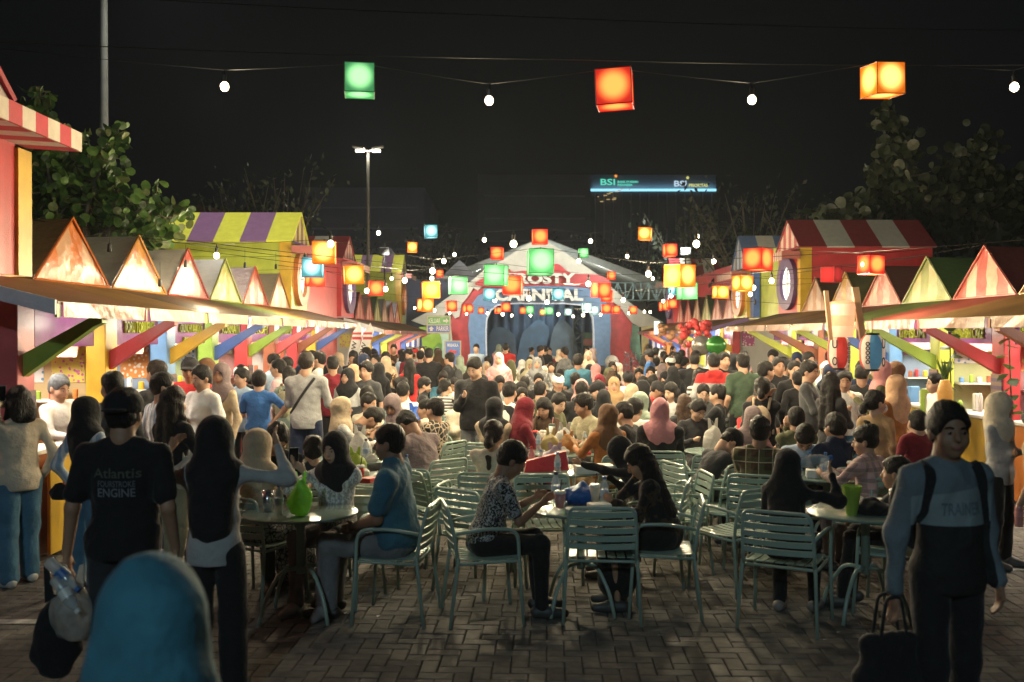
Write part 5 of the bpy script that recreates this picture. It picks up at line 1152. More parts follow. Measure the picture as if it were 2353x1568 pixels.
def bulb_proto():
    root = thing('string_bulb', 'x', 'bulb', group='round bulbs strung over the aisle'); q = MB(); q.ball((0, 0, -.14), (.036, .036, .040), 12); q.build('glass', emis('bulb glow', (1,.82,.52), 22), root, True)
    q = MB(); q.lathe([(.019, -.10), (.021, -.045), (.012, -.03), (.004, 0)], 10); q.build('socket', M_black, root); return root
BP = [None]
def put_lantern(c, x, y, size, Z, rz, label):
    p = PX(x, y, Z); s = size/2288*Z/.28
    if c not in LP_: LP_[c] = o = lantern_proto(c)
    else: o = copy_tree(LP_[c])
    tilt = R.uniform(-.05, .05); o.location = (p.x, p.y, p.z+(.17)*s); o.rotation_euler = (R.uniform(-.06, .06), tilt, rad(rz)); o.scale = (s, s, s); o['label'] = label; return o
def put_bulb(x, y, Z, label, s=1.):
    p = PX(x, y, Z)
    if BP[0] is None: BP[0] = o = bulb_proto()
    else: o = copy_tree(BP[0])
    o.location = (p.x, p.y, p.z+.135*s); o.scale = (s, s, s); o['label'] = label; return o
def wire(pts, label, r=.0028):
    out = []
    for i in range(len(pts)-1):
        a, b = Vector(pts[i]), Vector(pts[i+1]); sag = (b-a).length*.005
        for k in range(5): t = k/5; out.append(a.lerp(b, t)-Vector((0, 0, sag*4*t*(1-t))))
    out.append(Vector(pts[-1])); q = MB(); q.tube(out, r, 4, False); tag(q.build('hanging_wire', M_wire), label, 'wire', 'wires strung across the aisle')
WHERE = ['nearest string high over the tables', 'high string second from the camera', 'high string behind the second one', 'low string that starts at the orange gable', 'low string just behind the big green lantern', 'string at the height of the arch letters', 'string under the arch letters', 'far string across the stage opening', 'farthest low string before the stage']
STR = [ # Z, left anchor (x,y), right anchor, items: (type, x, y, size, rz)
 (8.5, (-60,105), (2460,118), [('b',517,199),('green',827,187,66,8),('b',1124,231),('red',1410,207,80,-10),('b',1727,229),('orange',2026,186,70,12),('b',2329,200)]),
 (20.5, (690,500), (1815,505), [('b',870,535),('cyan',989,533,28,10),('b',1113,551),('red',1240,545,33,5),('b',1357,554),('orange',1483,538,28,-15),('b',1602,543)]),
 (24.0, (790,552), (1700,545), [('orange',948,569,22,5),('b',1044,585),('red',1143,583,27,-5),('b',1250,600),('green',1340,582,21,3),('b',1441,589),('red',1539,576,27,4)]),
 (12.6, (345,555), (2140,572), [('b',498,587),('orange',745,581,50,6),('b',994,622),('green',1242,603,55,4),('b',1490,629),('orange',1562,634,50,38),('red',1742,597,48,45),('b',1985,607),('red',2002,609,42,20)]),
 (14.4, (395,590), (2030,620), [('cyan',720,615,44,3),('orange',811,632,42,15),('b',930,644),('green',1141,633,46,-12),('b',1352,652),('orange',1706,652,34,22),('b',1773,645),('dark',1910,632,34,42)]),
 (17.2, (480,622), (1960,640), [('red',725,640,36,30),('b',843,668),('red',864,663,32,14),('b',886,664),('orange',989,667,38,10),('green',1052,657,38,12),('red',1179,656,42,-6),('b',1215,685),('red',1381,667,33,25),('green',1578,670,36,12),('orange',1656,672,28,14),('b',1731,661)]),
 (20.6, (600,640), (1890,650), [('b',992,640),('orange',978,702,28,30),('cyan',1124,677,26,5),('b',1137,690),('b',1257,694),('cyan',1283,676,26,0),('b',1362,671),('red',1395,681,25,-10),('b',1432,689),('cyan',1557,662,32,20),('b',1542,679),('b',1724,676)]),
 (27.0, (700,672), (1750,680), [('red',1010,629,16,0),('b',998,713),('red',1037,704,23,8),('red',1075,710,18,30),('red',1162,706,20,5),('green',1217,712,18,0),('b',1155,722),('green',1261,715,17,10),('b',1283,722),('white',1348,707,20,6),('red',1393,710,20,0),('b',1340,724),('red',1455,713,17,-8),('red',1543,699,20,5),('b',1524,692),('red',1405,634,18,0)]),
 (34.0, (800,690), (1640,700), [('b',953,708),('red',1106,714,14,0),('b',1120,720),('b',1072,721),('red',1145,714,13,20),('b',1176,725),('red',1202,714,15,-5),('b',1219,725),('orange',1247,718,13,0),('white',1306,717,16,0),('b',1317,727),('white',1365,714,19,0),('b',1380,723),('red',1416,712,17,0),('b',1445,720),('red',1527,704,20,10),('b',1481,716),('b',1494,717),('b',1033,720)])]
for si, (Z, la, ra, items) in enumerate(STR):
    pts = [PX(la[0], la[1], Z)]; cnt = {}
    cols_n = {}
    for it in items: cols_n[it[0]] = cols_n.get(it[0], 0)+1
    prev = 'end of the wire'
    for i, it in enumerate(sorted(items, key=lambda t: t[1])):
        t = it[0]; cnt[t] = cnt.get(t, 0)+1; cn = dict(cyan='pale blue', dark='unlit dull red').get(t, t)
        ordn = ['first', 'second', 'third', 'fourth', 'fifth', 'sixth', 'seventh', 'eighth', 'ninth', 'tenth', 'eleventh', 'twelfth'][cnt[t]-1]
        if t == 'b':
            o = put_bulb(it[1], it[2], Z, '%s round bulb from the west on the %s' % (ordn, WHERE[si]), 1.0 if Z < 15 else 1.15); top_ = o.location.z
        else:
            o = put_lantern(t, it[1], it[2], it[3], Z, it[4], ('%s %s lantern from the west on the %s' % (ordn, cn, WHERE[si])) if cols_n[t] > 1 else 'only %s cube lantern on the %s' % (cn, WHERE[si])); top_ = o.location.z
        if abs(top_-pts[-1][2]) < .6 or len(pts) == 1: pts.append((o.location.x, Z+.012, top_+.004))
    pts.append(PX(ra[0], ra[1], Z)); wire(pts, 'thin black wire carrying the lanterns of the %s' % WHERE[si])
for i, (a, b, za, zb_) in enumerate((((-50,-25), (2420,72), 7.2, 7.8), ((-50,95), (2420,150), 7.6, 9.6), ((70,505), (1300,640), 9.9, 15), ((318,545), (1330,655), 11.7, 17), ((432,572), (1340,668), 13.5, 19), ((1840,700), (1300,650), 19, 20), ((2420,545), (1450,600), 10.5, 16), ((2250,565), (1460,668), 12.8, 20), ((640,610), (1480,690), 17, 24), ((2120,590), (1480,640), 14.5, 21))):
    A = PX(a[0], a[1], za); B_ = PX(b[0], b[1], zb_); pts = [A, A.lerp(B_, .5)-Vector((0, 0, .05)), B_]; wire(pts, 'slack black cable %s' % ('crossing the top of the sky', 'crossing the sky under the top cable', 'running from the orange gable peak into the aisle', 'running from the ochre gable peak into the aisle', 'running from the dull red gable into the aisle', 'running from the red tower to the middle', 'running from the red gable side across the sky edge', 'running from the large red gable into the aisle', 'running from the slim west gables toward the arch', 'running from the green gable peak toward the arch')[i], .004)
ub = thing('unlit_bulb', 'black unlit bulb socket hanging before the grey tent roof', 'bulb', group='unlit bulbs'); q = MB(); q.lathe([(.004, .0), (.02, -.02), (.026, -.09), (.02, -.10)], 10); q.build('socket', M_black, ub); q = MB(); q.tube([(0,0,0),(0,0,.20)], .003, 4, False); q.build('drop_wire', M_black, ub); ub.location = PX(252, 558, 10.6)
for (x, y, Z, lb) in ((427, 597, 13, 'black unlit bulb socket before the white tent roof'), (368, 640, 12, 'black unlit bulb socket at the foot of the ochre gable'), (563, 602, 16, 'black unlit bulb socket above the slim red gable'), (634, 606, 18, 'black unlit bulb socket before the yellow tower wall'), (1735, 688, 18, 'black unlit bulb socket before the yellow-green upper wall')):
    c_ = copy_tree(ub, label=lb); c_.location = PX(x, y, Z)
# point lamps at string bulbs; colourless entries are bulbs added to brighten the crowd
for (x, y, Z, w_, c) in ((498,587,12.6,2.4,(1,.8,.52)),(994,622,12.6,10,(1,.8,.52)),(1490,629,12.6,10,(1,.8,.52)),(1985,607,12.6,8,(1,.8,.52)),(930,644,14.4,5,(1,.8,.5)),(1352,652,14.4,5,(1,.8,.5)),(1773,645,14.4,4,(1,.8,.5)),(1215,685,17.2,6,(1,.8,.5)),(1257,694,20.6,6,(1,.8,.5)),(1432,689,20.6,6,(1,.8,.5)),(998,713,27,8,(1,.8,.5)),(1340,724,27,8,(1,.8,.5)),(1176,725,34,8,(1,.8,.5)),(1445,720,34,8,(1,.8,.5)),(700,600,16,9,0),(1020,600,17,9,0),(1330,600,17,9,0),(1640,600,16,9,0),(900,640,23,8,0),(1500,640,23,8,0),(1180,560,10.6,7,0),(1600,560,10.6,7,0),(760,560,10.6,6,0),(517,199,8.5,1.6,(1,.85,.6)),(1124,231,8.5,1.6,(1,.85,.6)),(1727,229,8.5,1.6,(1,.85,.6))):
    ld = bpy.data.lights.new('bulb', 'POINT'); ld.energy = w_*25; ld.color = (1,.83,.53); ld.shadow_soft_size = .08; lo = bpy.data.objects.new('bulb_light', ld); COL.objects.link(lo); lo.location = PX(x, y, Z)+Vector((0, 0, -.22))
    if c == 0: put_bulb(x, y, Z, 'lone round bulb hanging over the tables near %s' % {(700,600):'the yellow tower',(1020,600):'the green lantern at the west',(1330,600):'the big green lantern',(1640,600):'the orange lantern at the east',(900,640):'the grey kiosk',(1500,640):'the truss beam',(1180,560):'the middle of the high wires',(1600,560):'the orange lantern above it',(760,560):'the orange gable string'}[(x, y)])
# two spots at the far rows washing the arch
for (x, y) in ((1150, 640), (1380, 640)):
    pass
sl = bpy.data.lights.new('arch_wash', 'SPOT'); sl.energy = 3300; sl.spot_size = rad(75); sl.spot_blend = .8; sl.color = (.95,1,.92); sl.shadow_soft_size = .5
so = bpy.data.objects.new('arch_wash', sl); COL.objects.link(so); so.location = (6.4, 36.5, 5.2); so.rotation_euler = (rad(90-4), 0, rad(35))
sl = bpy.data.lights.new('arch_wash', 'SPOT'); sl.energy = 2300; sl.spot_size = rad(75); sl.spot_blend = .8; sl.color = (1,.93,.8); sl.shadow_soft_size = .5
so = bpy.data.objects.new('arch_wash', sl); COL.objects.link(so); so.location = (-4.6, 36.5, 4.8); so.rotation_euler = (rad(90-4), 0, rad(-38))
for sx, lb in ((6.4, 'floodlight on the far east row aimed at the arch'), (-4.7, 'floodlight on the far west row aimed at the arch')):
    t_ = thing('floodlight', lb, 'light', (sx, 36.9, 4.9)); q = MB(); q.box(-.2, -.25, 0, .2, -.1, .3, b=.02); q.build('housing', M_black, t_); q = MB(); q.tube([(0, -.17, 0), (0, -.17, -.9)], .03, 6); q.build('stand', M_black, t_)
# ------------------------------------------------------------------ chairs and tables
M_chair = mat('sage powder coat', (.30,.40,.34), rough=.32, var=.05, bump=.04, spec=.5, coat=.15)
def chair_proto():
    root = thing('slatted_chair', 'x', 'chair', group='sage green slatted chairs'); t = .0125
    for s in (-1, 1):
        x = s*.235; q = MB(); q.tube(arc([(x*1.12, -.27, 0), (x*1.02, -.215, .44), (x*1.0, -.215, .47)], .05), t, 8); q.build('rear_leg', M_chair, root, True)
        q = MB(); q.tube(arc([(x*1.14, .23, 0), (x*1.10, .20, .44), (x*1.14, .19, .655), (x*1.12, -.05, .66), (x*1.0, -.225, .625)], .09, 5), t, 8); q.build('arm_and_front_leg', M_chair, root, True)
    q = MB(); q.tube(arc([(-.235, -.215, .43), (-.235, -.235, .60), (-.22, -.285, .80), (.22, -.285, .80), (.235, -.235, .60), (.235, -.215, .43)], .05, 4), t, 8); q.build('back_frame', M_chair, root, True)
    q = MB(); q.tube(arc([(-.25, -.205, .425), (-.25, .21, .435), (.25, .21, .435), (.25, -.205, .425), (-.25, -.205, .425)], .04, 3), .011, 6); q.build('seat_frame', M_chair, root, True)
    q = MB(); n = 6; vs = []; y_ = 0
    for i in range(n+1):
        u = -1+2*i/n; vs += [(u*.225, -.02*(1-u*u), 0), (u*.225, -.02*(1-u*u)+.002, .040), (u*.225, -.02*(1-u*u)-.008, .039), (u*.225, -.02*(1-u*u)-.010, .001)]
    q.add(vs, [(4*i+j, 4*i+(j+1) % 4, 4*i+4+(j+1) % 4, 4*i+4+j) for i in range(n) for j in range(4)]+[(0,1,2,3),(4*n+3,4*n+2,4*n+1,4*n)]); me = q.mesh('back_slat', M_chair)
    for i in range(5):
        z = .525+.056*i; o = link('back_slat', me, root); o.location = (0, -.222-.20*max(0, z-.52)**1.0*.95, z-.01); o.rotation_euler = (rad(10), 0, 0)
    q = MB(); n = 5; vs = []
    for i in range(n+1):
        f = i/n; y = -.20+.405*f; z = .438+.012*(2*f-1)**2-.004
        vs += [(-.026, y, z), (.026, y, z), (.026, y, z-.006), (-.026, y, z-.006)]
    q.add(vs, [(4*i+j, 4*i+4+j, 4*i+4+(j+1) % 4, 4*i+(j+1) % 4) for i in range(n) for j in range(4)]+[(0, 1, 2, 3), (4*n+3, 4*n+2, 4*n+1, 4*n)]); me = q.mesh('seat_slat', M_chair)
    for i in range(7): o = link('seat_slat', me, root); o.location = (-.198+.066*i, 0, .008)
    root.location = (0, -60, 0); return root
CP = chair_proto(); CP_used = [False]; NCH = [0]
def chair(loc, face, label):
    if not CP_used[0]: o = CP; CP_used[0] = True
    else: o = copy_tree(CP)
    o.location = (loc[0], loc[1], .003); o.rotation_euler = (0, 0, -rad(face)); o['label'] = ' '.join(label.split()[:16]); NCH[0] += 1; return o
def far_chair_mesh():
    q = MB()
    for s in (-1, 1):
        q.tube([(s*.26, -.26, 0), (s*.235, -.215, .45), (s*.22, -.28, .80)], .0125, 5); q.tube([(s*.265, .22, 0), (s*.265, .19, .65), (s*.235, -.22, .63)], .0125, 5)
    for i in range(6): z = .515+.049*i; q.box(-.225, -.24-.2*(z-.52), z, .225, -.23-.2*(z-.52), z+.042)
    q.box(-.24, -.20, .425, .24, .21, .44); return q.mesh('slatted_chair', M_chair)
FCM = far_chair_mesh()
def far_chair(loc, face, label):
    o = link('slatted_chair', FCM); o.location = (loc[0], loc[1], .003); o.rotation_euler = (0, 0, -rad(face)); tag(o, ' '.join(label.split()[:16]), 'chair', 'sage green slatted chairs'); return o
M_ttop = mat('table top', (.22,.30,.26), rough=.22, var=.06, bump=.03, spec=.6, coat=.3)
def table_proto():
    root = thing('round_table', 'x', 'table', group='round sage green cafe tables'); q = MB(); q.lathe([(0.0, .712), (.375, .712), (.395, .716), (.40, .724), (.396, .732), (.385, .735), (0, .735)], 40); q.build('table_top', M_ttop, root, 40)
    q = MB(); q.lathe([(.03, .30), (.03, .69), (.09, .70), (.09, .71)], 14); q.build('column', M_chair, root, True); me = None
    for i in range(4):
        if me is None: q = MB(); q.tube(arc([(.02, 0, .34), (.16, 0, .34), (.28, 0, .17), (.33, 0, 0)], .12, 5), .014, 7); me = q.mesh('leg', M_chair, True)
        o = link('leg', me, root); o.rotation_euler = (0, 0, rad(45+90*i))
    return root
TP = [None]
def table(x, y, Z, label, r=1.):
    p = PX(x, y, Z)
    if TP[0] is None: TP[0] = o = table_proto()
    else: o = copy_tree(TP[0])
    o.location = (p.x, Z, .004); o['label'] = label; o.scale = (r, r, 1); return Vector((p.x, Z, .739))
# ------------------------------------------------------------------ things held or standing on tables
M_clear = mat('clear plastic', (.55,.62,.65), rough=.12, var=.02, bump=.05, alpha=.42, spec=.9)
M_film = mat('bag film', (.66,.64,.60), rough=.35, var=.15, bump=.8, bscale=26, trans=.5, spec=.7, alpha=.9)
def bottle(p, label, cap='blue', h=.21, lab='lblue', tilt=None, liquid=None):
    root = thing('water_bottle', label, 'bottle', p, group=None); s = h/.21; r = .031*s
    q = MB(); q.lathe([(r*.9, 0), (r, .01), (r*.93, .04*s), (r, .06*s), (r*.93, .08*s), (r, .10*s), (r, .14*s), (r*.7, .17*s), (r*.38, .185*s), (r*.38, .195*s)], 14); q.build('body', M_clear if not liquid else mat('drink '+liquid, PAL[liquid], rough=.2, alpha=.85, bump=0), root, True)
    q = MB(); q.lathe([(r*.45, .19*s), (r*.45, .21*s)], 10); q.build('cap', mat('cap '+cap, PAL[cap], rough=.4, bump=0), root)
    q = MB(); q.lathe([(r*1.02, .075*s), (r*1.02, .12*s)], 14); q.build('wrap', mat('wrap '+lab, PAL[lab], rough=.4, bump=0), root)
    if tilt: root.rotation_euler = tilt
    return root
def cup(p, label, c='pink', lid='white', straw='red', h=.13):
    root = thing('drink_cup', label, 'cup', p); q = MB(); q.lathe([(.028, 0), (.04, h)], 14); q.build('body', mat('cup '+c, PAL[c], rough=.25, alpha=.9, bump=0), root, True)
    q = MB(); q.lathe([(.043, h), (.043, h+.008), (.035, h+.02)], 14); q.build('lid', mat('lid '+lid, PAL[lid], rough=.3, bump=0), root)
    if straw: q = MB(); q.tube([(0, 0, h), (.015, 0, h+.10)], .004, 5); q.build('straw', mat('straw '+straw, PAL[straw], bump=0), root)
    return root
def bag(p, label, w, h, m, seed=0, d=.6, name='plastic_bag', handles=True):
    root = thing(name, label, 'bag', p); f = SDF(.05, fold=.012+.045*w, ff=38, seed=seed)
    f.ell((0, 0, h*.32), (w*.5, w*.5*d, h*.34)); f.cap((0, 0, h*.4), (0, 0, h*.72), w*.33, w*.10); f.zcut = .002
    me = sdf_mesh(f, .008 if w < .25 else .012, 'body', m); link('body', me, root)
    if handles:
        for s in (-1, 1):
            q = MB(); q.prism([(s*w*.02, -.004, h*.70), (s*w*.22, -.004, h*.66), (s*w*.24, -.004, h*.99), (s*w*.14, -.004, h*.97)][::s], (0, .008, 0)); q.build('handle', m, root)
    return root
def box(p, label, sx, sy, sz, c, rz=0, name='food_box', cat='box', lidc=None):
    root = thing(name, label, cat, p, rad(rz)); q = MB(); q.box(-sx/2, -sy/2, 0, sx/2, sy/2, sz, b=.004); q.build('body', mat('carton %s' % c, PAL[c], rough=.6), root)
    if lidc: q = MB(); q.box(-sx/2-.004, -sy/2-.004, sz, sx/2+.004, sy/2+.004, sz+.012); q.build('lid', mat('carton %s' % lidc, PAL[lidc], rough=.6), root)
    return root
def phone(p, label, rx=0, rz=0):
    root = thing('phone', label, 'phone', p); q = MB(); q.box(-.037, -.004, -.075, .037, .004, .075, b=.004); q.build('case', mat('phone case', (.2,.2,.22), rough=.3, bump=0), root)
    q = MB(); q.box(-.033, -.0055, -.07, .033, -.0042, .07); q.build('screen', mat('phone glass', (.01,.01,.012), rough=.1, bump=0), root); root.rotation_euler = (rad(rx), 0, rad(rz)); return root
T1 = table(690, 1190, 6.95, 'round table holding the bright green bag and water bottle')
T2 = table(1335, 1190, 7.1, 'round table before the empty chair with blue bag and drinks', .95)
T3 = table(1990, 1205, 6.95, 'round table with black bag and green pouch before the drinking woman')
T4 = table(1290, 1085, 9.1, 'round table carrying the red bag and white food tray')
T5 = table(1300, 1045, 10.5, 'round table piled with thin plastic takeaway bags')
T6 = table(1225, 1020, 11.7, 'round table with a green topped cup and burger box')
T7 = table(1660, 1040, 10.6, 'round table with a tall white bag beside the dark jacket woman')
T8 = table(815, 1060, 9.9, 'round table under the white bag beside the tan headscarf woman')
T9 = table(870, 1095, 8.6, 'round table behind the man in the teal polo')
T10 = table(1900, 1095, 8.75, 'round table with three capped water bottles')
T11 = table(955, 985, 13.2, 'round table with a blue shopping bag')
T12 = table(1290, 965, 14.6, 'round table with clear bottles far down the aisle')
T13 = table(1420, 985, 13.0, 'empty round table beside the sage headscarf woman')
T14 = table(1640, 960, 14.9, 'round table before the man with glasses')
T15 = table(1030, 960, 15.8, 'round table beside the striped ponytail girl')
bottle(PX(652, 1188, 6.8) * 1 + Vector((0, 0, 0)) if False else (T1.x-.115, 6.80, .739), 'clear water bottle with blue label standing on the nearest left table')
bag((T1.x+.04, 6.76, .739), 'bright green plastic bag with handles up on the nearest left table', .17, .31, mat('green film', (.36,.68,.12), rough=.3, var=.2, bump=.9, bscale=22, trans=.5, spec=.7), 3)
q = thing('metal_tumbler', 'shiny steel tumbler beside the water bottle', 'cup', (T1.x-.22, 6.92, .739)); mb = MB(); mb.lathe([(.032, 0), (.042, .15), (.04, .15), (.03, .01)], 18); mb.build('body', mat('steel', (.5,.52,.55), rough=.2, metal=.9, bump=0), q, True)
bag((T2.x+.02, 7.3, .739), 'blue plastic bag lying on the table behind the empty chair', .34, .17, mat('blue film', (.015,.12,.42), rough=.35, var=.2, bump=.9, bscale=18, trans=.3), 5, handles=False)
bottle((T2.x+.17, 7.12, .739), 'water bottle with blue wrap between the blue bag and the long haired woman', h=.22)
box((T2.x+.12, 6.98, .739), 'open white food box on the table behind the empty chair', .15, .11, .05, 'white', 15, lidc=None); box((T2.x-.05, 6.9, .739), 'clear shallow snack tray at the edge of the middle table', .14, .1, .03, 'lgrey', -8)
cup((T2.x+.11, 7.22, .739), 'milky drink cup with dark straw beside the food box', 'cream', 'white', 'black')
bag((T3.x+.02, 6.85, .739), 'slumped black handbag on the right front table', .32, .13, cloth('black'), 8, handles=False, name='handbag')
gp = thing('snack_pouch', 'open lime green paper pouch on the right front table', 'pouch', (T3.x-.15, 6.8, .739)); mb = MB(); mb.lathe([(.035, 0), (.07, .2), (.066, .2), (.033, .004)], 12); mb.build('body', mat('lime paper', (.35,.50,.07), rough=.6, trans=.3), gp)
rb = thing('gift_bag', 'crimson red bag tilted on the table behind the batik shirt man', 'bag', (T4.x-.12, 8.95, .739)); mb = MB(); mb.prism([(-.22, -.05, .0), (.18, -.05, .02), (.15, -.05, .19), (-.20, -.05, .10)], (0, .1, 0)); mb.build('body', mat('crimson', (.42,.015,.03), rough=.45), rb)
bag((T4.x-.05, 9.25, .739), 'pale lilac crumpled bag behind the red bag', .26, .24, mat('lilac film', (.45,.38,.46), rough=.4, bump=.8, bscale=22, trans=.3), 12); bottle((T4.x-.27, 9.2, .739), 'pink drink bottle with red cap beside the lilac bag', 'red', .2, 'pink', liquid='pink')
box((T4.x+.28, 8.9, .739), 'white rounded food tray on the table before the black headscarf woman', .34, .2, .07, 'white', 5); bottle((T4.x-.05, 8.75, .739), 'clear bottle with blue cap before the red bag', 'blue', .2)
for i, (dx, dy, w, h_, s, lb) in enumerate(((-.16, -.05, .20, .26, 21, 'yellowish tied takeaway bag nearest the green cup'), (.02, -.1, .22, .24, 22, 'orange tinted takeaway bag in the middle of the pile'), (.0, .18, .24, .3, 23, 'white takeaway bag at the back of the pile'), (.22, .0, .18, .16, 24, 'low cream takeaway bag at the orange sweater side'))):
    bag((T5.x+dx, T5.y+dy, .739), lb, w, h_, mat('film %d' % i, ((.55,.45,.22), (.52,.28,.10), (.66,.64,.6), (.6,.5,.34))[i], rough=.35, var=.2, bump=.9, bscale=20, trans=.5), s)
bottle((T5.x+.22, T5.y+.25, .739), 'small clear bottle behind the takeaway bag pile', 'white', .19); cup((T6.x+.22, T6.y-.05, .739), 'milk cup with green lid and pink straw', 'white', 'green', 'pink', .17); box((T6.x-.02, T6.y, .739), 'small navy burger box with red and white print', .17, .12, .09, 'navy', 12, lidc='red'); box((T6.x-.1, T6.y-.16, .739), 'yellow sauce tub by the burger box', .1, .08, .05, 'yellow'); box((T6.x+.1, T6.y-.2, .739), 'deep blue snack tub by the burger box', .08, .08, .06, 'blue')
bag((T7.x-.12, T7.y-.1, .739), 'tall white plastic bag before the dark jacket woman', .22, .36, M_film, 31); bottle((T7.x+.06, T7.y, .739), 'clear water bottle with blue cap beside the tall white bag', 'blue', .22); cup((T7.x+.2, T7.y, .739), 'paper coffee cup with dark lid beside the tall white bag', 'brown', 'black', None, .12)
bag((T8.x+.05, T8.y, .739), 'white plastic bag with peaked handles before the tan headscarf woman', .24, .34, M_film, 33); bottle((T8.x+.14, T8.y-.2, .739), 'clear bottle with dark blue cap by the peaked white bag', 'navy', .22); cup((T8.x-.05, T8.y-.2, .739), 'orange iced tea cup by the white takeaway box', 'orange', 'white', None, .11); box((T8.x-.1, T8.y-.3, .739), 'flat white takeaway box on the tan headscarf woman\'s table', .24, .14, .035, 'white')
bag((T9.x-.22, T9.y+.1, .739), 'lime and yellow bag standing behind the green bag girl', .2, .26, mat('lime film', (.4,.5,.08), rough=.4, bump=.8, trans=.4), 35)
for i, dx in enumerate((-.28, -.16, -.04)): bottle((T10.x+dx, T10.y-.05*i, .739), '%s of three blue capped bottles on the table before the plaid shirt' % ('leftmost', 'middle', 'rightmost')[i], 'blue', .21)
bag((T10.x-.05, T10.y-.3, .739), 'crumpled white napkin bag near the drinking woman', .16, .12, M_film, 38, handles=False); box((T10.x+.2, T10.y-.1, .739), 'brown food tray before the woman with the hair bun', .2, .14, .04, 'brown', 20)
b_ = bag((T11.x+.0, T11.y, .739), 'royal blue square shopping bag on a far table', .36, .34, mat('blue bag', (.02,.09,.42), rough=.5, bump=.3), 40, d=.5, name='shopping_bag')
for i, dx in enumerate((-.1, .08, .25)): bottle((T12.x+dx, T12.y, .739), '%s clear bottle on the far middle table' % ('leftmost', 'middle', 'rightmost')[i], 'white', .22)
box((T12.x-.2, T12.y-.1, .739), 'small lime green snack carton on the far middle table', .08, .05, .12, 'yellow')
# empty chairs
EMPTY = [((WX(1389, 6.75), 6.98), 4, 'empty chair seen from behind at the middle front table'), ((WX(1688, 7.75), 7.75), -35, 'empty chair angled at the aisle right of the long haired woman'), ((WX(1680, 8.7), 8.7), -70, 'empty chair behind the angled one by the plaid shirt man'),
  ((WX(1625, 9.0), 9.1), -60, 'empty chair with bright reflections left of the plaid shirt man'), ((WX(1548, 8.4), 8.4), -95, 'empty chair directly behind the long haired woman'), ((WX(1640, 9.9), 9.9), 5, 'empty chair tucked at the tall white bag table'),
  ((WX(1012, 8.7), 8.7), 60, 'empty chair with shiny slats behind the teal polo man'), ((WX(955, 8.9), 8.9), 15, 'empty chair between the teal polo and the grey shirt man'), ((WX(860, 7.9), 8.0), 10, 'empty chair half hidden behind the green bag girl'),
  ((WX(1255, 7.9), 8.0), 175, 'empty chair across the middle table facing the camera'), ((WX(1105, 7.6), 7.7), 40, 'empty chair behind the batik shirt man\'s chair'), ((WX(2065, 8.0), 7.75), 185, 'empty chair across the right front table'),
  ((WX(1375, 12.6), 12.6), 0, 'empty chair behind the orange sweater woman'), ((WX(1670, 12.2), 12.2), -25, 'empty chair below the black shirt man with glasses')]
for (l, f, lb) in EMPTY: chair(l, f, lb)

def handbag(p, label, w=.32, h=.26, t=.12, drop=.16, rz=0):
    root = thing('handbag', label, 'bag', p, rad(rz)); m = cloth('black'); q = MB(); n = 7; vs = []
    f = SDF(.04, fold=.008, ff=20, seed=4)
    f.cap((-w*.40, 0, .05), (w*.40, 0, .05), t*.5, t*.5).cap((-w*.34, 0, h-.05), (w*.34, 0, h-.05), t*.30, t*.30).cap((0, 0, .06), (0, 0, h-.05), t*.5, t*.34).cap((-w*.3, 0, .06), (-w*.26, 0, h-.05), t*.5, t*.3).cap((w*.3, 0, .06), (w*.26, 0, h-.05), t*.5, t*.3)
    link('body', sdf_mesh(f, .01, 'body', m), root)
    for yy in (-.03, .03): q = MB(); q.tube(arc([(-w*.22, yy, h-.04), (-w*.12, yy, h+drop), (w*.12, yy, h+drop), (w*.22, yy, h-.04)], .07, 5), .008, 6); q.build('handle', m, root, True)
    return root
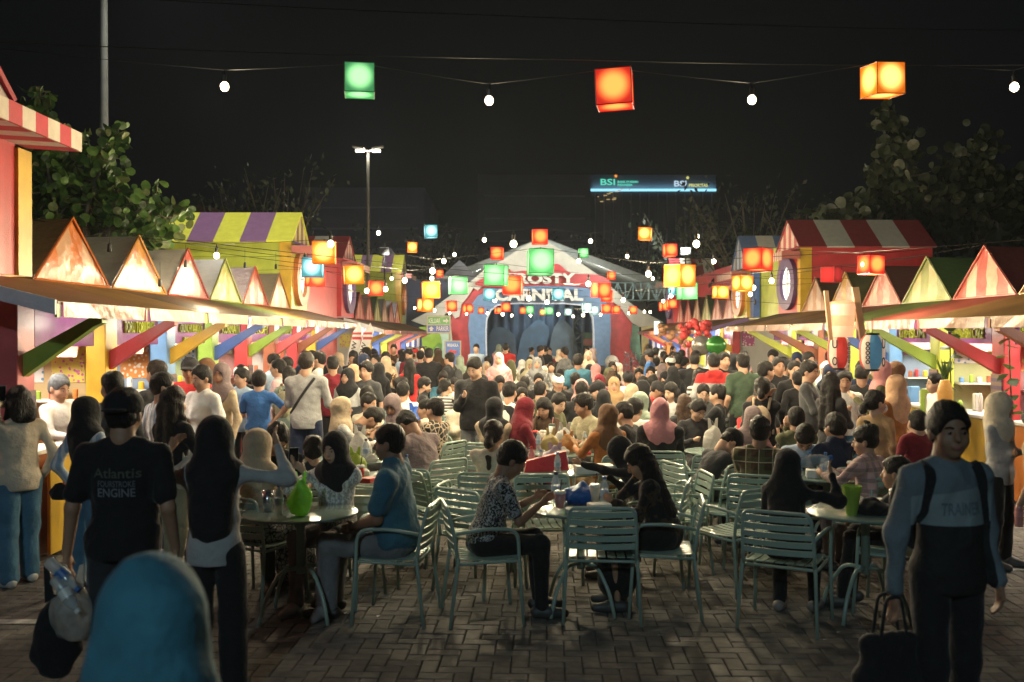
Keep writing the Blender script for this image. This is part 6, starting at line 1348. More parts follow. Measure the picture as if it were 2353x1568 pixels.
# ------------------------------------------------------------------ people
def P_(x, y, label, top='black', bottom='char', head='short', face=0, **k):
    P = person(x, y, label, top, bottom, head, face, **k)
    if k.get('pose') == 'sit' and k.get('chair', True):
        l = P['root'].location; f = face; a_ = rad(f)
        loc = (l.x-math.sin(a_)*.0, l.y-math.cos(a_)*.0); lb = 'chair under the '+label
        (chair if P['Z'] < 13.5 else far_chair)(loc, f, lb)
    return P
if 1:
    # nearest standing figures
    A = P_(283, 890, 'man in black printed T-shirt and backward cap seen from behind', 'black', 'char', 'capback', -3, Z=5.2, hc='black', skin=1, sleeve='short', w=1.08, arms=('bag', 'down'), h=.008, look=4)
    print_on(A, 'FOURSTROKE', 0, .31, .19, .032, (.11,.12,.14)); print_on(A, 'ENGINE', 0, .265, .19, .045, (.16,.17,.20)); print_on(A, 'Atlantis', 0, .365, .24, .05, (.075,.085,.065))
    wl = world_of(A, A['wr'][-1]); 
    bag((wl.x-.07, wl.y+.02, wl.z-.66), 'round black sling bag hanging from the left hand of the man in the cap', .25, .60, cloth('black'), 51, name='sling_bag')
    bag((wl.x+.05, wl.y-.04, wl.z-.44), 'grey white translucent plastic bag hanging beside the black sling bag', .24, .40, mat('grey film', (.45,.47,.47), rough=.3, var=.3, bump=1., bscale=18, trans=.5, alpha=.8), 52)
    bottle((wl.x-.06, wl.y-.08, wl.z-.02), 'water bottle gripped in the left hand of the man in the cap', 'blue', .23, 'blue', tilt=(rad(10), rad(130), 0)); bottle((wl.x-.01, wl.y-.12, wl.z-.10), 'second clear bottle gripped with the bags by the man in the cap', 'white', .22, 'white', tilt=(rad(10), rad(140), 0))
    P_(493, 955, 'woman in black headscarf and grey sweater raising both hands, seen from behind', 'lgrey', 'black', 'hijab', 2, Z=5.4, hc='black', skin=1, arms=((-.30, .14, 1.33), (.30, .16, 1.36)), legs='wide', hcut=1.6, h=.008)
    P_(348, 1286, 'person in a smooth teal blue headscarf seen from behind, nearest the camera', 'petrol', 'black', 'hijab', 0, Z=2.15, hc='petrol', hcut=2.5, h=.009, legs='none', w=.8, k=.88)
    B = P_(2180, 922, 'man in grey and black sweatshirt walking toward the camera with a black bag', 'grey', 'black', 'short', 168, Z=4.55, skin=3, look=14, w=1.0, arms=('down', 'bag'), h=.008)
    Tm = mat('sweatshirt panels', (.12,.155,.18), rough=.85, var=.1, bump=.75, bscale=17); b_ = B['shirt'].data
    # black lower part and a pale band as real seams on the sweatshirt
    nt = Tm.node_tree; bs = nt.nodes['Principled BSDF']; tc = nd(nt, 'ShaderNodeTexCoord'); sx = nd(nt, 'ShaderNodeSeparateXYZ'); nt.links.new(tc.outputs['Object'], sx.inputs[0])
    def stepz(z, v, src, slope=0.):
        a = nd(nt, 'ShaderNodeMath', operation='MULTIPLY_ADD', i={1: slope}); nt.links.new(sx.outputs[0], a.inputs[0]); nt.links.new(sx.outputs[2], a.inputs[2])
        ab = nd(nt, 'ShaderNodeMath', operation='ABSOLUTE'); nt.links.new(sx.outputs[0], ab.inputs[0])
        l = nd(nt, 'ShaderNodeMath', operation='LESS_THAN', i={1: z}); nt.links.new(a.outputs[0], l.inputs[0]); l2 = nd(nt, 'ShaderNodeMath', operation='LESS_THAN', i={1: .212}); nt.links.new(ab.outputs[0], l2.inputs[0])
        m_ = nd(nt, 'ShaderNodeMath', operation='MULTIPLY'); nt.links.new(l.outputs[0], m_.inputs[0]); nt.links.new(l2.outputs[0], m_.inputs[1])
        mx = nd(nt, 'ShaderNodeMix', data_type='RGBA'); nt.links.new(m_.outputs[0], mx.inputs[0]); mx.inputs[7].default_value = c4(v); nt.links.new(src, mx.inputs[6]); return mx.outputs[2]
    s0 = bs.inputs['Base Color'].links[0].from_socket; s1 = stepz(1.27, (.19,.235,.25), s0, .12); s2 = stepz(1.115, (.008,.008,.009), s1, .0); nt.links.new(s2, bs.inputs['Base Color']); b_.materials[0] = Tm
    print_on(B, 'TRAINER', -.0, .315, .20, .055, (.10,.14,.17), back=False, lift=.005)
    wb = world_of(B, B['wr'][1]); handbag((wb.x-.02, wb.y+.0, wb.z-.44), 'black handbag hanging from the hand of the man in the sweatshirt', rz=15)
    bp = thing('backpack', 'dark backpack straps worn by the man in the sweatshirt', 'backpack'); bp.location = B['root'].location; bp.rotation_euler = B['root'].rotation_euler; up = B['up']
    for s in (-1, 1): strap_on(B, [(s*.115, .535), (s*.13, .50), (s*.14, .40), (s*.155, .28), (s*.175, .20)], cloth('black'), False, .017, bp)
    f = SDF(.04, fold=.006, ff=20); f.ell(up(0, -.22, .27), (.15, .08, .21)); link('pack', sdf_mesh(f, .015, 'pack', cloth('black')), bp)
    # along the left stalls
    C = P_(42, 888, 'woman with a black bob and cream jacket holding a phone to her ear', 'cream', 'jeans', 'bob', -50, Z=7.85, arms=('ear', 'pocket'), legs='wide', shoe=(.55,.53,.5), h=.009, w=1.1)
    p = world_of(C, C['wr'][-1]); phone((p.x-.03, p.y+.02, p.z+.08), 'phone held to the ear of the woman in the cream jacket', 15, 40)
    D = P_(198, 910, 'woman in a black headscarf and pale blue striped jacket with a small black bag', 'lblue/xstripe/white/22', 'jeans', 'hijab', 25, Z=7.6, hc='black', arms=('pocket', 'table'), hcut=1, h=.009)
    p = world_of(D, D['up'](-.16, -.12, .0)); bag((p.x, p.y, p.z-.08), 'small black shoulder bag at the back of the striped jacket', .17, .16, cloth('black'), 56, handles=False, name='shoulder_bag')
    P_(258, 853, 'man with short hair behind the man in the cap', 'dgrey', 'char', 'short', -50, Z=8.4)
    P_(140, 862, 'stall worker in white shirt with grey swept hair behind the first counter', 'white', 'black', 'short', 105, Z=9.6, hair=(.12,.13,.14), arms=('table', 'table'), nod=15, look=10)
    P_(172, 845, 'stall worker in black with short black hair at the back of the first stall', 'black', 'black', 'short', 60, Z=10.4)
    P_(184, 868, 'girl half hidden inside the first stall', 'maroon', 'black', 'short', 170, Z=10.8)
    P_(360, 826, 'tall young man with tousled brown hair looking into the stalls', 'char', 'char', 'short', -60, Z=9.8, hair=(.045,.035,.025))
    P_(373, 856, 'boy in a pale blue striped shirt before the blue post', 'lblue/xstripe/white/20', 'char', 'short', 40, Z=8.9, look=30)
    E = P_(398, 888, 'woman with very long brown hair and black top', 'black', 'khaki', 'long', 30, Z=7.7, hair=(.035,.024,.017), sleeve='short', h=.009, arms=('table', 'table'))
    p = world_of(E, E['up'](.16, .0, .1)); bag((p.x, p.y, p.z-.15), 'cream tote bag on the shoulder of the long brown haired woman', .26, .34, cloth('cream'), 57, name='tote_bag')
    P_(595, 851, 'boy in a bright blue T-shirt and khaki trousers with a hand on his hip', 'blue', 'khaki', 'short', -10, Z=12.2, sleeve='short', arms=('table', 'hip'), k=.9)
    P_(664, 842, 'girl with a cream drawstring backpack over an olive shirt', 'sage', 'khaki', 'pony', 8, Z=12.9, deco='backpack:khaki ', sleeve='short')
    P_(640, 826, 'young man in profile beside the backpack girl', 'lpink', 'char', 'short', -85, Z=14.)
    F = P_(704, 806, 'tall man in a grey overshirt and navy shorts with a crossbody strap', 'lgrey', 'navy', 'short', 6, Z=11.9, legs='shorts', w=1.06, skin=0, arms=('table', 'table'), hair=(.03,.022,.018), h=.012)
    q = MB(); up = F['up']; t_ = thing('crossbody_strap', 'dark strap running across the back of the grey overshirt', 'strap'); t_.location = F['root'].location; t_.rotation_euler = F['root'].rotation_euler
    me = F['shirt'].data; bv = BVHTree.FromPolygons([v.co.copy() for v in me.vertices], [tuple(p.vertices) for p in me.polygons]); pts = []
    for i in range(15):
        f_ = i/14; c_ = up(.12-.28*f_, 0, .49-.40*f_); h_ = bv.ray_cast(Vector((c_[0], -1.5, c_[2])), Vector((0, 1, 0)))[0]; pts.append((c_[0], (h_.y if h_ else -.1)-.008, c_[2]))
    q.tube(pts, .017, 6); q.build('strap', cloth('char'), t_, True)
    P_(733, 806, 'man with black bowl cut and pale shirt in profile', 'white', 'char', 'short', -80, Z=15.2)
    P_(757, 836, 'woman in black headscarf with a maroon and black backpack', 'black', 'black', 'hijab', 12, Z=14.8, hc='black', deco='backpack:maroon ')
    P_(775, 838, 'woman in a long charcoal headscarf behind the girl with glasses', 'maroon', 'black', 'hijab', -8, Z=15.6, hc='char', hcut=1.4)
    P_(799, 845, 'girl in a black headscarf, glasses and off white blouse looking back', 'lgrey', 'khaki', 'hijab', 192, Z=13.6, hc='black', look=12, deco='glasses')
    P_(842, 832, 'teenage boy with sunglasses on his hair in a grey T-shirt', 'dgrey', 'char', 'bushy', 205, Z=13.9, sleeve='short')
    P_(812, 837, 'woman in a peach headscarf behind the sunglasses boy', 'cream', 'khaki', 'hijab', 200, Z=16., hc='peach')
    P_(870, 832, 'woman all in black seen from behind', 'black', 'black', 'hijab', 5, Z=15.5, hc='black', hcut=1.3, legs='skirt')
# the rest: (x, y, Z or None for seated, facing, head, hair or scarf colour, top, bottom, label, extras)
S = [
 (811,806,18.5,185,'short','','black','char','man in black looking down beside the skis',dict(nod=18)),
 (841,797,21,-80,'short','','char','char','man in black turned to the west stalls near the skis',{}),
 (822,820,18,10,'short','','char','char','man whose black hair shows below the crossed skis',{}),
 (862,813,20,200,'long','','mauve','char','woman with parted hair looking at the camera by the skis',{}),
 (887,817,17.6,10,'hijab','beige','brown/floral/beige','brown','woman in a long beige headscarf and brown patterned jacket',dict(hcut=1.3)),
 (905,790,25,180,'short','','dbrown','char','round faced man holding a child',dict(w=1.15)),
 (953,800,25,190,'cap','red','lgrey','char','person in a dark red cap',dict(sleeve='short')),
 (966,805,22,0,'short','','lgrey','char','man in pale grey seen from behind',{}),
 (986,799,19.5,4,'short','','black','char','broad shouldered man in a black T-shirt left of the banner stand',dict(sleeve='short',w=1.1)),
 (970,796,28,180,'short','','black','char','far man facing the camera beside the snowman',{}),
 (942,824,17,8,'long','','red','char','woman with long wavy hair in a red T-shirt',dict(sleeve='short')),
 (1008,801,25,10,'hijab','dbrown','dbrown','dbrown','woman in a long dark brown headscarf near the banner',dict(hcut=1.4)),
 (1033,810,19.5,-70,'short','','char','char','young man in black with a grey backpack',dict(deco='backpack:dgrey ')),
 (1057,816,22,5,'hijab','sage','olive','char','woman in a grey green headscarf beside the banner',{}),
 (1085,820,12.0,200,'short','','black','grey','tall man in an open black jacket looking down at his phone',dict(nod=28,w=1.22,arms=('down','phone'),look=8)),
 (1146,809,17.5,188,'hijab','lpink','pink/floral/lpink','lpink','tall woman in a pink headscarf and pink printed dress',dict(w=1.15,legs='dress',hcut=1)),
 (1162,788,27,2,'short','','red','char','man in a red patterned shirt behind the pink dress',dict(w=1.15)),
 (1121,819,24,-40,'short','','black','char','man with moustache turned west before the blue band',{}),
 (1118,832,23,180,'hijab','beige','beige','char','woman in a beige headscarf low before the blue band',{}),
 (1174,827,20,5,'hijab','olive','khaki/floral/lgrey','khaki','woman in a grey olive headscarf and long patterned blouse',dict(hcut=1)),
 (1199,827,24,5,'hijab','white','white','white','woman in a white headscarf before the stage curtain',{}),
 (1222,798,33,90,'bun','','white','white','woman in bright white working near the curtain',{}),
 (1217,820,25,10,'hijab','black','black','black','woman in black headscarf behind the white one',{}),
 (1218,825,19,175,'hijab','khaki','khaki','khaki','woman in a khaki headscarf looking over the tables',dict(skin=3)),
 (1234,820,18.2,182,'hijab','grey','grey/floral/lgrey','char','woman in a grey headscarf and marbled blouse facing the camera',dict(w=1.1,hcut=1)),
 (1252,794,30,0,'short','','black','char','young man in black before the curtain',{}),
 (1263,799,32,180,'short','','lgrey','char','young man facing the camera before the curtain',{}),
 (1267,833,22,185,'long','','lgrey','char','girl with long parted hair before the curtain',{}),
 (1297,797,23.5,-60,'short','','grey','char','man in a grey shirt and glasses turned west',dict(w=1.1,deco='glasses')),
 (1328,813,17.4,4,'short','','teal','char','boy in a teal shirt with a red collar',dict(sleeve='short',skin=3)),
 (1352,806,22.5,185,'hijab','cream','white/hstripe/dgrey/12','khaki','woman in a cream headscarf and striped top',dict(nod=15)),
 (1350,797,33,180,'short','','char','char','dark haired person deep inside the arch',{}),
 (1368,838,19.5,-60,'hijab','pink','pink','char','woman in a pink headscarf beside the snowman head',{}),
 (1355,838,20,-20,'hijab','black','black','char','woman in a black headscarf next to the pink one',{}),
 (1401,846,18.5,60,'hijab','olive','olive','char','woman in an olive headscarf below the snowman head',{}),
 (1407,832,20.5,170,'long','','char','char','girl raising a hand to her brow below the snowman head',{}),
 (1421,834,21,200,'hijab','cream','cream','char','woman in a cream headscarf beside the tinsel tree',{}),
 (1492,791,26.5,30,'short','','char','char','man in a black T-shirt with a small yellow chest print',dict(sleeve='short')),
 (1507,798,25,10,'cap','char','lgrey','char','man in a dark cap behind the yellow print man',{}),
 (1506,822,21.5,0,'bushy','','black/floral/white/.6','char','curly haired person in a black shirt with a pale back print',{}),
 (1532,816,22,20,'bun','','black','char','woman with tied hair in black in the east crowd',{}),
 (1525,808,24,-20,'short','','char','char','man with short hair in the east crowd behind the tied hair woman',{}),
 (1547,796,28,150,'short','','mauve','char','tall man facing the camera at the back of the east crowd',{}),
 (1545,808,24,170,'short','','lgrey','char','pale faced young man at the back of the east crowd',{}),
 (1558,815,20.5,10,'short','','navy','char','man in navy with a pale collar in the east crowd',{}),
 (1567,804,26,-30,'short','','black','char','man with wavy hair at the back of the east crowd',{}),
 (1573,821,20.5,60,'short','','black','char','boy with round black hair in the east crowd',{}),
 (1596,811,17.2,4,'buzz','','black','char','broad man in black with cropped hair',dict(w=1.25)),
 (1546,842,16.6,-5,'hijab','black','black','black','woman in a long loose black veil',dict(w=1.2,hcut=1.6,legs='skirt')),
 (1521,837,18.6,-10,'hijab','mauve','maroon','char','woman in a taupe headscarf and red top with straps',dict(deco='backpack:maroon ')),
 (1641,811,14.3,6,'short','','lgrey/zsplit/red/1.28','char','young man in a hooded jacket with red shoulders',dict(deco='hood',w=1.1)),
 (1664,808,15.3,185,'short','','black','char','young man in a black jersey facing the camera',dict(look=-20)),
 (1707,810,13.8,-12,'short','','green','black','man in a dark green T-shirt and black shorts',dict(sleeve='short',legs='shorts',w=1.08)),
 (1687,812,16,10,'hijab','black','black','black','woman in a black headscarf beside the green T-shirt man',{}),
 (1605,850,14.8,-15,'long','','white/hstripe/dgrey/14','olive','girl in a striped blouse and green apron dress',{}),
 (1760,830,12.8,78,'short','','char','char','young man in profile in a dark jacket by the blue post',{}),
 (1752,868,10.9,20,'pony','','black','lgrey/plaid/grey','woman with a ponytail in a black sweater with a cream backpack',dict(deco='backpack:beige ',w=1.12,arms=('table','cheek'))),
 (1789,820,14,172,'short','','black','char','young man in a black jacket facing the camera',{}),
 (1826,829,13.5,178,'short','','black','char','young man in a black T-shirt with a white hem facing the camera',{}),
 (1836,853,13.2,0,'short','','black','char','person whose round black hair shows beside the grey sweater boy',{}),
 (1862,829,12,115,'short','','dgrey','char','teenage boy in a grey sweater with red sleeve panels',dict(look=15,nod=8)),
 (1911,858,10.8,55,'long','','char','grey','young woman with very long black hair and a dark long sleeved top',{}),
 (1940,855,12.4,190,'short','','white','jeans','smiling youth in a loose white T-shirt',dict(sleeve='short',w=1.1)),
 (2012,899,9.6,42,'pony','','tan','black','woman in a camel cardigan with a low ponytail and white mask',dict(look=35,deco='mask',h=.0105)),
 (2058,860,10.3,-28,'hijab','peach','orange','beige','woman in a peach headscarf and rust brown jacket',dict(legs='wide',hcut=.8,h=.011)),
 (2109,962,9.2,-5,'buzz','','maroon','char','small boy in a dark red sweater',dict(k=.74)),
 (2150,860,12.6,-90,'short','','white','char','youth with glasses inside the lime post stall',dict(deco='glasses')),
 (2308,903,8.4,138,'hijab','cream','lgrey','black','woman in a cream headscarf with folded arms at the edge stall',dict(look=-18,nod=15,arms=('cross','cross'),hcut=.5,h=.009)),
 (2372,925,7.5,-30,'short','','beige','khaki','man in a tan shirt leaning in at the picture edge',dict(sleeve='short',w=1.2,lean=20,arms=('down','down'),h=.009)),
]
for (x, y, Z, fc, hd, cc, top, bot, lb, kw) in S:
    kw = dict(kw); kw.setdefault('skin', R.choice((0, 0, 1, 2, 1))); kw.setdefault('arms', R.choice((('down','down'), ('table','down'), ('phone','phone'), ('pocket','pocket'), ('down','phone'))))
    if hd in ('hijab', 'cap'): kw['hc'] = cc
    if Z > 21: kw.setdefault('legs', 'pants')
    Pn = P_(x, y, lb, top, bot, hd, fc, Z=Z, **kw)
    if lb.startswith('man in a tan shirt'):
        p = world_of(Pn, Pn['wr'][-1]); bottle((p.x, p.y, p.z-.15), 'pink plastic bottle held by the man in the tan shirt', 'pink', .2, 'pink', liquid='pink')
    if lb.startswith('round faced'): P_(920, 800, 'small child with a ponytail held by the round faced man', 'lgrey', 'black', 'pony', -60, Z=24.6, k=.62, xy=1)
for Pq in PEOPLE:
    if Pq['root']['label'].startswith('small child with'): Pq['root'].location.z = (CH-(800-770)/2288*24.6)-.62*1.70-.06
SIT = [ # x, y(head top), facing, head, colour, top, bottom, label, extras (sh = head height above ground)
 (592,997,28,'hijab','beige','beige','black/print/lgrey','woman in a beige headscarf and white patterned black skirt at the front left table',dict(Z=7.35,legs='skirt',hcut=.6,h=.0085,skin=1,arms=('table','table'))),
 (645,981,158,'short','','black','char','young man in black with tied back hair looking down at his phone',dict(Z=7.9,nod=30,look=-12,arms=('phone','phone'),lean=14,h=.0085)),
 (719,1026,-20,'bun','','char','char','child with a hair bun behind the green bag girl',dict(sh=1.05,k=.72)),
 (764,1003,198,'hijab','black','lgrey/batik/white','mauve','smiling girl in a black headscarf and marbled blouse holding a phone up',dict(Z=7.3,nod=6,look=2,arms=((.16,.20,.97),(.25,.22,1.0)),lean=6,h=.008,hcut=.6,shoe=(.35,.33,.33))),
 (893,985,-82,'short','','teal','grey','heavy man in a teal polo shirt sitting sideways with his hands in his lap',dict(Z=6.95,w=1.28,sleeve='short',arms=('lap','lap'),skin=3,deco='collar',lean=4,h=.008,look=0,shoe=(.01,.01,.01))),
 (1195,1026,80,'short','','black/batik/lgrey/1.4','black','man in a black and white batik shirt holding a pink drink over the table',dict(Z=7.0,lean=20,nod=10,sleeve='short',arms=('table','table'),skin=3,h=.008,w=1.05)),
 (1452,1036,-82,'long','','black/floral/dbrown','black','woman with long black hair in a dark floral dress resting her cheek on her hand',dict(Z=7.15,lean=18,nod=12,arms=('desk','cheek'),legs='dress',h=.008,skin=1)),
 (1403,1015,-75,'hijab','black','black','black','woman in a black headscarf reaching over the table with a fork',dict(Z=8.1,lean=30,nod=15,arms=('reach','table'),skin=1,h=.009)),
 (1812,1050,28,'hijab','black','black','black','woman in a black headscarf drinking from a clear bottle, seen from behind',dict(Z=6.85,arms=('lap','drink'),lean=8,hcut=1.6,h=.008,skin=1,shoe=(.25,.22,.2))),
 (1985,993,-42,'bun','','lpink/plaid/mauve/1.3','mauve','woman with a hair bun in a pink and white striped shirt looking left',dict(Z=8.2,lean=8,look=-25,arms=('table','table'),w=1.2,h=.009)),
 (2062,1075,-60,'short','','black','black','person in black trousers half hidden behind the man in the sweatshirt',dict(Z=7.1,skin=1,arms=('lap','lap'))),
 (1747,970,22,'short','','dbrown/plaid/olive/1','char','man in a brown and olive plaid shirt seen from behind',dict(Z=8.5,w=1.12,h=.009,skin=3,arms=('table','table'))),
 (1852,979,192,'short','','lblue','char','man in a pale blue shirt bending over his food',dict(Z=8.9,nod=35,lean=28,arms=('table','table'),h=.0095)),
 (1921,962,-22,'short','','navy','black','man in a navy polo with a white collar line',dict(Z=9.,deco='collar',h=.0095,w=1.1,arms=('table','table'))),
 (1830,945,0,'buzz','','olive','char','man with cropped hair in olive sleeves',dict(Z=9.9,arms=('cheek','table'))),
 (1736,946,170,'hijab','mauve','pink','char','woman in a taupe headscarf facing the plaid shirt man',dict(Z=10.3,nod=20,lean=10)),
 (1703,988,70,'cap','black','char','char','person in a black cap bending beside the plaid shirt man',dict(Z=9.3,nod=30,lean=35)),
 (1612,924,172,'pony','','char','char','woman in a dark jacket looking down at the tall white bag',dict(Z=11.3,nod=22,look=-15,lean=12,h=.011,w=1.15,arms=('table','table'))),
 (1517,922,6,'hijab','dpink','black','black','woman in a dusty pink headscarf and long black coat seen from behind',dict(Z=10.2,w=1.15,h=.011)),
 (1396,937,-28,'hijab','brown','orange','tan','woman in a brown turban scarf and orange sweater',dict(Z=9.9,w=1.05,h=.0105,arms=('table','table'))),
 (1430,934,-60,'short','','black','char','bearded man in a black T-shirt behind the orange sweater',dict(Z=10.9,sleeve='short',lean=12)),
 (1134,980,18,'pony','','cream','cream','woman with a low ponytail in a cream jacket',dict(Z=8.6,w=1.15,h=.0095,hair=(.03,.02,.015))),
 (1136,920,22,'hijab','black','beige','char','woman in a black headscarf and taupe sweater',dict(Z=10.9,w=1.1)),
 (1171,882,30,'short','','white/ystripe/black/16','char','man in a black and white striped shirt',dict(Z=13.1,w=1.05)),
 (1213,918,70,'hijab','maroon','maroon','maroon','woman in a maroon headscarf and wine red dress',dict(Z=10.9,lean=12,hcut=.6)),
 (1245,923,205,'long','','dbrown','char','young woman with black hair looking down at her food',dict(Z=11.9,nod=22,lean=8)),
 (1199,899,172,'long','','black','char','woman with a tired face behind the maroon headscarf',dict(Z=13.8)),
 (785,919,70,'hijab','beige','white/plaid/lgrey/1','char','woman in a tan headscarf and white checked blouse in profile',dict(Z=10.8,hcut=.6,h=.011)),
 (843,895,14,'short','','dgrey','char','man in a slate shirt with his back turned by the tan headscarf',dict(Z=13.,w=1.1)),
 (876,930,70,'short','','char','char','man in a charcoal shirt bent far over the table',dict(Z=11.3,lean=38,nod=25,w=1.25)),
 (921,941,-45,'short','','mauve','char','man in a dusky T-shirt bending over, seen from behind',dict(Z=9.8,lean=28,nod=30,w=1.1,sleeve='short',h=.0105)),
 (1000,925,-60,'short','','beige/print/char/.6','char','man in a cream shirt with dark line pattern',dict(Z=11.,w=1.08)),
 (978,930,-85,'short','','cream','char','man in profile behind the line patterned shirt',dict(Z=12.4)),
 (926,883,14,'short','','white','char','man in a white T-shirt with red lettering on the back',dict(Z=13.8,w=1.12,sleeve='short')),
 (922,873,100,'bushy','','white','char','person with curly hair beside the white T-shirt man',dict(Z=15.2)),
 (979,873,85,'short','','char','char','youth in black turned toward the striped ponytail girl',dict(Z=15.6,nod=15)),
 (1018,858,180,'short','','teal','char','man in a blue shirt looking down in the west crowd',dict(Z=17.6,nod=25)),
 (1023,876,40,'pony','','white/hstripe/dgrey/22','char','girl with a ponytail in a thin striped T-shirt',dict(Z=15.,sleeve='short')),
 (1238,863,180,'short','','black','char','man facing the camera behind the brown shirt man',dict(Z=16.5)),
 (1241,883,28,'short','','olive','char','man in a brown shirt with his back turned',dict(Z=14.3,w=1.1)),
 (1283,864,168,'cap','white','black','char','smiling man in a white cap and black T-shirt',dict(Z=15.8,nod=12,w=1.15,h=.016)),
 (1322,861,5,'short','','dgrey','char','man in dark grey with his back turned near the white cap',dict(Z=16.6,skin=3)),
 (1336,882,-8,'short','','black','char','broad man in a black T-shirt at the far middle table',dict(Z=13.6,w=1.25,sleeve='short')),
 (1367,878,-75,'cap','black','black','char','man in a black cap and glasses leaning forward',dict(Z=13.9,lean=20,w=1.2,deco='glasses',feat=True)),
 (1388,902,10,'hijab','black','black','char','person in a black head cover behind the brown turban',dict(Z=13.2)),
 (1378,864,195,'hijab','maroon','maroon','char','woman in a crimson headscarf beside the black cap man',dict(Z=16.8)),
 (1411,871,190,'hijab','tan','beige','char','laughing woman in a tan headscarf',dict(Z=15.6,look=-5,h=.016)),
 (1452,889,30,'hijab','beige','lpink','char','woman in a beige printed headscarf with her back turned',dict(Z=14.2)),
 (1472,908,55,'hijab','sage','sage','char','woman in a sage green headscarf in profile',dict(Z=12.4,hcut=.8)),
 (1476,880,-55,'hijab','black','lpink','char','woman with glasses in a black headscarf and cream sleeves',dict(Z=14.8)),
 (1477,870,0,'short','','blue','char','person in a blue shirt behind the black headscarf',dict(Z=16.4)),
 (1468,849,190,'long','','char','char','girl with long black hair near the tinsel tree',dict(Z=19.5)),
 (1443,858,0,'cap','char','white','char','person in a dark cap and white shirt below the tinsel tree',dict(Z=17.5)),
 (1495,846,195,'short','','black','char','young man looking up at the east of the tinsel tree',dict(Z=19.)),
 (1405,855,20,'bob','','lpink','char','child with brown bobbed hair below the olive headscarf',dict(Z=18.2,hair=(.07,.04,.025))),
 (1573,916,4,'long','','char','char','woman with long lightened brown hair seen from behind',dict(Z=12.2,hair=(.07,.045,.025))),
 (1617,890,182,'short','','dgrey','char','man with glasses looking down at the east tables',dict(Z=13.9,nod=15,deco='glasses')),
 (1648,890,-65,'short','','black','char','young man in a black shirt with white back lettering in profile',dict(Z=12.9,nod=5,w=1.05)),
 (1206,872,0,'short','','char','char','man with short hair in the middle rows before the patterned blouse',dict(Z=17.5)),
 (1290,850,10,'short','','black','char','man in black sitting behind the white cap',dict(Z=19.5)),
 (1250,845,170,'hijab','cream','cream','char','woman in a cream headscarf seated near the stage',dict(Z=21)),
 (1310,843,0,'hijab','dgrey','dgrey','char','woman in a dark grey headscarf seated near the stage',dict(Z=21)),
 (1180,850,180,'hijab','white','lgrey','char','woman in a white headscarf seated near the stage',dict(Z=20)),
 (1100,850,170,'hijab','mauve','mauve','char','woman in a taupe headscarf seated left of the pink dress',dict(Z=20)),
 (1075,860,10,'short','','black','char','man in black seated left of the pink dress',dict(Z=18)),
 (1335,840,180,'short','','white','char','man in white seated near the stage',dict(Z=23)),
 (1225,838,20,'short','','char','char','man in black seated before the curtain',dict(Z=24)),
 (1280,836,-30,'short','','lgrey','char','man in pale grey seated before the curtain',dict(Z=25)),
 (1150,842,0,'long','','char','char','woman with long hair seated before the blue band',dict(Z=23)),
 (1385,845,10,'short','','khaki','char','man in khaki seated before the snowman head',dict(Z=22)),
 (1345,856,-20,'long','','dbrown','char','woman with long hair seated behind the broad man',dict(Z=18)),
 (1110,868,20,'short','','dgrey','char','man in slate seated behind the jacket man',dict(Z=17)),
 (1205,852,190,'short','','navy','char','youth in navy seated in the middle rows',dict(Z=20)),
 (890,862,20,'short','','black','char','man in black seated behind the red T-shirt woman',dict(Z=17.5)),
 (1500,868,10,'short','','black','char','man in black seated before the taupe headscarf',dict(Z=17)),
]
LEG = {}
for (x, y, fc, hd, cc, top, bot, lb, kw) in SIT:
    kw = dict(kw); kw.setdefault('skin', R.choice((0, 0, 1, 2))); kw.setdefault('arms', R.choice((('table','table'), ('table','cheek'), ('lap','table'), ('table','phone'))))
    if hd in ('hijab', 'cap'): kw['hc'] = cc
    Pn = P_(x, y, lb, top, bot, hd, fc, pose='sit', **kw); LEG[lb[:24]] = Pn
    if lb.startswith('man in a white T-shirt'): print_on(Pn, 'carvil', 0, .30, .2, .07, (.25,.02,.04))
    if 'white back lettering' in lb: print_on(Pn, 'WITH LOVE', 0, .34, .16, .04, (.6,.6,.58)); print_on(Pn, 'EST. 19', 0, .27, .14, .035, (.6,.6,.58))
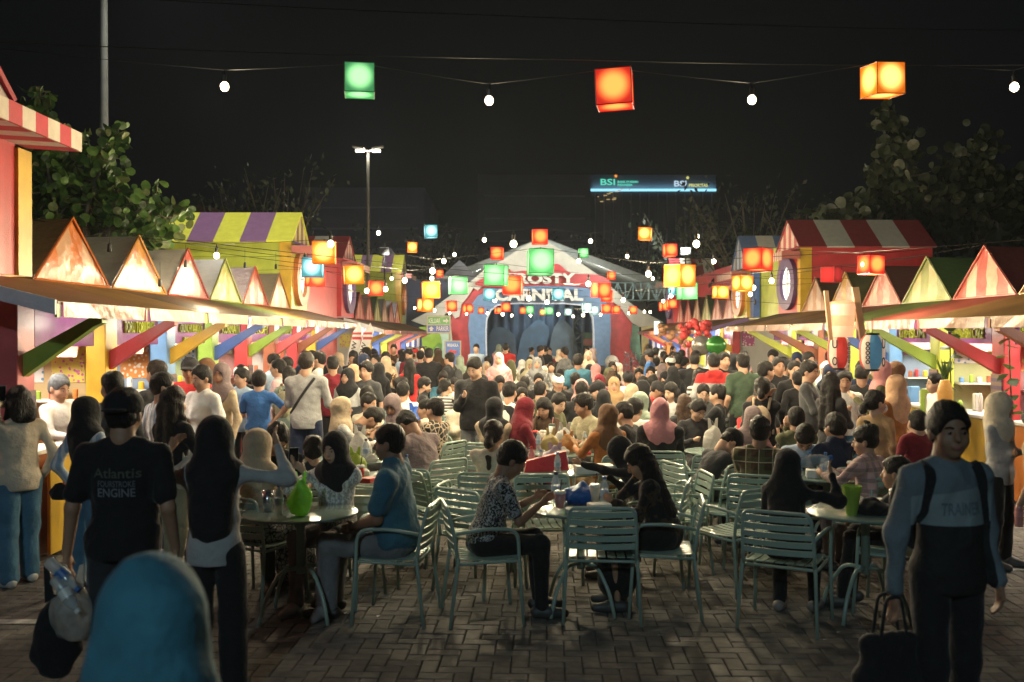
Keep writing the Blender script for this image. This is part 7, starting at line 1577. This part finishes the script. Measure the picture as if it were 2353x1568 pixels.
# more of the crowd between the named figures: each checked to stand clear of its neighbours
rr = random.Random(77); used = set(); taken = [tuple(P['root'].location[:2]) for P in PEOPLE]; named = list(taken)
CN = dict(white='white', cream='cream', beige='beige', lgrey='pale grey', black='black', char='charcoal', navy='navy', blue='blue', maroon='maroon', pink='pink', olive='olive', teal='teal', sage='sage green', tan='tan', lblue='light blue', red='red', mauve='taupe', orange='rust', green='dark green', yellow='mustard', dgrey='slate', khaki='khaki', brown='brown', lpink='pale pink')
WD = {'long': 'long hair', 'short': 'short hair', 'bushy': 'bushy hair', 'pony': 'a ponytail', 'bun': 'a hair bun', 'buzz': 'cropped hair', 'cap': 'a cap'}
def crowd(n, seated, xr, zr, where, tries=400):
    c = 0
    for _ in range(tries):
        if c >= n: break
        Z = rr.uniform(*zr); X = rr.uniform(*xr)
        if any((X-a)**2+(Z-b)**2 < (.62 if seated else .46)**2 for a, b in taken): continue
        if any((X-t.x)**2+(Z-t.y)**2 < .58**2 for t in (T3, T4, T5, T6, T7, T8, T9, T10, T11, T12, T13, T14, T15)): continue
        xs = 1176.5+X/Z*2288
        if not seated and any(b > Z-.3 and b < 14.6 and abs(1176.5+a/b*2288-xs) < 62 for a, b in named): continue
        hd = rr.choice(['hijab', 'hijab', 'hijab', 'short', 'short', 'short', 'long', 'pony', 'bushy', 'cap']); top = rr.choice(['white', 'cream', 'beige', 'lgrey', 'lgrey', 'black', 'black', 'char', 'navy', 'blue', 'maroon', 'pink', 'olive', 'teal', 'sage', 'tan', 'lblue', 'red', 'mauve', 'khaki', 'lpink'])
        hc = rr.choice(['black', 'cream', 'beige', 'mauve', 'pink', 'sage', 'white', 'tan', 'navy', 'dgrey', 'brown', 'lpink'])
        desc = ('woman in a %s headscarf and %s top' % (CN[hc], CN[top])) if hd == 'hijab' else '%s with %s in a %s top' % ('woman' if hd in ('long', 'pony') else 'man', WD[hd], CN[top])
        if (desc, where) in used: continue
        used.add((desc, where)); c += 1; taken.append((X, Z))
        H = rr.uniform(1.17, 1.3) if seated else rr.uniform(1.52, 1.74)
        x = 1176.5+X/Z*2288; y = 770+(CH-H)*2288/Z
        kw = dict(hc=hc if hd == 'hijab' else rr.choice(['black', 'white', 'char']), skin=rr.choice((0, 1, 2)), look=rr.uniform(-35, 35), nod=rr.uniform(0, 18), arms=rr.choice((('table','table'), ('table','cheek'), ('phone','phone'), ('lap','table'))) if seated else rr.choice((('down','phone'), ('phone','phone'), ('down','down'), ('cross','cross'))), sleeve=rr.choice(('short', 'long')) if hd != 'hijab' else 'long', w=rr.uniform(.95, 1.12))
        if seated: kw.update(lean=rr.uniform(2, 16))
        P_(x, y, desc+' '+where, top, rr.choice(['char', 'black', 'jeans', 'khaki']), hd, rr.choice([rr.uniform(-180, 180), rr.uniform(120, 240)]), Z=Z, pose='sit' if seated else 'stand', **kw)
crowd(9, True, (-1.9, 3.4), (11.2, 14.2), 'seated at the middle tables'); crowd(12, True, (-2.2, 4.0), (14.2, 18.5), 'seated at the far tables')
crowd(13, False, (3.4, 5.3), (10.8, 17), 'standing before the first east stalls'); crowd(13, False, (-3.75, -2.2), (10.2, 18), 'standing before the first west stalls')
crowd(9, False, (2.6, 5.0), (17, 25), 'in the far east crowd'); crowd(9, False, (-3.6, -1.6), (18, 26), 'in the far west crowd'); crowd(8, False, (-1.8, 3.0), (24, 33), 'standing near the stage')
def hand(lb, s): q = [P for P in PEOPLE if P['root']['label'].startswith(lb)][0]; return world_of(q, q['wr'][s]), q
p, _ = hand('smiling girl', -1); p2, _ = hand('smiling girl', 1); c_ = (p+p2)/2; phone((c_.x-.03, c_.y-.03, c_.z+.10), 'phone held up by the smiling girl at the front left table', 12, 25)
p, _ = hand('young man in black with tied', 1); phone((p.x, p.y-.06, p.z+.04), 'phone with a dark screen held by the young man in black', -40, 10)
p, _ = hand('man in a black and white batik', 1); cup((p.x+.13, p.y-.0, p.z-.03), 'pink drink cup held over the table by the batik shirt man', 'pink', 'white', 'black', .10)
bottle((T2.x-.17, 7.28, .739), 'clear bottle with navy cap behind the pink drink cup', 'navy', .23)
p, _ = hand('woman in a black headscarf drinking', 1); bottle((p.x-.24, p.y+.02, p.z+.07), 'large clear bottle tipped to the lips of the drinking woman', 'blue', .27, 'lgrey', tilt=(0, rad(82), rad(10)))
p, _ = hand('woman in a black headscarf reaching', -1); q = thing('plastic_fork', 'thin plastic fork in the hand reaching over the blue bag', 'fork', tuple(p+Vector((-.05, -.06, -.02)))); mb = MB(); mb.tube([(0,0,0),(-.01,-.03,-.14)], .0025, 4); mb.build('handle', M_film, q)
for k_, P in enumerate([]): pass
for P in PEOPLE:      # crown decorations named in the labels
    if 'with sunglasses on his hair' in P['root']['label']:
        H = P['Hd']; q = MB()
        for s in (-1, 1): q.ball(tuple(H(s*.036, .085, .085)), (.028, .012, .018), 8)
        g_ = thing('sunglasses', 'dark sunglasses pushed up on the hair of the grey T-shirt boy', 'sunglasses'); g_.location = P['root'].location; g_.rotation_euler = P['root'].rotation_euler; q.build('lens', mat('eye dark', (.008,.006,.005)), g_, True)
# small litter on the paving
rr = random.Random(9)
for i in range(9):
    x_, y_ = rr.uniform(-1.6, 2.6), rr.uniform(6.4, 8.6); q = MB(); q.add([(0, 0, 0), (.03, .005, .004), (.035, .02, .0), (.004, .018, .006)], [(0, 1, 2, 3)]); o = q.build('paper_scrap', M_white); o.location = (x_, y_, .006); o.rotation_euler = (0, 0, rr.uniform(0, 6)); tag(o, 'tiny white paper scrap on the paving '+['under the empty front chair','left of the batik shirt man','between two front table legs','near the right front chair','before the drinking woman','by the polo man\'s sandals','under the angled chair','in the open aisle gap','beside the long haired woman\'s chair'][i], 'litter', 'paper scraps on the paving')
print('PEOPLE', len(PEOPLE), 'CHAIRS', NCH[0], 'OBJECTS', len(bpy.data.objects))

rr = random.Random(31)
for ti, (T, nm) in enumerate(((T3, 'right front table'), (T4, 'red bag table'), (T5, 'takeaway bag table'), (T6, 'burger box table'), (T7, 'tall white bag table'), (T8, 'peaked bag table'), (T9, 'table behind the polo man'), (T10, 'three bottle table'), (T11, 'blue shopping bag table'), (T12, 'far middle table'), (T13, 'sage headscarf table'), (T14, 'glasses man table'), (T15, 'striped girl table'))):
    for j in range(4):
        a = rr.uniform(0, 6.28); r_ = rr.uniform(.2, .33); p = (T.x+r_*math.cos(a), T.y+r_*math.sin(a), .739); c = rr.choice(['red', 'white', 'cream', 'orange', 'yellow', 'green']); w_ = ('near', 'far', 'outer', 'inner')[j]
        if j == 0: cup(p, '%s drink cup at the %s side of the %s' % (c, w_, nm), c, 'white', rr.choice(['red', 'black', 'green']), rr.uniform(.1, .15))
        elif j == 1: box(p, '%s snack box at the %s side of the %s' % (c, w_, nm), .13, .10, rr.uniform(.03, .07), c, rr.uniform(0, 90))
        elif j == 2: bottle(p, 'small water bottle at the %s side of the %s' % (w_, nm), rr.choice(['blue', 'white', 'green']), .2)
        else: bag(p, 'crumpled white paper at the %s side of the %s' % (w_, nm), .12, .08, M_film, ti, handles=False, name='paper_wrap')

# ------------------------------------------------------------------ thin haze added for bulb glow and lifted blacks
q = MB(); q.box(-30, -12, -1.03, 34, 75, 12.5); hz = q.build('haze', None); hz.data.materials.clear()
hm = bpy.data.materials.new('glow_haze'); hm.use_nodes = True; nt = hm.node_tree; nt.nodes.clear()
pv = nt.nodes.new('ShaderNodeVolumePrincipled'); pv.inputs['Color'].default_value = (.78, .88, 1, 1); pv.inputs['Density'].default_value = .0006; pv.inputs['Anisotropy'].default_value = .3
ou = nt.nodes.new('ShaderNodeOutputMaterial'); nt.links.new(pv.outputs[0], ou.inputs['Volume']); hz.data.materials.append(hm); tag(hz, kind='stuff')
sc.cycles.volume_bounces = 0
